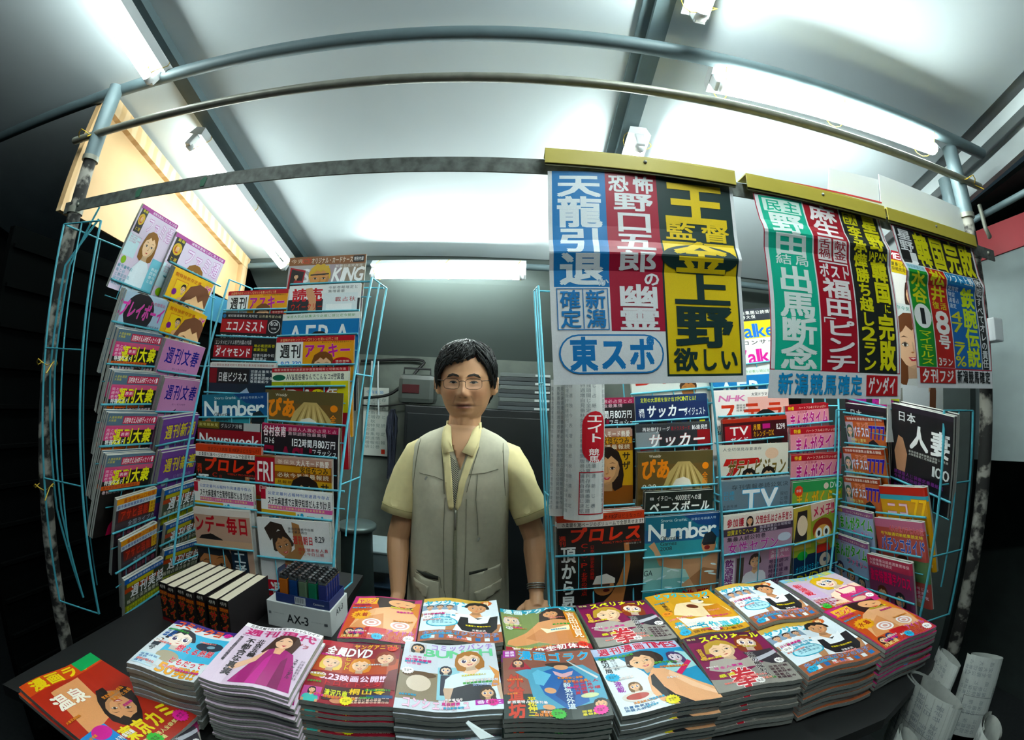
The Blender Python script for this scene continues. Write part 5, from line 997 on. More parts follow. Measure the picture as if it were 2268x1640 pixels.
# ---- thick comics standing in a row
def book(x, y, label, dy):
    w, d, h = .0285, .175, .105; r = empty('thick_comic_book', (x, y, TZ), label, 'book', 'thick comics standing in a row')
    MB().slab([(.001, .002, .001), (w - .001, .002, .001), (w - .001, d - .004, .001), (.001, d - .004, .001)], (0, 0, h - .003)).build('pages', mat('comic page tops', 'd6cdb8', .9, color2='a89c84', stripes=('X', 160., 1.)), r)
    if 'bookspine' not in PROTO:
        a = Art(w, h, '181414', 9); a.r(0, .82, 1, 1, '14100e').t('4月号', .15, .86, .85, .95, 'd8d4cc', .03); a.r(.05, .70, .95, .80, 'b04820').t('コミック', .08, .71, .92, .79, 'e8a030', .03); a.v('サイ', .10, .14, .9, .69, 'b3202a', .06, 'c8a050', .05); a.r(0, 0, 1, .08, '7c1c20')
        for i in range(8): a.ell(a.rnd.random(), a.rnd.uniform(.1, .7), .05, .05, 'a87a28')
        def up(V): return np.column_stack([V[:, 0], -V[:, 2] - .0008, V[:, 1]])
        me = a.mesh('spine', fn=up); me.materials.append(GLOSSY); PROTO['bookspine'] = me
        MBc = MB(); MBc.box((w / 2, 0, h / 2), (w, .0014, h)); MBc.box((.0005, d / 2, h / 2), (.001, d, h)); MBc.box((w - .0005, d / 2, h / 2), (.001, d, h)); mc = MBc.mesh('cover'); mc.materials.append(mat('black cover', '1b1618', .45)); PROTO['bookcover'] = mc
    link('spine', PROTO['bookspine'], None, r); link('cover', PROTO['bookcover'], None, r); r.rotation_euler = (0, 0, -.03); r.location.y += dy
    for ch in r.children: ch.location = (0, 0, 0)
    return r
for i, (x, lab) in enumerate(((-.865, 'leftmost thick comic of the row, mostly in shadow'), (-.834, 'second thick comic from the left of the row'), (-.803, 'third thick comic from the left of the row'), (-.772, 'fourth thick comic from the left, in the middle of the row'), (-.741, 'fifth thick comic, left of the gap'), (-.70, 'thick comic just right of the gap in the row'), (-.669, 'rightmost thick comic beside the white carton'))):
    book(x * .975, .80, lab, -.004 * (i % 2))
# ---- white carton and lighter tray
cx0, cx1, cy0, cy1, ch_ = -.585, -.408, .905, 1.02, .072
bx = empty('white_carton', ((cx0 + cx1) / 2, (cy0 + cy1) / 2, TZ), 'white cardboard carton with black stencilled letters under the lighters', 'box')
w_, d_ = cx1 - cx0, cy1 - cy0
MB().box((0, 0, ch_ / 2), (w_, d_, ch_), bev=.002).build('carton_body', mat('white card', 'c9cccb', .6, var=.06), bx)
a = Art(w_, ch_, 'c9cccb', 3); a.P = []; a.t('AX-3', .32, .28, .66, .62, '1a1c20', .03).small(.1, .55, .28, .6, '80858a').r(.03, .5, .07, .6, '707478').r(.9, .4, .95, .5, '505458').small(.7, .45, .88, .5, '90959a')
m = a.mesh('stencil', fn=lambda V: np.column_stack([V[:, 0] - w_ / 2, -d_ / 2 - .0005 - V[:, 2], V[:, 1]])); m.materials.append(MATTE); link('stencil', m, None, bx)
a = Art(d_, ch_, 'c9cccb', 3); a.P = []; a.t('AX-3', .3, .6, .7, .85, '40444a', .02); m = a.mesh('side_stencil', fn=lambda V: np.column_stack([w_ / 2 + .0005 + V[:, 2], V[:, 0] - d_ / 2, V[:, 1]])); m.materials.append(MATTE); link('side_stencil', m, None, bx)
MB().box((0, 0, ch_ + .0004), (.03, d_ * .98, .0006)).build('tape', mat('clear tape', 'b8b6a8', .25, var=.05), bx)
tw, td = .146, .098; tx, ty, tz = (cx0 + cx1) / 2 + .012, (cy0 + cy1) / 2 - .004, TZ + ch_ + .0012
tr = empty('lighter_tray', (tx, ty, tz), 'shallow dark blue card tray holding the lighters', 'tray')
mb = MB(); mb.box((0, 0, .0006), (tw, td, .0012))
for sx in (-1, 1): mb.box((sx * tw / 2, 0, .012), (.0012, td, .024))
for sy in (-1, 1): mb.box((0, sy * td / 2, .012), (tw, .0012, .024))
mb.build('tray_body', mat('navy card', '22346e', .45, var=.1), tr)
a = Art(.03, .02, 'c8ccd0', 3)
for i in range(12): a.r(.08 + i * .07, .2, .08 + i * .07 + .02 + .02 * (i % 3 == 0), .9, '303438')
m = a.mesh('bar_label', fn=lambda V: np.column_stack([V[:, 0] - .02, -td / 2 - .0012 - V[:, 2], V[:, 1] + .002])); m.materials.append(MATTE); link('bar_label', m, None, tr)
a = Art(.03, .006, 'c8ccd0', 3); a.P = []; a.t('Cassette', 0, 0, 1, 1, 'd8dce0', 0); m = a.mesh('tray_text', fn=lambda V: np.column_stack([V[:, 0] + .03, -td / 2 - .0012 - V[:, 2], V[:, 1] + .008])); m.materials.append(MATTE); link('tray_text', m, None, tr)
LCOL = [('orange', 'd8761e'), ('navy blue', '1c4a8c'), ('smoke green', '708a6c'), ('green', '1f8a60'), ('violet blue', '39428c')]
cap = MB(); cap.box((0, 0, .064), (.0215, .0115, .007), bev=.0015); cap.box((-.006, 0, .0715), (.008, .010, .008), bev=.001); capm = cap.mesh('metal_hood'); capm.materials.append(mat('chromed hood', 'c8ccd0', .2, metal=1., var=.1))
wh = MB(); wh.lathe([(0, -.004), (.0042, -.004), (.0042, .004), (0, .004)], (.003, 0, .0715), 10, Matrix.Rotation(math.pi / 2, 3, 'X')); whm = wh.mesh('spark_wheel'); whm.materials.append(mat('dark wheel', '2a2b2e', .4, metal=.6))
thm = MB().box((.0075, 0, .069), (.006, .009, .003), bev=.0008).mesh('thumb_lever'); thm.materials.append(mat('black lever', '121316', .4))
for i, (cn, cc) in enumerate(LCOL):
    bmh = MB(); bmh.box((0, 0, .031), (.0225, .0115, .060), bev=.003); me = bmh.mesh('fuel_body'); me.materials.append(mat('lighter plastic ' + cn, cc, .15, trans=.35, var=.1))
    for j in range(6):
        r = empty('lighter', (tx - .0535 + i * .0268, ty - .038 + j * .0152, tz + .0014), '%s disposable lighter, %s from the front of its column' % (cn, ORD[j]), 'lighter', 'disposable lighters in the blue tray')
        for mm, nn in ((me, 'fuel_body'), (capm, 'metal_hood'), (whm, 'spark_wheel'), (thm, 'thumb_lever')): link(nn, mm, None, r)
# ---- newspapers
def newsprint(w, h, seed, red=False):
    a = Art(w, h, 'c4c8c4', seed)
    for c in range(4):
        x0 = .04 + c * .24
        a.t(''.join(a.rnd.choice('勝負馬券本命新聞速報予想大穴') for _ in range(4)), x0, .86, x0 + .2, .95, '30343a', .02); a.small(x0, .3 + .1 * (c % 2), x0 + .2, .83, '8b9095', 14); a.small(x0, .04, x0 + .2, .25, '8f9499', 6)
    a.frame(.3, .1, .52, .6, '404448', .004); return a
def roll(pos, rad, L, axis, ang, label, seed, turns=1.6, flat=.55, rz=0., n=20):
    """loosely folded newspaper: a flattened spiral sheet"""
    a = newsprint(L, .30, seed); K = 36; L2 = .30
    def fn(V):
        s = V[:, 1] / L2; t = s * turns * 2 * math.pi; rr = rad * (1 - .28 * s) + V[:, 2]
        return np.column_stack([V[:, 0] - L / 2, rr * np.cos(t), rr * flat * np.sin(t)])
    r = empty('folded_newspaper', pos, label, 'newspaper', None)
    m = a.mesh('printed_sheet', cy=[i / K for i in range(1, K)], fn=fn); m.materials.append(MATTE); link('printed_sheet', m, None, r)
    mb = MB(); q = 72
    for k in range(7):
        pts = []; 
        for i in range(q + 1):
            s = i / q; t = s * turns * 2 * math.pi; rr = rad * (1 - .28 * s) - .0007 - k * .0011; pts.append((rr * math.cos(t), rr * flat * math.sin(t)))
        vs = [(-L / 2 + .001 * k, y, z) for y, z in pts] + [(L / 2 - .001 * k, y, z) for y, z in pts]
        mb.add(vs, [(i, i + 1, q + 2 + i, q + 1 + i) for i in range(q)], True)
    mb.build('inner_sheets', mat('newsprint', 'a9ada8', .9, var=.12, scale=80), r); r.rotation_euler = ang; return r
R_ = math.radians
roll((.93, .555, -.70), .095, .20, None, (0, R_(-90), R_(-8)), 'folded newspaper standing on end with its loop open, nearest in the lower right corner', 5, 1.5, .34)
roll((.76, .465, -.72), .06, .20, None, (0, R_(-88), R_(-30)), 'folded newspaper at the bottom edge, left of the open folded one', 6, 1.5, .35)
roll((1.19, .585, -.72), .05, .22, None, (R_(4), R_(-84), R_(40)), 'folded newspaper standing with a rounded top at the far lower right', 7, 1.3, .4)
roll((1.12, .66, -.735), .06, .22, None, (R_(-6), R_(-84), R_(-20)), 'folded newspaper behind the open looped one at the lower right', 8, 1.3, .3)
roll((.97, .42, -.72), .06, .18, None, (R_(5), R_(-88), R_(-60)), 'folded newspaper cut off in the lower right corner', 9, 1.3, .4)
bn = empty('newspaper_bin', (.95, .55, FLOOR_Z), 'dark bin holding the folded newspapers in the lower right corner', 'bin')
mb = MB()
for c_, d_ in (((.0, -.18, .33), (.62, .012, .66)), ((.0, .0, .31), (.6, .36, .02)), ((-.305, -.02, .33), (.012, .3, .66)), ((.305, .0, .33), (.012, .36, .66))): mb.box(c_, d_)
mb.build('bin_body', M_DARK, bn)
# rolled sports papers in the right rack
def sheetroll(xc, yc, zb, h, r_, label, redmark, seed):
    circ = 2 * math.pi * r_; a = Art(circ, h, 'ccd0cf', seed)
    for i in range(5): a.small(.02 + .2 * i, .05, .16 + .2 * i, .95, '7c8288', 26)
    if redmark:
        a.ell(.75, .66, .11, .11, 'b82c34', 0).r(.64, .5, .86, .66, 'b82c34').ell(.75, .5, .11, .11, 'b82c34').v('エイト', .67, .54, .83, .74, 'f4f2f0', .04).v('競馬', .69, .40, .79, .50, 'f4f2f0', .02); a.v('TVQ', .88, .42, .97, .62, '2c8050', .02).frame(.62, .04, .86, .34, 'a83038', .008)
        for i, c in enumerate(('c85858', '5a90b8', 'd0b048', 'd09040')): a.r(.98, .4 + i * .1, 1, .5 + i * .1, c)
    def fn(V):
        t = V[:, 0] / circ * 2 * math.pi + math.pi * .15; rr = r_ + V[:, 2]
        return np.column_stack([rr * np.cos(t), rr * .5 * np.sin(t), V[:, 1]])
    r = empty('rolled_sports_newspaper', (xc, yc, zb), label, 'newspaper'); m = a.mesh('printed_sheet', cx=[i / 24 for i in range(1, 24)], fn=fn); m.materials.append(MATTE); link('printed_sheet', m, None, r)
    mb = MB(); q = 60
    for k in range(5):
        pts = [((r_ - .002 - .004 * k - .006 * i / q) * math.cos(3.1416 + 6.2832 * i / q), (r_ - .002 - .004 * k - .006 * i / q) * .5 * math.sin(3.1416 + 6.2832 * i / q)) for i in range(q + 1)]
        mb.add([(x, y, 0) for x, y in pts] + [(x, y, h - .001) for x, y in pts], [(i, i + 1, q + 2 + i, q + 1 + i) for i in range(q)], True)
    mb.build('inner_sheets', mat('newsprint', 'a9ada8', .9), r); r.rotation_euler = (-.05, -.03, 0); return r
p0 = ony((1300, 1000), 1.08)
sheetroll(p0.x, 1.075, -.30, .37, .052, 'rolled racing newspaper with a red oval mark in the right rack', True, 4)
sheetroll(p0.x - .065, 1.10, -.30, .36, .022, 'thin rolled plain newspaper left of the red marked roll', False, 5)
# white bottle-like stub and sheet at the bottom edge
mb = MB(); mb.slab([(-.045, .535, -.487), (-.022, .515, -.50), (-.002, .522, -.50), (-.042, .54, -.486)], (0, 0, .002)); tag(mb.build('paper_slip', mat('white slip', 'cdd6d8', .6)), 'small white paper slip sticking up at the bottom edge', 'paper')
# ------------------------------------------------------------------ headline posters
def poster(design, quad, y0, w, h, wave, label, crease=.5, bow=.0, flap=None):
    a = design(w, h); q = [ony(p, y0) for p in quad]      # TL, TR, BR, BL
    TL, TR, BR, BL = q
    def fn(V):
        u = V[:, 0] / w; v = 1 - V[:, 1] / h; z = V[:, 2]
        x = (TL.x * (1 - u) + TR.x * u) * (1 - v) + (BL.x * (1 - u) + BR.x * u) * v
        zz = (TL.z * (1 - u) + TR.z * u) * (1 - v) + (BL.z * (1 - u) + BR.z * u) * v
        d = .6 * wave[0] * np.sin(wave[1] * u + wave[2]) + .012 * np.exp(-((v - crease) / .05) ** 2) - .03 * v * v * wave[3] + bow * np.sin(math.pi * v)
        x = x + wave[4] * np.sin(math.pi * v)
        return np.column_stack([x, y0 - z - d, zz])
    cy = sorted(set([i / 14 for i in range(1, 14)] + [1 - crease - .03, 1 - crease, 1 - crease + .03]))
    m = a.mesh('headline_poster', cx=[.2, .4, .6, .8], cy=cy, fn=fn); m.materials.append(POSTER)
    # paper back so that the sheet has thickness
    bm = bmesh.new(); bm.from_mesh(m); bm.free()
    o = link('headline_poster', m); tag(o, label, 'poster', 'newspaper headline posters')
    g = Art(w, h, 'd8d8d4'); gm = g.mesh('paper_back', cx=[.2, .4, .6, .8], cy=cy, fn=lambda V: fn(np.column_stack([V[:, 0], V[:, 1], V[:, 2] - .0006]))); gm.materials.append(MATTE)
    link('paper_back', gm, None, o); return o
POSTER = print_mat('poster paper', .5, .4, .15)
def po1(w, h):
    a = Art(w, h, 'e6e8ea', 1); B = '2f7ebd'; Rr = 'a82c40'; G = '18302e'; Yw = 'e6c63c'
    a.r(.02, .425, .285, 1, B).r(.285, .23, .555, 1, Rr); a.r(.555, .03, .98, 1, G).r(.565, .04, .97, .655, Yw)
    a.t('天', .03, .865, .275, .98, 'e8f0f4', .055).t('龍', .03, .71, .275, .86, 'e8f0f4', .05).t('引', .03, .58, .275, .70, 'e8f0f4', .055).t('退', .035, .435, .275, .575, 'e8f0f4', .055).t('か', .225, .43, .285, .465, 'dfe6ea', .03, B, .05)
    a.t('恐', .295, .895, .41, .985, 'e8e8ea', .04).t('怖', .42, .895, .545, .985, 'e8e8ea', .04).t('野', .31, .80, .54, .89, 'e8e8ea', .055).t('口', .31, .69, .54, .795, 'e8e8ea', .05).t('五', .31, .595, .54, .685, 'e8e8ea', .055).t('郎', .31, .50, .54, .59, 'e8e8ea', .05).t('の', .45, .435, .545, .50, 'e8e8ea', .04).t('幽', .31, .335, .545, .44, 'e8e8ea', .05).t('霊', .31, .235, .545, .335, 'e8e8ea', .05)
    a.t('王', .57, .75, .965, .975, Yw, .06).t('監', .575, .665, .765, .755, Yw, .04).t('督', .775, .665, .965, .755, Yw, .04)
    a.ell(.76, .57, .215, .078, G).t('金', .60, .505, .93, .655, Yw, .05, G, .035).t('上', .59, .355, .95, .50, G, .06).t('野', .59, .165, .95, .35, G, .06).t('欲', .585, .055, .73, .155, G, .045).t('し', .73, .055, .84, .155, G, .045).t('い', .84, .055, .96, .155, G, .045)
    a.frame(.03, .235, .275, .42, B, .004).r(.152, .24, .156, .415, B).t('確', .04, .33, .148, .41, B, .03).t('定', .04, .245, .148, .325, B, .03).t('新', .16, .33, .268, .41, B, .03).t('潟', .16, .245, .268, .325, B, .03)
    k = w / h; 
    def pill(x0, y0, x1, y1, c):
        r = (y1 - y0) / 2 / k; n = 10; p = []
        for i in range(n + 1): t = -math.pi / 2 + math.pi * i / n; p.append((x1 - r + r * math.cos(t), (y0 + y1) / 2 + r * k * math.sin(t)))
        for i in range(n + 1): t = math.pi / 2 + math.pi * i / n; p.append((x0 + r + r * math.cos(t), (y0 + y1) / 2 + r * k * math.sin(t)))
        a.poly(p, c)
    pill(.03, .045, .54, .215, B); pill(.038, .052, .532, .208, 'e6e8ea')
    a.t('東スポ', .075, .06, .50, .20, B, .06, gap=.03); return a
def po2(w, h):
    a = Art(w, h, 'e6e6e8', 2); T = '4fb397'; Rr = 'a52a34'; K = '191d1a'; Yw = 'd9d052'
    a.frame(.0, .13, .99, 1, 'b84858', .006); a.r(.03, .13, .33, .99, T).r(.34, .13, .62, .99, Rr).r(.63, .13, .965, .99, K)
    a.r(.05, .91, .31, .98, 'd8ece4').t('民', .06, .915, .18, .975, T, .03).t('主', .18, .915, .30, .975, T, .03)
    y = .905
    for ch, hh in (('野', .11), ('田', .105)): a.t(ch, .05, y - hh, .31, y, 'e4eeea', .055); y -= hh
    a.t('結', .06, .64, .18, .69, 'e4eeea', .02).t('局', .19, .64, .30, .69, 'e4eeea', .02)
    for i, ch in enumerate('出馬断念'): a.t(ch, .05, .635 - .125 * (i + 1), .32, .63 - .125 * i, 'e4eeea', .055)
    a.t('麻', .36, .90, .60, .985, 'efe8e8', .055).t('生', .36, .81, .60, .9, 'efe8e8', .055); a.r(.37, .69, .475, .80, 'efe8e8').v('舌禍', .375, .70, .47, .795, Rr, .02); a.r(.49, .69, .6, .80, 'efe8e8').v('献金', .495, .70, .595, .795, Rr, .02)
    a.r(.37, .675, .6, .683, 'efe8e8').r(.592, .63, .6, .683, 'efe8e8').t('ポスト', .36, .60, .61, .67, 'efe8e8', .045).t('福', .36, .50, .61, .595, 'efe8e8', .055).t('田', .36, .405, .61, .495, 'efe8e8', .055).r(.36, .39, .45, .396, 'efe8e8').r(.36, .37, .368, .396, 'efe8e8').v('ピンチ', .36, .135, .61, .39, 'efe8e8', .055)
    a.r(.65, .915, .77, .98, Yw).t('巨人', .655, .92, .765, .975, K, .02).v('李承燁勝ち越し2ラン', .66, .14, .78, .91, Yw, .05).t('星', .80, .89, .955, .985, Yw, .06).t('野', .80, .785, .955, .885, Yw, .06).t('JAPAN', .79, .735, .955, .775, Yw, .03).t('韓', .80, .62, .955, .73, Yw, .06).t('国', .80, .505, .955, .615, Yw, .06).t('に', .87, .45, .94, .50, Yw, .04).t('完', .80, .31, .955, .44, Yw, .06).t('敗', .80, .15, .955, .30, Yw, .06)
    a.t('新潟競馬確定', .05, .02, .66, .115, '3a93c8', .045); a.r(.69, .015, .965, .12, 'b8282c').t('ゲンダイ', .705, .025, .95, .11, 'f2eeee', .05); return a
def po3(w, h):
    a = Art(w, h, 'e4e4e6', 3); K = '17191a'; Yw = 'd2cb34'; Gn = '3f8c46'; Rr = 'b5302c'; Bl = '4486b6'
    a.frame(.0, .12, 1, 1, 'b84050', .008); a.r(.03, .76, .97, .99, K).v('星野J', .04, .77, .2, .985, 'e8e8e8', .04).t('韓国完敗', .21, .77, .965, .985, Yw, .055)
    a.r(.03, .72, .24, .755, 'a8c8d4').small(.04, .725, .23, .75, '406878').r(.03, .13, .24, .72, Gn).v('水谷', .05, .52, .22, .715, Yw, .05).ell(.135, .44, .1, .085, 'f0f0ee').t('1', .11, .39, .16, .49, K, .05).v('マイモルス', .05, .14, .22, .355, 'd8dc60', .03)
    a.r(.25, .13, .48, .755, Rr).v('松井', .27, .55, .46, .75, Yw, .05).t('復活', .27, .50, .46, .545, Yw, .02).t('8', .28, .34, .46, .49, 'f0ece8', .05).t('号', .28, .25, .46, .335, 'f0ece8', .05).t('3ラン', .27, .14, .46, .19, 'f0ece8', .04)
    a.r(.49, .68, .86, .755, Bl).t('ソフト上野', .5, .69, .85, .75, 'f0f0f0', .03).r(.49, .13, .86, .68, '3b6ba8').small(.5, .52, .64, .67, 'e0e8f0', 4, .02).v('47.7%', .5, .14, .64, .51, Yw, .03).v('鉄腕伝説', .66, .14, .85, .67, 'cfe04c', .05).r(.87, .13, .96, .755, K).v('敗戦すべてオレの責任', .875, .14, .955, .75, 'e8e8e8', .02)
    a.r(.03, .03, .48, .12, Rr).t('夕刊フジ', .05, .035, .46, .115, 'f2f0ee', .04).t('新潟競馬確定', .5, .035, .97, .115, K, .04); return a
poster(po1, [(1213, 379), (1622, 406), (1657, 846), (1227, 853)], .785, .42, .46, (.006, 5, 0, .1, -.004), 'blue, red and yellow headline poster beside the vendor, leftmost of the three', crease=.42)
poster(po2, [(1665, 428), (1949, 480), (2002, 884), (1702, 882)], .785, .42, .49, (.008, 4, 1, .2, .012), 'green, red and black headline poster, middle of the three', crease=.2)
poster(po3, [(1969, 497), (2153, 547), (2203, 861), (2034, 859)], .785, .41, .46, (.008, 4, 2, .2, .008), 'black, green and red headline poster beside the right pole, rightmost of the three', crease=.3)
# yellow clips, white flaps above the rail
M_CLIP = mat('yellow plastic channel', 'b8a83e', .5, var=.08)
for (p, q, lab) in (((1206, 355), (1622, 388), 'long yellow clip over the leftmost poster'), ((1648, 402), (1950, 456), 'long yellow clip over the middle poster'), ((1958, 470), (2152, 522), 'yellow clip over the rightmost poster')):
    a = ony(p, .785); b = ony(q, .785); c = (a + b) / 2; L = (b - a).length; r = empty('poster_clip', (c.x, .785, .502), lab, 'clip', 'yellow poster clips')
    mb = MB(); mb.box((0, -.011, .0), (L, .003, .034), bev=.001); mb.box((0, .008, .018), (L, .04, .003)); mb.build('channel', M_CLIP, r)
    MB().box((0, -.008, -.018), (L * .995, .003, .008)).build('dark_lip', mat('dark olive lip', '4c4a20', .6), r)
    MB().lathe([(0, 0), (.004, 0), (.004, .002), (0, .003)], (0, -.0125, .006), 10, Matrix.Rotation(math.pi / 2, 3, 'X')).build('screw', M_PIPE2, r)
M_PAPER = mat('white paper', 'd2d6d8', .6, var=.03)
def flap(q, y, lab, red=False, n=0):
    P = [ony(p, y) for p in q]; o = MB().slab(P, (0, .0015, 0)).build('paper_sheet', M_PAPER); tag(o, lab, 'paper')
    if red:
        MB().slab([P[0], P[1], P[1] + Vector((0, 0, -.004)), P[0] + Vector((0, 0, -.004))], (0, -.0015, 0)).build('red_edge', mat('red ink', 'b8303c', .6), o)
flap([(1663, 388), (1952, 448), (1950, 470), (1660, 415)], .825, 'white paper edge with a red border above the middle clip', True)
flap([(1836, 372), (1945, 398), (1948, 452), (1834, 428)], .835, 'plain white sheet sticking up behind the middle clip')
flap([(1946, 386), (2142, 468), (2156, 540), (1954, 500)], .83, 'large white sheet sticking up behind the rightmost clip')
# pictures showing between the posters
for key, TL, TR, lab, sh in (('mart', (1955, 550), (2055, 575), 'magazine with a red band glimpsed between the right posters, topmost', 'banded magazine between posters'),
                     ('girl', (1945, 662), (2075, 690), 'magazine with a long haired girl between the right posters, upper', 'upper long haired girl magazine'),
                     ('girl', (1965, 745), (2085, 760), 'magazine with a long haired girl between the right posters, lower', 'lower long haired girl magazine')):
    pocket_at(key, ony(TL, .93 + .02 * (sh[0] == 'b')), ony(TR, .93 + .02 * (sh[0] == 'b')), 1, lab, sh, 'magazines glimpsed between the posters')
# ------------------------------------------------------------------ things behind the vendor
YB = 2.62
def at(p, y=YB): return ony(p, y)
def wallpaper(q, lab, seed, hd='4a7ab0'):
    P = [at(p) for p in q]; w = (P[1] - P[0]).length; h = (P[0] - P[3]).length
    a = Art(w, h, 'b9beb8', seed); a.small(.08, .9, .8, .96, hd, 1).small(.08, .1, .92, .85, '6c7674', 12).frame(0, 0, 1, 1, 'a8aca8', .01); a.r(.75, .03, .9, .1, 'b04840')
    X = (P[1] - P[0]).normalized(); Y = (P[0] - P[3]); Y = (Y - X * Y.dot(X)).normalized(); m = a.mesh('wall_notice'); m.materials.append(MATTE); o = link('wall_notice', m); frame(o, P[3] + Vector((0, -.003, 0)), X, Y); tag(o, lab, 'notice')
wallpaper([(803, 858), (858, 860), (858, 1005), (803, 1008)], 'printed notice sheet pinned on the wall left of the vendor', 3)
wallpaper([(1165, 905), (1200, 905), (1200, 1000), (1165, 1000)], 'faded notice sheet on the wall beside the right rack', 4)
def cable(pts, r, lab, m=M_BLACK):
    P = [at(p, y) for p, y in pts]; Q = []
    for i in range(len(P) - 1):
        p0, p1, p2, p3 = P[max(i - 1, 0)], P[i], P[i + 1], P[min(i + 2, len(P) - 1)]
        for k in range(6):
            t = k / 6; Q.append(.5 * ((2 * p1) + (p2 - p0) * t + (2 * p0 - 5 * p1 + 4 * p2 - p3) * t * t + (3 * p1 - p0 - 3 * p2 + p3) * t ** 3))
    Q.append(P[-1]); tag(MB().tube(Q, r, 6).build('cable', m), lab, 'cable')
cable([((800, 800), 2.6), ((930, 798), 2.6), ((925, 820), 2.58), ((895, 850), 2.545), ((860, 875), 2.53), ((805, 882), 2.53)], .009, 'thick black cable looping on the wall left of the vendor')
cable([((803, 898), 2.6), ((850, 900), 2.58), ((905, 893), 2.58)], .005, 'thin black cable below the thick loop')
cable([((824, 800), 2.58), ((822, 850), 2.57), ((823, 880), 2.57)], .006, 'short vertical cable at the left of the wall', M_STEEL)
cable([((838, 800), 2.55), ((837, 850), 2.55), ((839, 920), 2.54)], .005, 'vertical cable holding the dark bundle', M_STEEL)
b = at((868, 955), 2.5)
mb = MB(); rr_ = random.Random(2)
for k in range(22):
    x = rr_.uniform(-.028, .028); mb.tube([(x * .3, rr_.uniform(-.01, .01), .13), (x, rr_.uniform(-.02, .02), .08), (x * 1.2, rr_.uniform(-.02, .02), .0), (x * .9, rr_.uniform(-.02, .02), -.08), (x * .6 + rr_.uniform(-.01, .01), 0, rr_.uniform(-.30, -.14))], .006, 5)
tag(mb.build('cord_bundle', mat('dark blue cord', '1b2233', .8), None, b), 'dark blue bundle of cords hanging left of the vendor', 'cord')
# radio
p = at((915, 862), 2.45); r = empty('radio', p, 'dark radio with a red display behind the vendor', 'radio')
MB().box((.03, 0, 0), (.22, .12, .17), bev=.03).build('case', mat('dark grey plastic', '3a403c', .4, var=.2), r)
MB().box((-.0, -.062, .0), (.10, .006, .05), bev=.002).build('display', mat('dark red window', '3a1014', .2), r)
MB().tube([(-.06, 0, .08), (-.06, 0, .12), (.1, 0, .12), (.1, 0, .08)], .006, 8).build('handle', M_BLACK, r)
# dark cabinet and stacked periodicals to the right
p0 = at((898, 897), 2.4); p1 = at((1215, 900), 2.4)
cb = empty('black_cabinet', ((p0.x + p1.x) / 2, 2.5, FLOOR_Z), 'black cabinet behind the vendor carrying radio and piled papers', 'cabinet')
Hc = p0.z - FLOOR_Z; Wc = p1.x - p0.x
MB().box((0, 0, Hc / 2), (Wc, .22, Hc), bev=.006).build('cabinet_body', mat('black metal', '101416', .4, var=.3), cb)
for s_ in (-1, 1): 
    dr = MB().box((s_ * Wc * .245, -.113, Hc / 2), (Wc * .47, .008, Hc * .94), bev=.003).build('door', mat('black metal door', '14181a', .35, var=.3), cb)
    MB().box((s_ * .03, -.121, Hc * .62), (.012, .01, .1), bev=.002).build('handle', M_PIPE2, dr)
for i in range(9):
    z = p0.z + .012 + i * .0235
    o = empty('paper_bundle', (p1.x - .14, 2.47, z), '%s flat bundle of periodicals from the bottom, right behind the vendor' % ORD[i], 'bundle', 'flat bundles piled behind the vendor')
    MB().box((0, 0, 0), (.30 - .01 * (i % 3), .17, .0215), bev=.002).build('sheets', mat('grey bundle %d' % (i % 3), ('3a4244', '262c2e', '545c5a')[i % 3], .6, var=.4, stripes=('Z', 200., 1.)), o)
    if i % 2 == 0: MB().box((.1, -.0865, 0), (.085, .002, .012)).build('white_band', mat('white band', 'aeb5b4', .6), o)
# stool
p = ony((790, 1160), 1.75); st = empty('stool', (p.x, 1.75, FLOOR_Z), 'round grey metal stool behind the left centre rack', 'stool')
Hs = p.z - FLOOR_Z
MB().lathe([(0, Hs), (.082, Hs), (.088, Hs - .006), (.088, Hs - .02), (.08, Hs - .024), (0, Hs - .024)], (0, 0, 0), 28).build('seat', mat('grey steel', '5d6c6a', .35, metal=.5), st)
MB().lathe([(.070, Hs - .024), (.085, .02), (.087, 0), (0, 0)], (0, 0, 0), 28).build('pedestal', mat('grey painted steel', '3f4c4b', .4, metal=.4), st)
# blue boxes on the floor side
for i, (px, dz, lab) in enumerate((((835, 1215), 0, 'grey blue plastic crate left of the vendor, upper'), ((835, 1290), 0, 'dark blue plastic crate left of the vendor, lower'))):
    p = ony(px, 1.9); o = empty('crate', (p.x, 1.95, p.z - .05), lab, 'crate')
    MB().box((0, 0, 0), (.20, .22, .10), bev=.006).build('crate_body', mat('crate %d' % i, ('7d8f94', '1e3144')[i], .5, var=.2), o); MB().box((0, 0, .052), (.21, .23, .012), bev=.004).build('rim', mat('crate rim %d' % i, ('93a4a8', '24384c')[i], .5), o)
tb = empty('crate_stand', (-.64, 1.95, FLOOR_Z), 'low dark stand under the crates left of the vendor', 'stand'); MB().box((.10, .06, .245), (.30, .20, .49)).build('stand_body', M_DARK, tb)
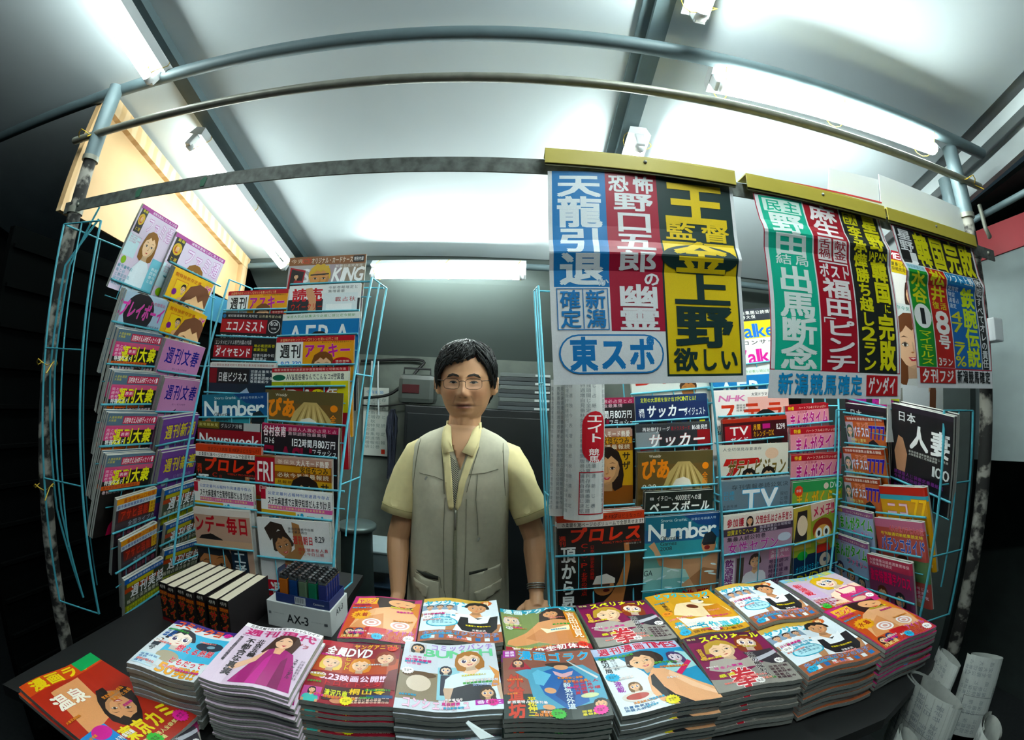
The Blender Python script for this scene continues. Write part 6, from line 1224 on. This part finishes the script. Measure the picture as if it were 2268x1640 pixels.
# ------------------------------------------------------------------ the vendor
MX, MY, EYE = -.148, 1.36, .055                     # middle of the body, depth, eye height
man = empty('person', (MX, MY, FLOOR_Z), 'dark haired man in glasses, beige vest and pale yellow shirt leaning on the counter', 'person')
def mrel(o): o.location = (-MX, -MY, -FLOOR_Z); return o
G = lambda x, z, cx, cz, sx, sz: np.exp(-((x - cx) / sx) ** 2 / 2 - ((z - cz) / sz) ** 2 / 2)
def head_disp(x, z):
    """how far the face stands out towards the customer at (x, z) from the eye line"""
    d = .017 * G(x, z, 0, -.034, .0095, .011) + .010 * G(x, z, 0, -.018, .0075, .016) + .004 * G(x, z, 0, .002, .007, .012)
    for s in (-1, 1):
        d = d + .0075 * G(x, z, s * .0145, -.040, .0055, .0065) - .0065 * G(x, z, s * .031, .001, .015, .0095) + .0035 * G(x, z, s * .031, -.001, .012, .0055)
        d = d + .004 * G(x, z, s * .03, .020, .018, .006) + .0045 * G(x, z, s * .043, -.030, .015, .014) - .0028 * G(x, z, s * .029, -.052, .0045, .012) - .002 * G(x, z, s * .031, -.012, .013, .0035)
        d = d - .003 * G(x, z, s * .027, -.074, .004, .004)
    d = d + .0070 * G(x, z, 0, -.0665, .016, .0042) + .0085 * G(x, z, 0, -.0795, .013, .0046) - .0065 * G(x, z, 0, -.0728, .020, .0016) - .003 * G(x, z, 0, -.0885, .014, .004) + .006 * G(x, z, 0, -.106, .017, .011)
    return d - .0015 * G(x, z, 0, -.056, .003, .006)
def head_pt(th, ph, grow=0.):
    """th azimuth (0 faces the customer), ph elevation; returns local point, eye line at z = 0"""
    dx, dy, dz = np.sin(th) * np.cos(ph), -np.cos(th) * np.cos(ph), np.sin(ph)
    z = np.where(dz > 0, .121 * dz, .128 * dz)
    low = np.clip(-z / .128, 0, 1); up = np.clip(z / .121, 0, 1)
    wx = .0835 * (1 - .13 * low ** 2.2) * (1 + .03 * np.sin(np.pi * up)); 
    sh = np.abs(np.cos(ph)) ** .62 / np.maximum(np.abs(np.cos(ph)), 1e-4)
    shx = np.where(dz < 0, np.minimum(sh, 1.9), np.minimum(sh, 1.35))
    x = wx * dx * np.clip(shx, 1, 1.9); fr = np.where(dy < 0, .092, .098)
    y = fr * dy * np.clip(shx, 1, 1.55) * np.where(dy > 0, 1 - .35 * low, 1 - .06 * low)
    # flatten the front a little
    fy = np.clip(-dy, 0, 1); y = y + .006 * fy ** 3 * (np.abs(dx) < 2)
    w = np.clip(fy * 1.6, 0, 1) ** 2; y = y - head_disp(x, z) * w
    n = np.stack([dx, dy, dz], -1)
    return np.stack([x, y + .012, z], -1) + n * np.asarray(grow)[..., None]
HR = Matrix.Rotation(-.03, 3, 'Y') @ Matrix.Rotation(.10, 3, 'X')
HC = Vector((MX + .002, MY - .012, EYE))
def to_world(P):
    P = np.asarray(P, float); M = np.array(HR); return P @ M.T + np.array(HC)
nth, nph = 200, 170
th = np.linspace(-np.pi, np.pi, nth, endpoint=False); ph = np.linspace(-np.pi / 2 + .02, np.pi / 2 - .02, nph)
# finer spacing towards the face
th = th - .45 * np.sin(th)
T_, P_ = np.meshgrid(th, ph); HV = to_world(head_pt(T_, P_).reshape(-1, 3))
hf = [(j * nth + i, j * nth + (i + 1) % nth, (j + 1) * nth + (i + 1) % nth, (j + 1) * nth + i) for j in range(nph - 1) for i in range(nth)] + [tuple(range(nth))[::-1], tuple(range((nph - 1) * nth, nph * nth))]
body = MB(); body.add([tuple(v) for v in HV], hf)
def tw(p): return Vector(to_world(np.array([p]))[0])
for s in (-1, 1):      # ears
    c = Vector((s * .0895, .014, -.016)); vs = []; n = 16
    for j in range(9):
        f = math.pi * j / 8
        for i in range(n):
            t = 2 * math.pi * i / n; u = math.sin(f); x = s * .010 * math.cos(f) + s * .004 - s * .004 * math.exp(-((u * .6) ** 2) * 6) * (math.cos(f) > 0); yy = .017 * u * math.cos(t) * (1 + .1 * math.sin(t)); zz = .031 * u * math.sin(t)
            vs.append(tw(c + Vector((x + s * .45 * yy + s * .08 * zz, yy, zz))))
    body.add(vs, [(j * n + i, j * n + (i + 1) % n, (j + 1) * n + (i + 1) % n, (j + 1) * n + i) for j in range(8) for i in range(n)])
    body.tube([tw(c + Vector((s * (.012 + .001 * math.sin(k)), .015 * math.cos(k), .028 * math.sin(k)))) for k in np.linspace(-.9, 3.6, 12)], .0028, 6)
    body.tube([tw((s * .070, .012, -.045)), tw((s * .078, .016, -.04))], .010, 10)
body.tube([tw((0, .022, -.05)), tw((0, .020, -.09)), (MX, MY + .008, -.10), (MX, MY + .012, -.16), (MX, MY + .01, -.22)], [.050, .052, .052, .056, .075], 20)
body.tube([tw((0, -.030, -.100)), (MX, MY - .030, -.10), (MX, MY - .028, -.121)], [.022, .017, .012], 12)
WL, WR = ony((882, 1316), 1.235), ony((1188, 1312), 1.235); EL, ER = ony((882, 1190), 1.34), ony((1184, 1190), 1.33)
SL, SR = Vector((MX - .140, MY + .01, -.20)), Vector((MX + .150, MY + .01, -.20))
for S, E, Wt, s in ((SL, EL, WL, -1), (SR, ER, WR, 1)):
    body.tube([S, S.lerp(E, .5), E, E.lerp(Wt, .25), E.lerp(Wt, .6), Wt], [.034, .040, .037, .037, .030, .023], 16)
    W0 = Wt; d = Vector((-s * .15, -.85, -.5)).normalized()                # palm lying forward on the board
    pc = W0 + Vector((0, -.03, -.022)); pc.z = max(pc.z, -.70 + .022)
    body.tube([W0, W0 + Vector((0, -.022, -.014)), pc + Vector((0, -.03, -.006))], [.022, .022, .020], 12)
    body.box(pc + Vector((0, -.030, -.006)), (.074, .075, .024), Matrix.Rotation(.15, 3, 'X'), bev=.01)
    for k, (ox, ln, r) in enumerate(((-.029, .062, .0075), (-.010, .074, .008), (.010, .070, .008), (.029, .054, .0068))):
        b = pc + Vector((ox * s, -.062, -.008)); sp = .10 * (k - 1.5) * s
        body.tube([b, b + Vector((sp * .02, -ln * .45, .006)), b + Vector((sp * .05, -ln * .8, -.002)), b + Vector((sp * .06, -ln, -.010))], [r * 1.1, r, r * .92, r * .7], 8)
    tb_ = pc + Vector((-s * .030, -.006, -.006)); body.tube([tb_, tb_ + Vector((-s * .020, -.022, -.004)), tb_ + Vector((-s * .030, -.044, -.008))], [.012, .0095, .0075], 8)
body.tube([(MX, MY + .01, -.2), (MX, MY + .01, -.45), (MX, MY + .015, -.70)], [.09, .11, .11], 16)
bo = body.build('body_tmp', None)
rm = bo.modifiers.new('r', 'REMESH'); rm.mode = 'VOXEL'; rm.voxel_size = .0026; sm_ = bo.modifiers.new('s', 'SMOOTH'); sm_.iterations = 2; sm_.factor = .5
dg = bpy.context.evaluated_depsgraph_get(); dg.update(); me = bpy.data.meshes.new_from_object(bo.evaluated_get(dg)); bpy.data.objects.remove(bo)
me.name = 'body'; nv = len(me.vertices); V = np.zeros(nv * 3); me.vertices.foreach_get('co', V); V = V.reshape(-1, 3)
L = (V - np.array(HC)) @ np.array(HR)             # head coordinates
x, y, z = L.T; front = (y < -.03)
base = np.array(rgb('d29e75')); C = np.tile(base, (nv, 1))
def tint(w, col): 
    global C
    w = np.clip(w, 0, 1)[:, None]; C = C * (1 - w) + np.array(rgb(col)) * w
tint(.45 * G(x, z, .045, -.035, .018, .018) * front + .45 * G(x, z, -.045, -.035, .018, .018) * front, 'c47f5e')
tint(.5 * G(x, z, 0, -.036, .012, .010) * front, 'c58a66')
lipw = (np.abs(x) < .027) & (z < -.0625) & (z > -.0845) & front; tint(lipw * 1.0 * np.clip((1 - (np.abs(x) / .027) ** 2) * 1.6, 0, 1) * np.exp(-((z + .0725) / .0085) ** 4), '8a4436')
tint(front * 1.0 * G(x, z, 0, -.0726, .024, .0014), '3a1c18')
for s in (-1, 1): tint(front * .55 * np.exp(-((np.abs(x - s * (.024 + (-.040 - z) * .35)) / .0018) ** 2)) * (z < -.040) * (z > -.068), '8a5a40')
tint(front * .12 * ((z < -.055) & (z > -.135)) * (np.abs(x) < .055), '8f7058')
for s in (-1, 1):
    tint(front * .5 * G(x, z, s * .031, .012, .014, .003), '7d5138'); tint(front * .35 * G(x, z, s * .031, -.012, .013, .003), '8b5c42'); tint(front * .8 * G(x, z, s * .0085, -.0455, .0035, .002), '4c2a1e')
# arms a little darker
tint(.35 * (V[:, 2] < -.3), 'a87650')
at_ = me.attributes.new('ink', 'FLOAT_COLOR', 'POINT'); at_.data.foreach_set('color', np.column_stack([C, np.ones(nv)]).astype(np.float32).ravel())
SK = bpy.data.materials.new('skin'); SK.use_nodes = True; b_ = SK.node_tree.nodes['Principled BSDF']; an = SK.node_tree.nodes.new('ShaderNodeAttribute'); an.attribute_name = 'ink'
nz = SK.node_tree.nodes.new('ShaderNodeTexNoise'); nz.inputs['Scale'].default_value = 160; bp = SK.node_tree.nodes.new('ShaderNodeBump'); bp.inputs['Strength'].default_value = .15; bp.inputs['Distance'].default_value = .001
SK.node_tree.links.new(nz.outputs['Fac'], bp.inputs['Height']); SK.node_tree.links.new(bp.outputs[0], b_.inputs['Normal']); SK.node_tree.links.new(an.outputs['Color'], b_.inputs['Base Color'])
b_.inputs['Roughness'].default_value = .48; b_.inputs['Subsurface Weight'].default_value = .06; b_.inputs['Subsurface Radius'].default_value = (.01, .004, .002)
mrel(link('body', me, SK, man, smooth=True))
# ---- hair
HM = mat('black hair', '1c1d1c', .42, color2='0a0b0b', stripes=('X', 120., 6.), bump=.5)
def hairline(th):
    a = np.degrees(th); s = np.abs(a)
    front_ = np.interp(a, [-180, -120, -100, -88, -74, -60, -48, -35, -15, 5, 22, 38, 50, 62, 76, 88, 100, 120, 180], [-.075, -.07, -.012, -.010, -.022, .018, .040, .052, .058, .066, .074, .064, .042, .012, -.022, -.010, -.012, -.07, -.075])
    return front_
nh_t, nh_p = 180, 60; hv = []; 
ths = np.linspace(-np.pi, np.pi, nh_t, endpoint=False); rows = []
for j in range(nh_p):
    f = j / (nh_p - 1); zz = hairline(ths) * (1 - f) + .121 * f * .999
    jag = .006 * np.sin(ths * 23) * np.sin(ths * 7 + 1) * (1 - f) ** 4 * (np.abs(ths) < 1.0); zz = zz + jag
    phs = np.where(zz > 0, np.arcsin(np.clip(zz / .121, -1, 1)), np.arcsin(np.clip(zz / .128, -1, 1)))
    vol = .005 + (.013 - .005 * np.abs(np.sin(ths))) * np.sin(np.pi * min(1., f * .75 + .08)) ** .7 + .006 * np.exp(-((ths + .7) / .6) ** 2) * (1 - f)
    g = vol * np.clip(f * 9, .25, 1) + .0016 * np.sin(ths * 41 + 5 * f) + .001 * np.sin(ths * 67 + 9 * f) + .0025 * np.sin(ths * 9 + 14 * f) * f
    rows.append(head_pt(ths + .25 * f * np.sin(ths), phs, g))
HVv = to_world(np.array(rows).reshape(-1, 3)); fs = [(j * nh_t + i, j * nh_t + (i + 1) % nh_t, (j + 1) * nh_t + (i + 1) % nh_t, (j + 1) * nh_t + i) for j in range(nh_p - 1) for i in range(nh_t)] + [tuple(range((nh_p - 1) * nh_t, nh_p * nh_t))]
hb = MB(); hb.add([tuple(v) for v in HVv], fs, True)
rr_ = random.Random(5)
for k in range(420):      # loose locks that follow the scalp
    t0 = rr_.uniform(-2.6, 2.6); f0 = rr_.uniform(.0, .9); pts = []
    dt = rr_.uniform(.05, .35) * (1 if t0 > .35 else -1) * (1.2 if abs(t0) < 1.2 else .2); lf = rr_.uniform(.12, .3)
    for q in range(5):
        u = q / 4; t = t0 + dt * u; f = max(-.04 if abs(t0) < 1.0 else .0, f0 - lf * u); zz = hairline(np.array([t]))[0] * (1 - f) + .120 * f; zz = min(zz, .1205)
        p_ = math.asin(max(-1, min(1, zz / .121))); pts.append(Vector(to_world(head_pt(np.array([t]), np.array([p_]), np.array([.0075 + (.0145 - .005 * abs(math.sin(t))) * math.sin(math.pi * min(1, max(0, f) * .75 + .08)) ** .7 + .002 * math.sin(u * 3)])))[0]))
    hb.tube(pts, [.0022, .0022, .0018, .0012, .0004], 5)
mrel(hb.build('hair', HM, man))
# ---- eyes, brows, glasses
def face_y(xx, zz):
    ph_ = np.linspace(-1.3, 1.3, 1); best = None
    w = .012 - .092 * math.sqrt(max(0., 1 - (xx / .085) ** 2)) * (1 - (zz / .14) ** 2 * .5)
    return w
from mathutils.bvhtree import BVHTree
BV = BVHTree.FromPolygons([tuple(v) for v in V], [tuple(p.vertices) for p in me.polygons])
def onface(xx, zz, off):
    o = tw((xx, -.3, zz)); d = tw((xx, 0, zz)) - o; d.normalize(); h = BV.ray_cast(o, d)
    return (h[0] - d * off) if h[0] else tw((xx, -.09 - off, zz))
def facepatch(pts, off, name, m):
    c = (sum(p[0] for p in pts) / len(pts), sum(p[1] for p in pts) / len(pts)); mb = MB()
    ring = [onface(a, b, off) for a, b in pts]; mid = [onface((a + c[0]) / 2, (b + c[1]) / 2, off) for a, b in pts]; n = len(pts)
    mb.add(ring + mid + [onface(c[0], c[1], off)], [(i, (i + 1) % n, n + (i + 1) % n, n + i) for i in range(n)] + [(n + i, n + (i + 1) % n, 2 * n) for i in range(n)], True)
    return mrel(mb.build(name, m, man))
M_EYEW = mat('eye white', 'a89c90', .3, var=.05); M_IRIS = mat('dark iris', '17100d', .15, var=.1); M_BROW = mat('eyebrow', '2a231e', .8, var=.3, scale=300)
for s in (-1, 1):
    facepatch([(s * .0185, -.0012), (s * .025, .0018), (s * .032, .0028), (s * .039, .0020), (s * .0445, -.0008), (s * .038, -.0028), (s * .031, -.0032), (s * .024, -.0026)], .0005, 'eye', M_EYEW)
    facepatch([(s * .031 + .0056 * math.cos(t), -.0002 + .0034 * math.sin(t)) for t in np.linspace(0, 6.283, 13)[:-1]], .0010, 'iris', M_IRIS)
    facepatch([(s * .0170, -.0012), (s * .025, .0014), (s * .032, .0024), (s * .040, .0016), (s * .0475, -.0020), (s * .040, .0036), (s * .032, .0048), (s * .024, .0036)], .0013, 'eyelid_line', M_BROW)
    facepatch([(s * .013, .0165), (s * .022, .0200), (s * .034, .0225), (s * .046, .0190), (s * .053, .0130), (s * .046, .0235), (s * .033, .0275), (s * .020, .0250), (s * .0125, .0205)], .0012, 'eyebrow', M_BROW)
M_RIM = mat('dark metal rim', '2b2826', .25, metal=.8); M_LENS = mat('lens glass', 'ffffff', .2, var=0., alpha=.03, spec=.1)
gr = mrel(MB().tube([tw(p) for p in ((-.009, -.1005, .003), (-.004, -.1035, .006), (.004, -.1035, .006), (.009, -.1005, .003))], .0009, 6).build('glasses', M_RIM, man))
for s in (-1, 1):
    rim = []; 
    for k in range(28):
        t = 2 * math.pi * k / 28; cx_ = s * .0335 + .0245 * math.copysign(abs(math.cos(t)) ** .55, math.cos(t)); cz_ = -.003 + .0155 * math.copysign(abs(math.sin(t)) ** .6, math.sin(t))
        rim.append(tw((cx_, -.0995 + 6.5 * (abs(cx_) - .012) ** 2, cz_)))
    c1 = MB().tube(rim, .0007, 6, close=True).build('rim', M_RIM, gr)
    n = len(rim); lm = MB(); lm.add(rim + [sum(rim, Vector()) / n], [(i, (i + 1) % n, n) for i in range(n)]); lm.build('lens', M_LENS, gr)
    MB().tube([tw((s * .058, -.0875, .006)), tw((s * .076, -.078, .007)), tw((s * .087, -.035, .006)), tw((s * .090, .015, .003)), tw((s * .090, .032, -.008))], .0011, 6).build('temple_arm', M_RIM, gr)
    MB().lathe([(0, 0), (.0035, .0005), (0, .0015)], tw((s * .010, -.096, -.006)), 8).build('nose_pad', M_LENS, gr)
# ---- clothes
ZS = -np.array([-.092, -.102, -.115, -.132, -.158, -.20, -.26, -.33, -.42, -.52, -.62, -.72, -.82])
AW = np.array([.056, .078, .108, .134, .152, .157, .156, .152, .152, .156, .162, .168, .172]) * 1.02
BD = np.array([.060, .066, .074, .084, .094, .104, .112, .114, .112, .112, .114, .116, .118]) * 1.0
CYY = np.array([.016, .015, .013, .010, .006, .003, .0, -.001, .0, .0, .0, .0, .0])
IZ = lambda z, t: np.interp(-z, ZS, t)
rs_ = np.random.RandomState(3)
WR_ = [(rs_.uniform(14, 48), rs_.uniform(-22, 22), rs_.uniform(0, 6), rs_.uniform(.0010, .0024)) for _ in range(7)]
def wrinkle(x, z): return sum(a * np.sin(k1 * x + k2 * z * 1.4 + p) for k1, k2, p, a in WR_)
def torso(t, z, g=0.):
    """t = 0 faces the customer"""
    a = IZ(z, AW) + g; b = IZ(z, BD) + g; c = IZ(z, CYY); e = .8
    st, ct = np.sin(t), np.cos(t)
    x = a * np.sign(st) * np.abs(st) ** e; y = -b * np.sign(ct) * np.abs(ct) ** e
    w = wrinkle(x, z) * np.clip((-.13 - z) * 12, 0, 1)
    return np.stack([MX + x, MY + c + y - w * np.sign(ct) * np.abs(ct) ** .3, z + 0 * x], -1)
def front_pt(X, Z, off):
    a = IZ(Z, AW); s = np.clip(np.abs(X - MX) / a, 0, .995); t = np.arcsin(s ** (1 / .8)) * np.sign(X - MX)
    P = torso(t, Z, 0.); P[..., 1] -= off; return P
def shell(z0, z1, g, name, m, nz_=70, nt_=120, hem=0.):
    zz = np.linspace(z0, z1, nz_); tt = np.linspace(-np.pi, np.pi, nt_, endpoint=False); T, Z = np.meshgrid(tt, zz); P = torso(T, Z, g)
    F = [(j * nt_ + i, j * nt_ + (i + 1) % nt_, (j + 1) * nt_ + (i + 1) % nt_, (j + 1) * nt_ + i) for j in range(nz_ - 1) for i in range(nt_)]
    mb = MB(); mb.add([tuple(p) for p in P.reshape(-1, 3)], F, True); return mrel(mb.build(name, m, man))
M_VEST = mat('beige vest cloth', 'c6c0a8', .85, var=.10, scale=60, bump=.25); M_VESTD = mat('vest seam', '77735f', .9, var=.15, scale=200)
M_SHIRT = mat('pale yellow shirt', 'e6d69e', .8, var=.08, scale=40, bump=.15); M_SHIRTD = mat('shirt seam', 'a89c66', .85)
shirt = shell(-.096, -.70, -.006, 'shirt', M_SHIRT)
vest = shell(-.093, -.80, .003, 'vest', M_VEST)
# sleeves
for S, E, s in ((SL, EL, -1), (SR, ER, 1)):
    A0 = Vector((MX + s * .100, MY + .008, -.165)); A1 = Vector((MX + s * .142, MY + .006, -.188)); D_ = (E - A1).normalized(); A2 = A1 + D_ * .07 + Vector((s * .012, 0, 0)); A3 = A1 + D_ * .14 + Vector((s * .016, -.003, 0)); A4 = A1 + D_ * .205 + Vector((s * .018, -.006, 0))
    pts = [A0, A0.lerp(A1, .5), A1, A1.lerp(A2, .5), A2, A2.lerp(A3, .5), A3, A3.lerp(A4, .5), A4]; rr = [.036, .046, .053, .056, .057, .057, .057, .058, .059]
    mb = MB(); n = 28; vs = []; k = len(pts)
    for i, p in enumerate(pts):
        t = (pts[min(i + 1, k - 1)] - pts[max(i - 1, 0)]).normalized(); u = t.cross(Vector((0, 1, 0))).normalized(); w = t.cross(u)
        for j in range(n):
            q = 2 * math.pi * j / n; r = rr[i] * (1 + .05 * math.sin(3 * q + i * .9) * (i > 1) + .025 * math.sin(7 * q + i)); vs.append(p + (u * math.cos(q) * 1.0 + w * math.sin(q) * .98) * r)
    for j in range(n): vs.append(A4 + (vs[(k - 1) * n + j] - A4) * .93 - D_ * .0)
    for j in range(n): vs.append(A4 + (vs[(k - 1) * n + j] - A4) * .93 - D_ * .05)
    mb.add(vs, [(i * n + j, i * n + (j + 1) % n, (i + 1) * n + (j + 1) % n, (i + 1) * n + j) for i in range(k + 1) for j in range(n)], True)
    sl_ = mrel(mb.build('sleeve', M_SHIRT, man))
    ring = [A4 - D_ * .022 + (vs[(k - 1) * n + j] - A4) * 1.012 for j in range(n)]; q = MB().tube(ring, .0010, 5, close=True).build('hem_stitch', M_SHIRTD, sl_)
    # armhole seam of the vest
    ar = []
    for kk in range(22):
        f = kk / 21; z_ = -.135 - .16 * f; xx = MX + s * (.130 + .014 * f); p_ = front_pt(np.array(xx), np.array(z_), .0045); ar.append(Vector(tuple(p_)))
    mrel(MB().tube(ar, .0016, 5).build('armhole_seam', M_VESTD, man))
def cloth(poly, off, thick, name, m, parent=None, bulge=0., cut=8):
    """flat cloth piece given in (x, z) metres from the body middle, laid on the chest"""
    X0, X1 = -.2, .2; Z0, Z1 = -.85, -.05; a = Art(X1 - X0, Z1 - Z0, '808080'); a.P = []; a.z = 0.
    a.poly([((px - X0) / (X1 - X0), (pz - Z0) / (Z1 - Z0)) for px, pz in poly], '808080')
    xs = [p[0] for p in poly]; zs_ = [p[1] for p in poly]; cxx = [(v - X0) / (X1 - X0) for v in np.arange(min(xs), max(xs), .008)[1:]]; czz = [(v - Z0) / (Z1 - Z0) for v in np.arange(min(zs_), max(zs_), .012)[1:]]
    mx_, mz_ = (min(xs) + max(xs)) / 2, (min(zs_) + max(zs_)) / 2
    mesh = a.mesh(name, cxx, czz, None)
    Vv = np.zeros(len(mesh.vertices) * 3); mesh.vertices.foreach_get('co', Vv); Vv = Vv.reshape(-1, 3); X = Vv[:, 0] + X0; Z = Vv[:, 1] + Z0
    bl = bulge * np.clip(1 - ((X - mx_) / (max(xs) - mx_ + 1e-6)) ** 2, 0, 1) * np.clip(1 - ((Z - mz_) / (max(zs_) - mz_ + 1e-6)) ** 2, 0, 1)
    P = front_pt(X + MX, Z, off + bl); mesh.vertices.foreach_set('co', P.ravel()); mesh.update()
    o = link(name, mesh, m, parent or man, smooth=True)
    if parent is None: mrel(o)
    sd = o.modifiers.new('t', 'SOLIDIFY'); sd.thickness = thick; sd.offset = 0; return o
def seam(pts, off, name, parent=None, r=.0009, m=None):
    q = []
    for (ax, az), (bx_, bz) in zip(pts, pts[1:]):
        for k in range(8): f = k / 8; q.append(Vector(tuple(front_pt(np.array(MX + ax + (bx_ - ax) * f), np.array(az + (bz - az) * f), off))))
    o = MB().tube(q, r, 5).build(name, m or M_VESTD, parent or man)
    if parent is None: mrel(o)
    return o
# open neck: skin, checked undershirt, shirt fronts
neck = cloth([(-.046, -.084), (.048, -.084), (.032, -.125), (.020, -.175), (.008, -.215), (-.004, -.185), (-.030, -.125)], .0060, .001, 'neck_skin', mat('chest skin', 'b98a63', .5))
CH = mat('checked undershirt', 'b7ae92', .8, color2='2a3338', stripes=('DIAGONAL', 90., 0.), ramp=(.45, .55))
cloth([(-.026, -.172), (-.010, -.185), (.004, -.215), (.002, -.30), (-.004, -.325), (-.012, -.28), (-.022, -.21)], .0075, .001, 'undershirt', CH)
cloth([(-.060, -.090), (-.044, -.100), (-.032, -.150), (-.024, -.185), (-.014, -.25), (-.006, -.325), (-.012, -.335), (-.022, -.33), (-.034, -.27), (-.044, -.20), (-.056, -.145)], .0085, .0015, 'shirt_front', M_SHIRT)
cloth([(.062, -.090), (.046, -.100), (.034, -.150), (.022, -.190), (.006, -.25), (-.002, -.325), (.004, -.335), (.014, -.32), (.026, -.25), (.044, -.19), (.058, -.145)], .0085, .0015, 'shirt_front', M_SHIRT)
for s, pts in ((-1, [(-.050, -.092), (-.034, -.100), (-.022, -.150), (-.014, -.168), (-.046, -.178), (-.052, -.140)]), (1, [(.052, -.090), (.036, -.100), (.026, -.140), (.010, -.168), (.044, -.180), (.056, -.138)])):
    mb = MB(); P = []
    for px, pz in pts: q = front_pt(np.array(MX + px), np.array(min(pz, -.104)), .014); P.append(Vector((q[0], q[1] + (.020 if pz > -.11 else 0), pz + .008)))
    c = sum(P, Vector()) / len(P) + Vector((0, -.004, 0)); n = len(P); mb.add(P + [c], [(i, (i + 1) % n, n) for i in range(n)], True)
    o = mrel(mb.build('collar', M_SHIRT, man)); sd = o.modifiers.new('t', 'SOLIDIFY'); sd.thickness = .003
cr = [(.058 * math.sin(t), .052 * math.cos(t)) for t in np.linspace(-2.0, 2.0, 25)]
mb = MB(); mb.add([(MX + a, MY + .012 + b, -.125) for a, b in cr] + [(MX + a * .93, MY + .012 + b * .95, -.076) for a, b in cr], [(i, i + 1, 26 + i, 25 + i) for i in range(24)], True); o = mrel(mb.build('collar_band', M_SHIRT, man)); sd = o.modifiers.new('t', 'SOLIDIFY'); sd.thickness = .003
# vest details
zp = cloth([(-.0055, -.325), (.0055, -.325), (.0045, -.80), (-.0055, -.80)], .0062, .0012, 'zip', mat('zip tape', '6a6a58', .6, color2='a8a484', stripes=('Z', 180., 0.)))
cloth([(-.003, -.335), (.003, -.335), (.003, -.395), (-.003, -.395)], .0105, .002, 'zip_pull', mat('metal pull', '9a9a8c', .35, metal=.6))
for nm, pts in (('placket_seam', [(-.034, -.30), (-.036, -.45), (-.032, -.60), (-.018, -.66)]), ('placket_seam', [(.030, -.30), (.032, -.45), (.030, -.62)]), ('yoke_seam', [(-.121, -.235), (-.07, -.24), (-.036, -.25)]), ('yoke_seam', [(.034, -.225), (.08, -.22), (.125, -.208)]),
                ('pocket_seam', [(.060, -.225), (.058, -.30), (.066, -.37), (.068, -.42)]), ('pocket_seam', [(-.125, -.56), (-.09, -.545), (-.045, -.56), (-.04, -.60)]), ('front_edge_seam', [(-.056, -.145), (-.046, -.21), (-.036, -.30)]), ('front_edge_seam', [(.060, -.145), (.046, -.20), (.028, -.29)])): seam(pts, .0052, nm)
pk = cloth([(-.130, -.56), (-.048, -.575), (-.046, -.72), (-.121, -.70)], .0062, .002, 'pocket', M_VEST, bulge=.006)
pr = cloth([(.045, -.54), (.140, -.515), (.145, -.70), (.05, -.72)], .0062, .002, 'pocket', M_VEST, bulge=.006)
cloth([(-.132, -.575), (-.080, -.590), (-.088, -.635), (-.130, -.595)], .016, .002, 'pocket_flap', M_VEST, bulge=.002)
cloth([(.062, -.595), (.145, -.565), (.142, -.60), (.076, -.635)], .016, .002, 'pocket_flap', M_VEST, bulge=.002)
MD = mat('dark pocket mouth', '3a3c34', .9); cloth([(-.125, -.548), (-.09, -.565), (-.05, -.567), (-.05, -.555), (-.09, -.548)], .0085, .001, 'pocket_mouth', MD); cloth([(.045, -.53), (.10, -.520), (.10, -.527), (.045, -.540)], .0085, .001, 'pocket_mouth', MD)
for px, pz in ((-.096, -.247), (.070, -.425)):
    p_ = front_pt(np.array(MX + px), np.array(pz), .009); o = MB().box((0, 0, 0), (.006, .003, .012), Matrix.Rotation(.5, 3, 'Y'), bev=.001).build('pocket_pull', mat('bright pull', 'd4d4c8', .2, metal=.7), man, (p_[0] - MX, p_[1] - MY, p_[2] - FLOOR_Z))
# bracelet, trousers, shoes
bd = (WR - ER).normalized(); u = bd.cross(Vector((1, 0, 0))).normalized(); w = bd.cross(u); cb_ = ER.lerp(WR, .9)
for k in range(3): mrel(MB().tube([cb_ + bd * (k * .007 - .007) + (u * math.cos(t) + w * math.sin(t)) * .0275 for t in np.linspace(0, 6.283, 21)[:-1]], .0022, 6, close=True).build('bracelet', mat('silver bracelet', 'b4b8b8', .25, metal=.9), man))
M_TR = mat('dark trousers', '1d2226', .8, var=.2)
mb = MB(); mb.tube([(MX, MY + .005, -.68), (MX, MY + .01, -.76), (MX, MY + .012, -.80)], [.135, .145, .14], 24)
for s in (-1, 1): mb.tube([(MX + s * .075, MY + .012, -.76), (MX + s * .085, MY + .01, -1.05), (MX + s * .09, MY + .02, -1.44)], [.088, .07, .058], 18)
mrel(mb.build('trousers', M_TR, man))
for s in (-1, 1): mrel(MB().box((MX + s * .092, MY - .03, -1.462), (.095, .27, .075), bev=.028).build('shoe', M_BLACK, man))
bpy.data.objects.remove(FO); bpy.context.view_layer.update()
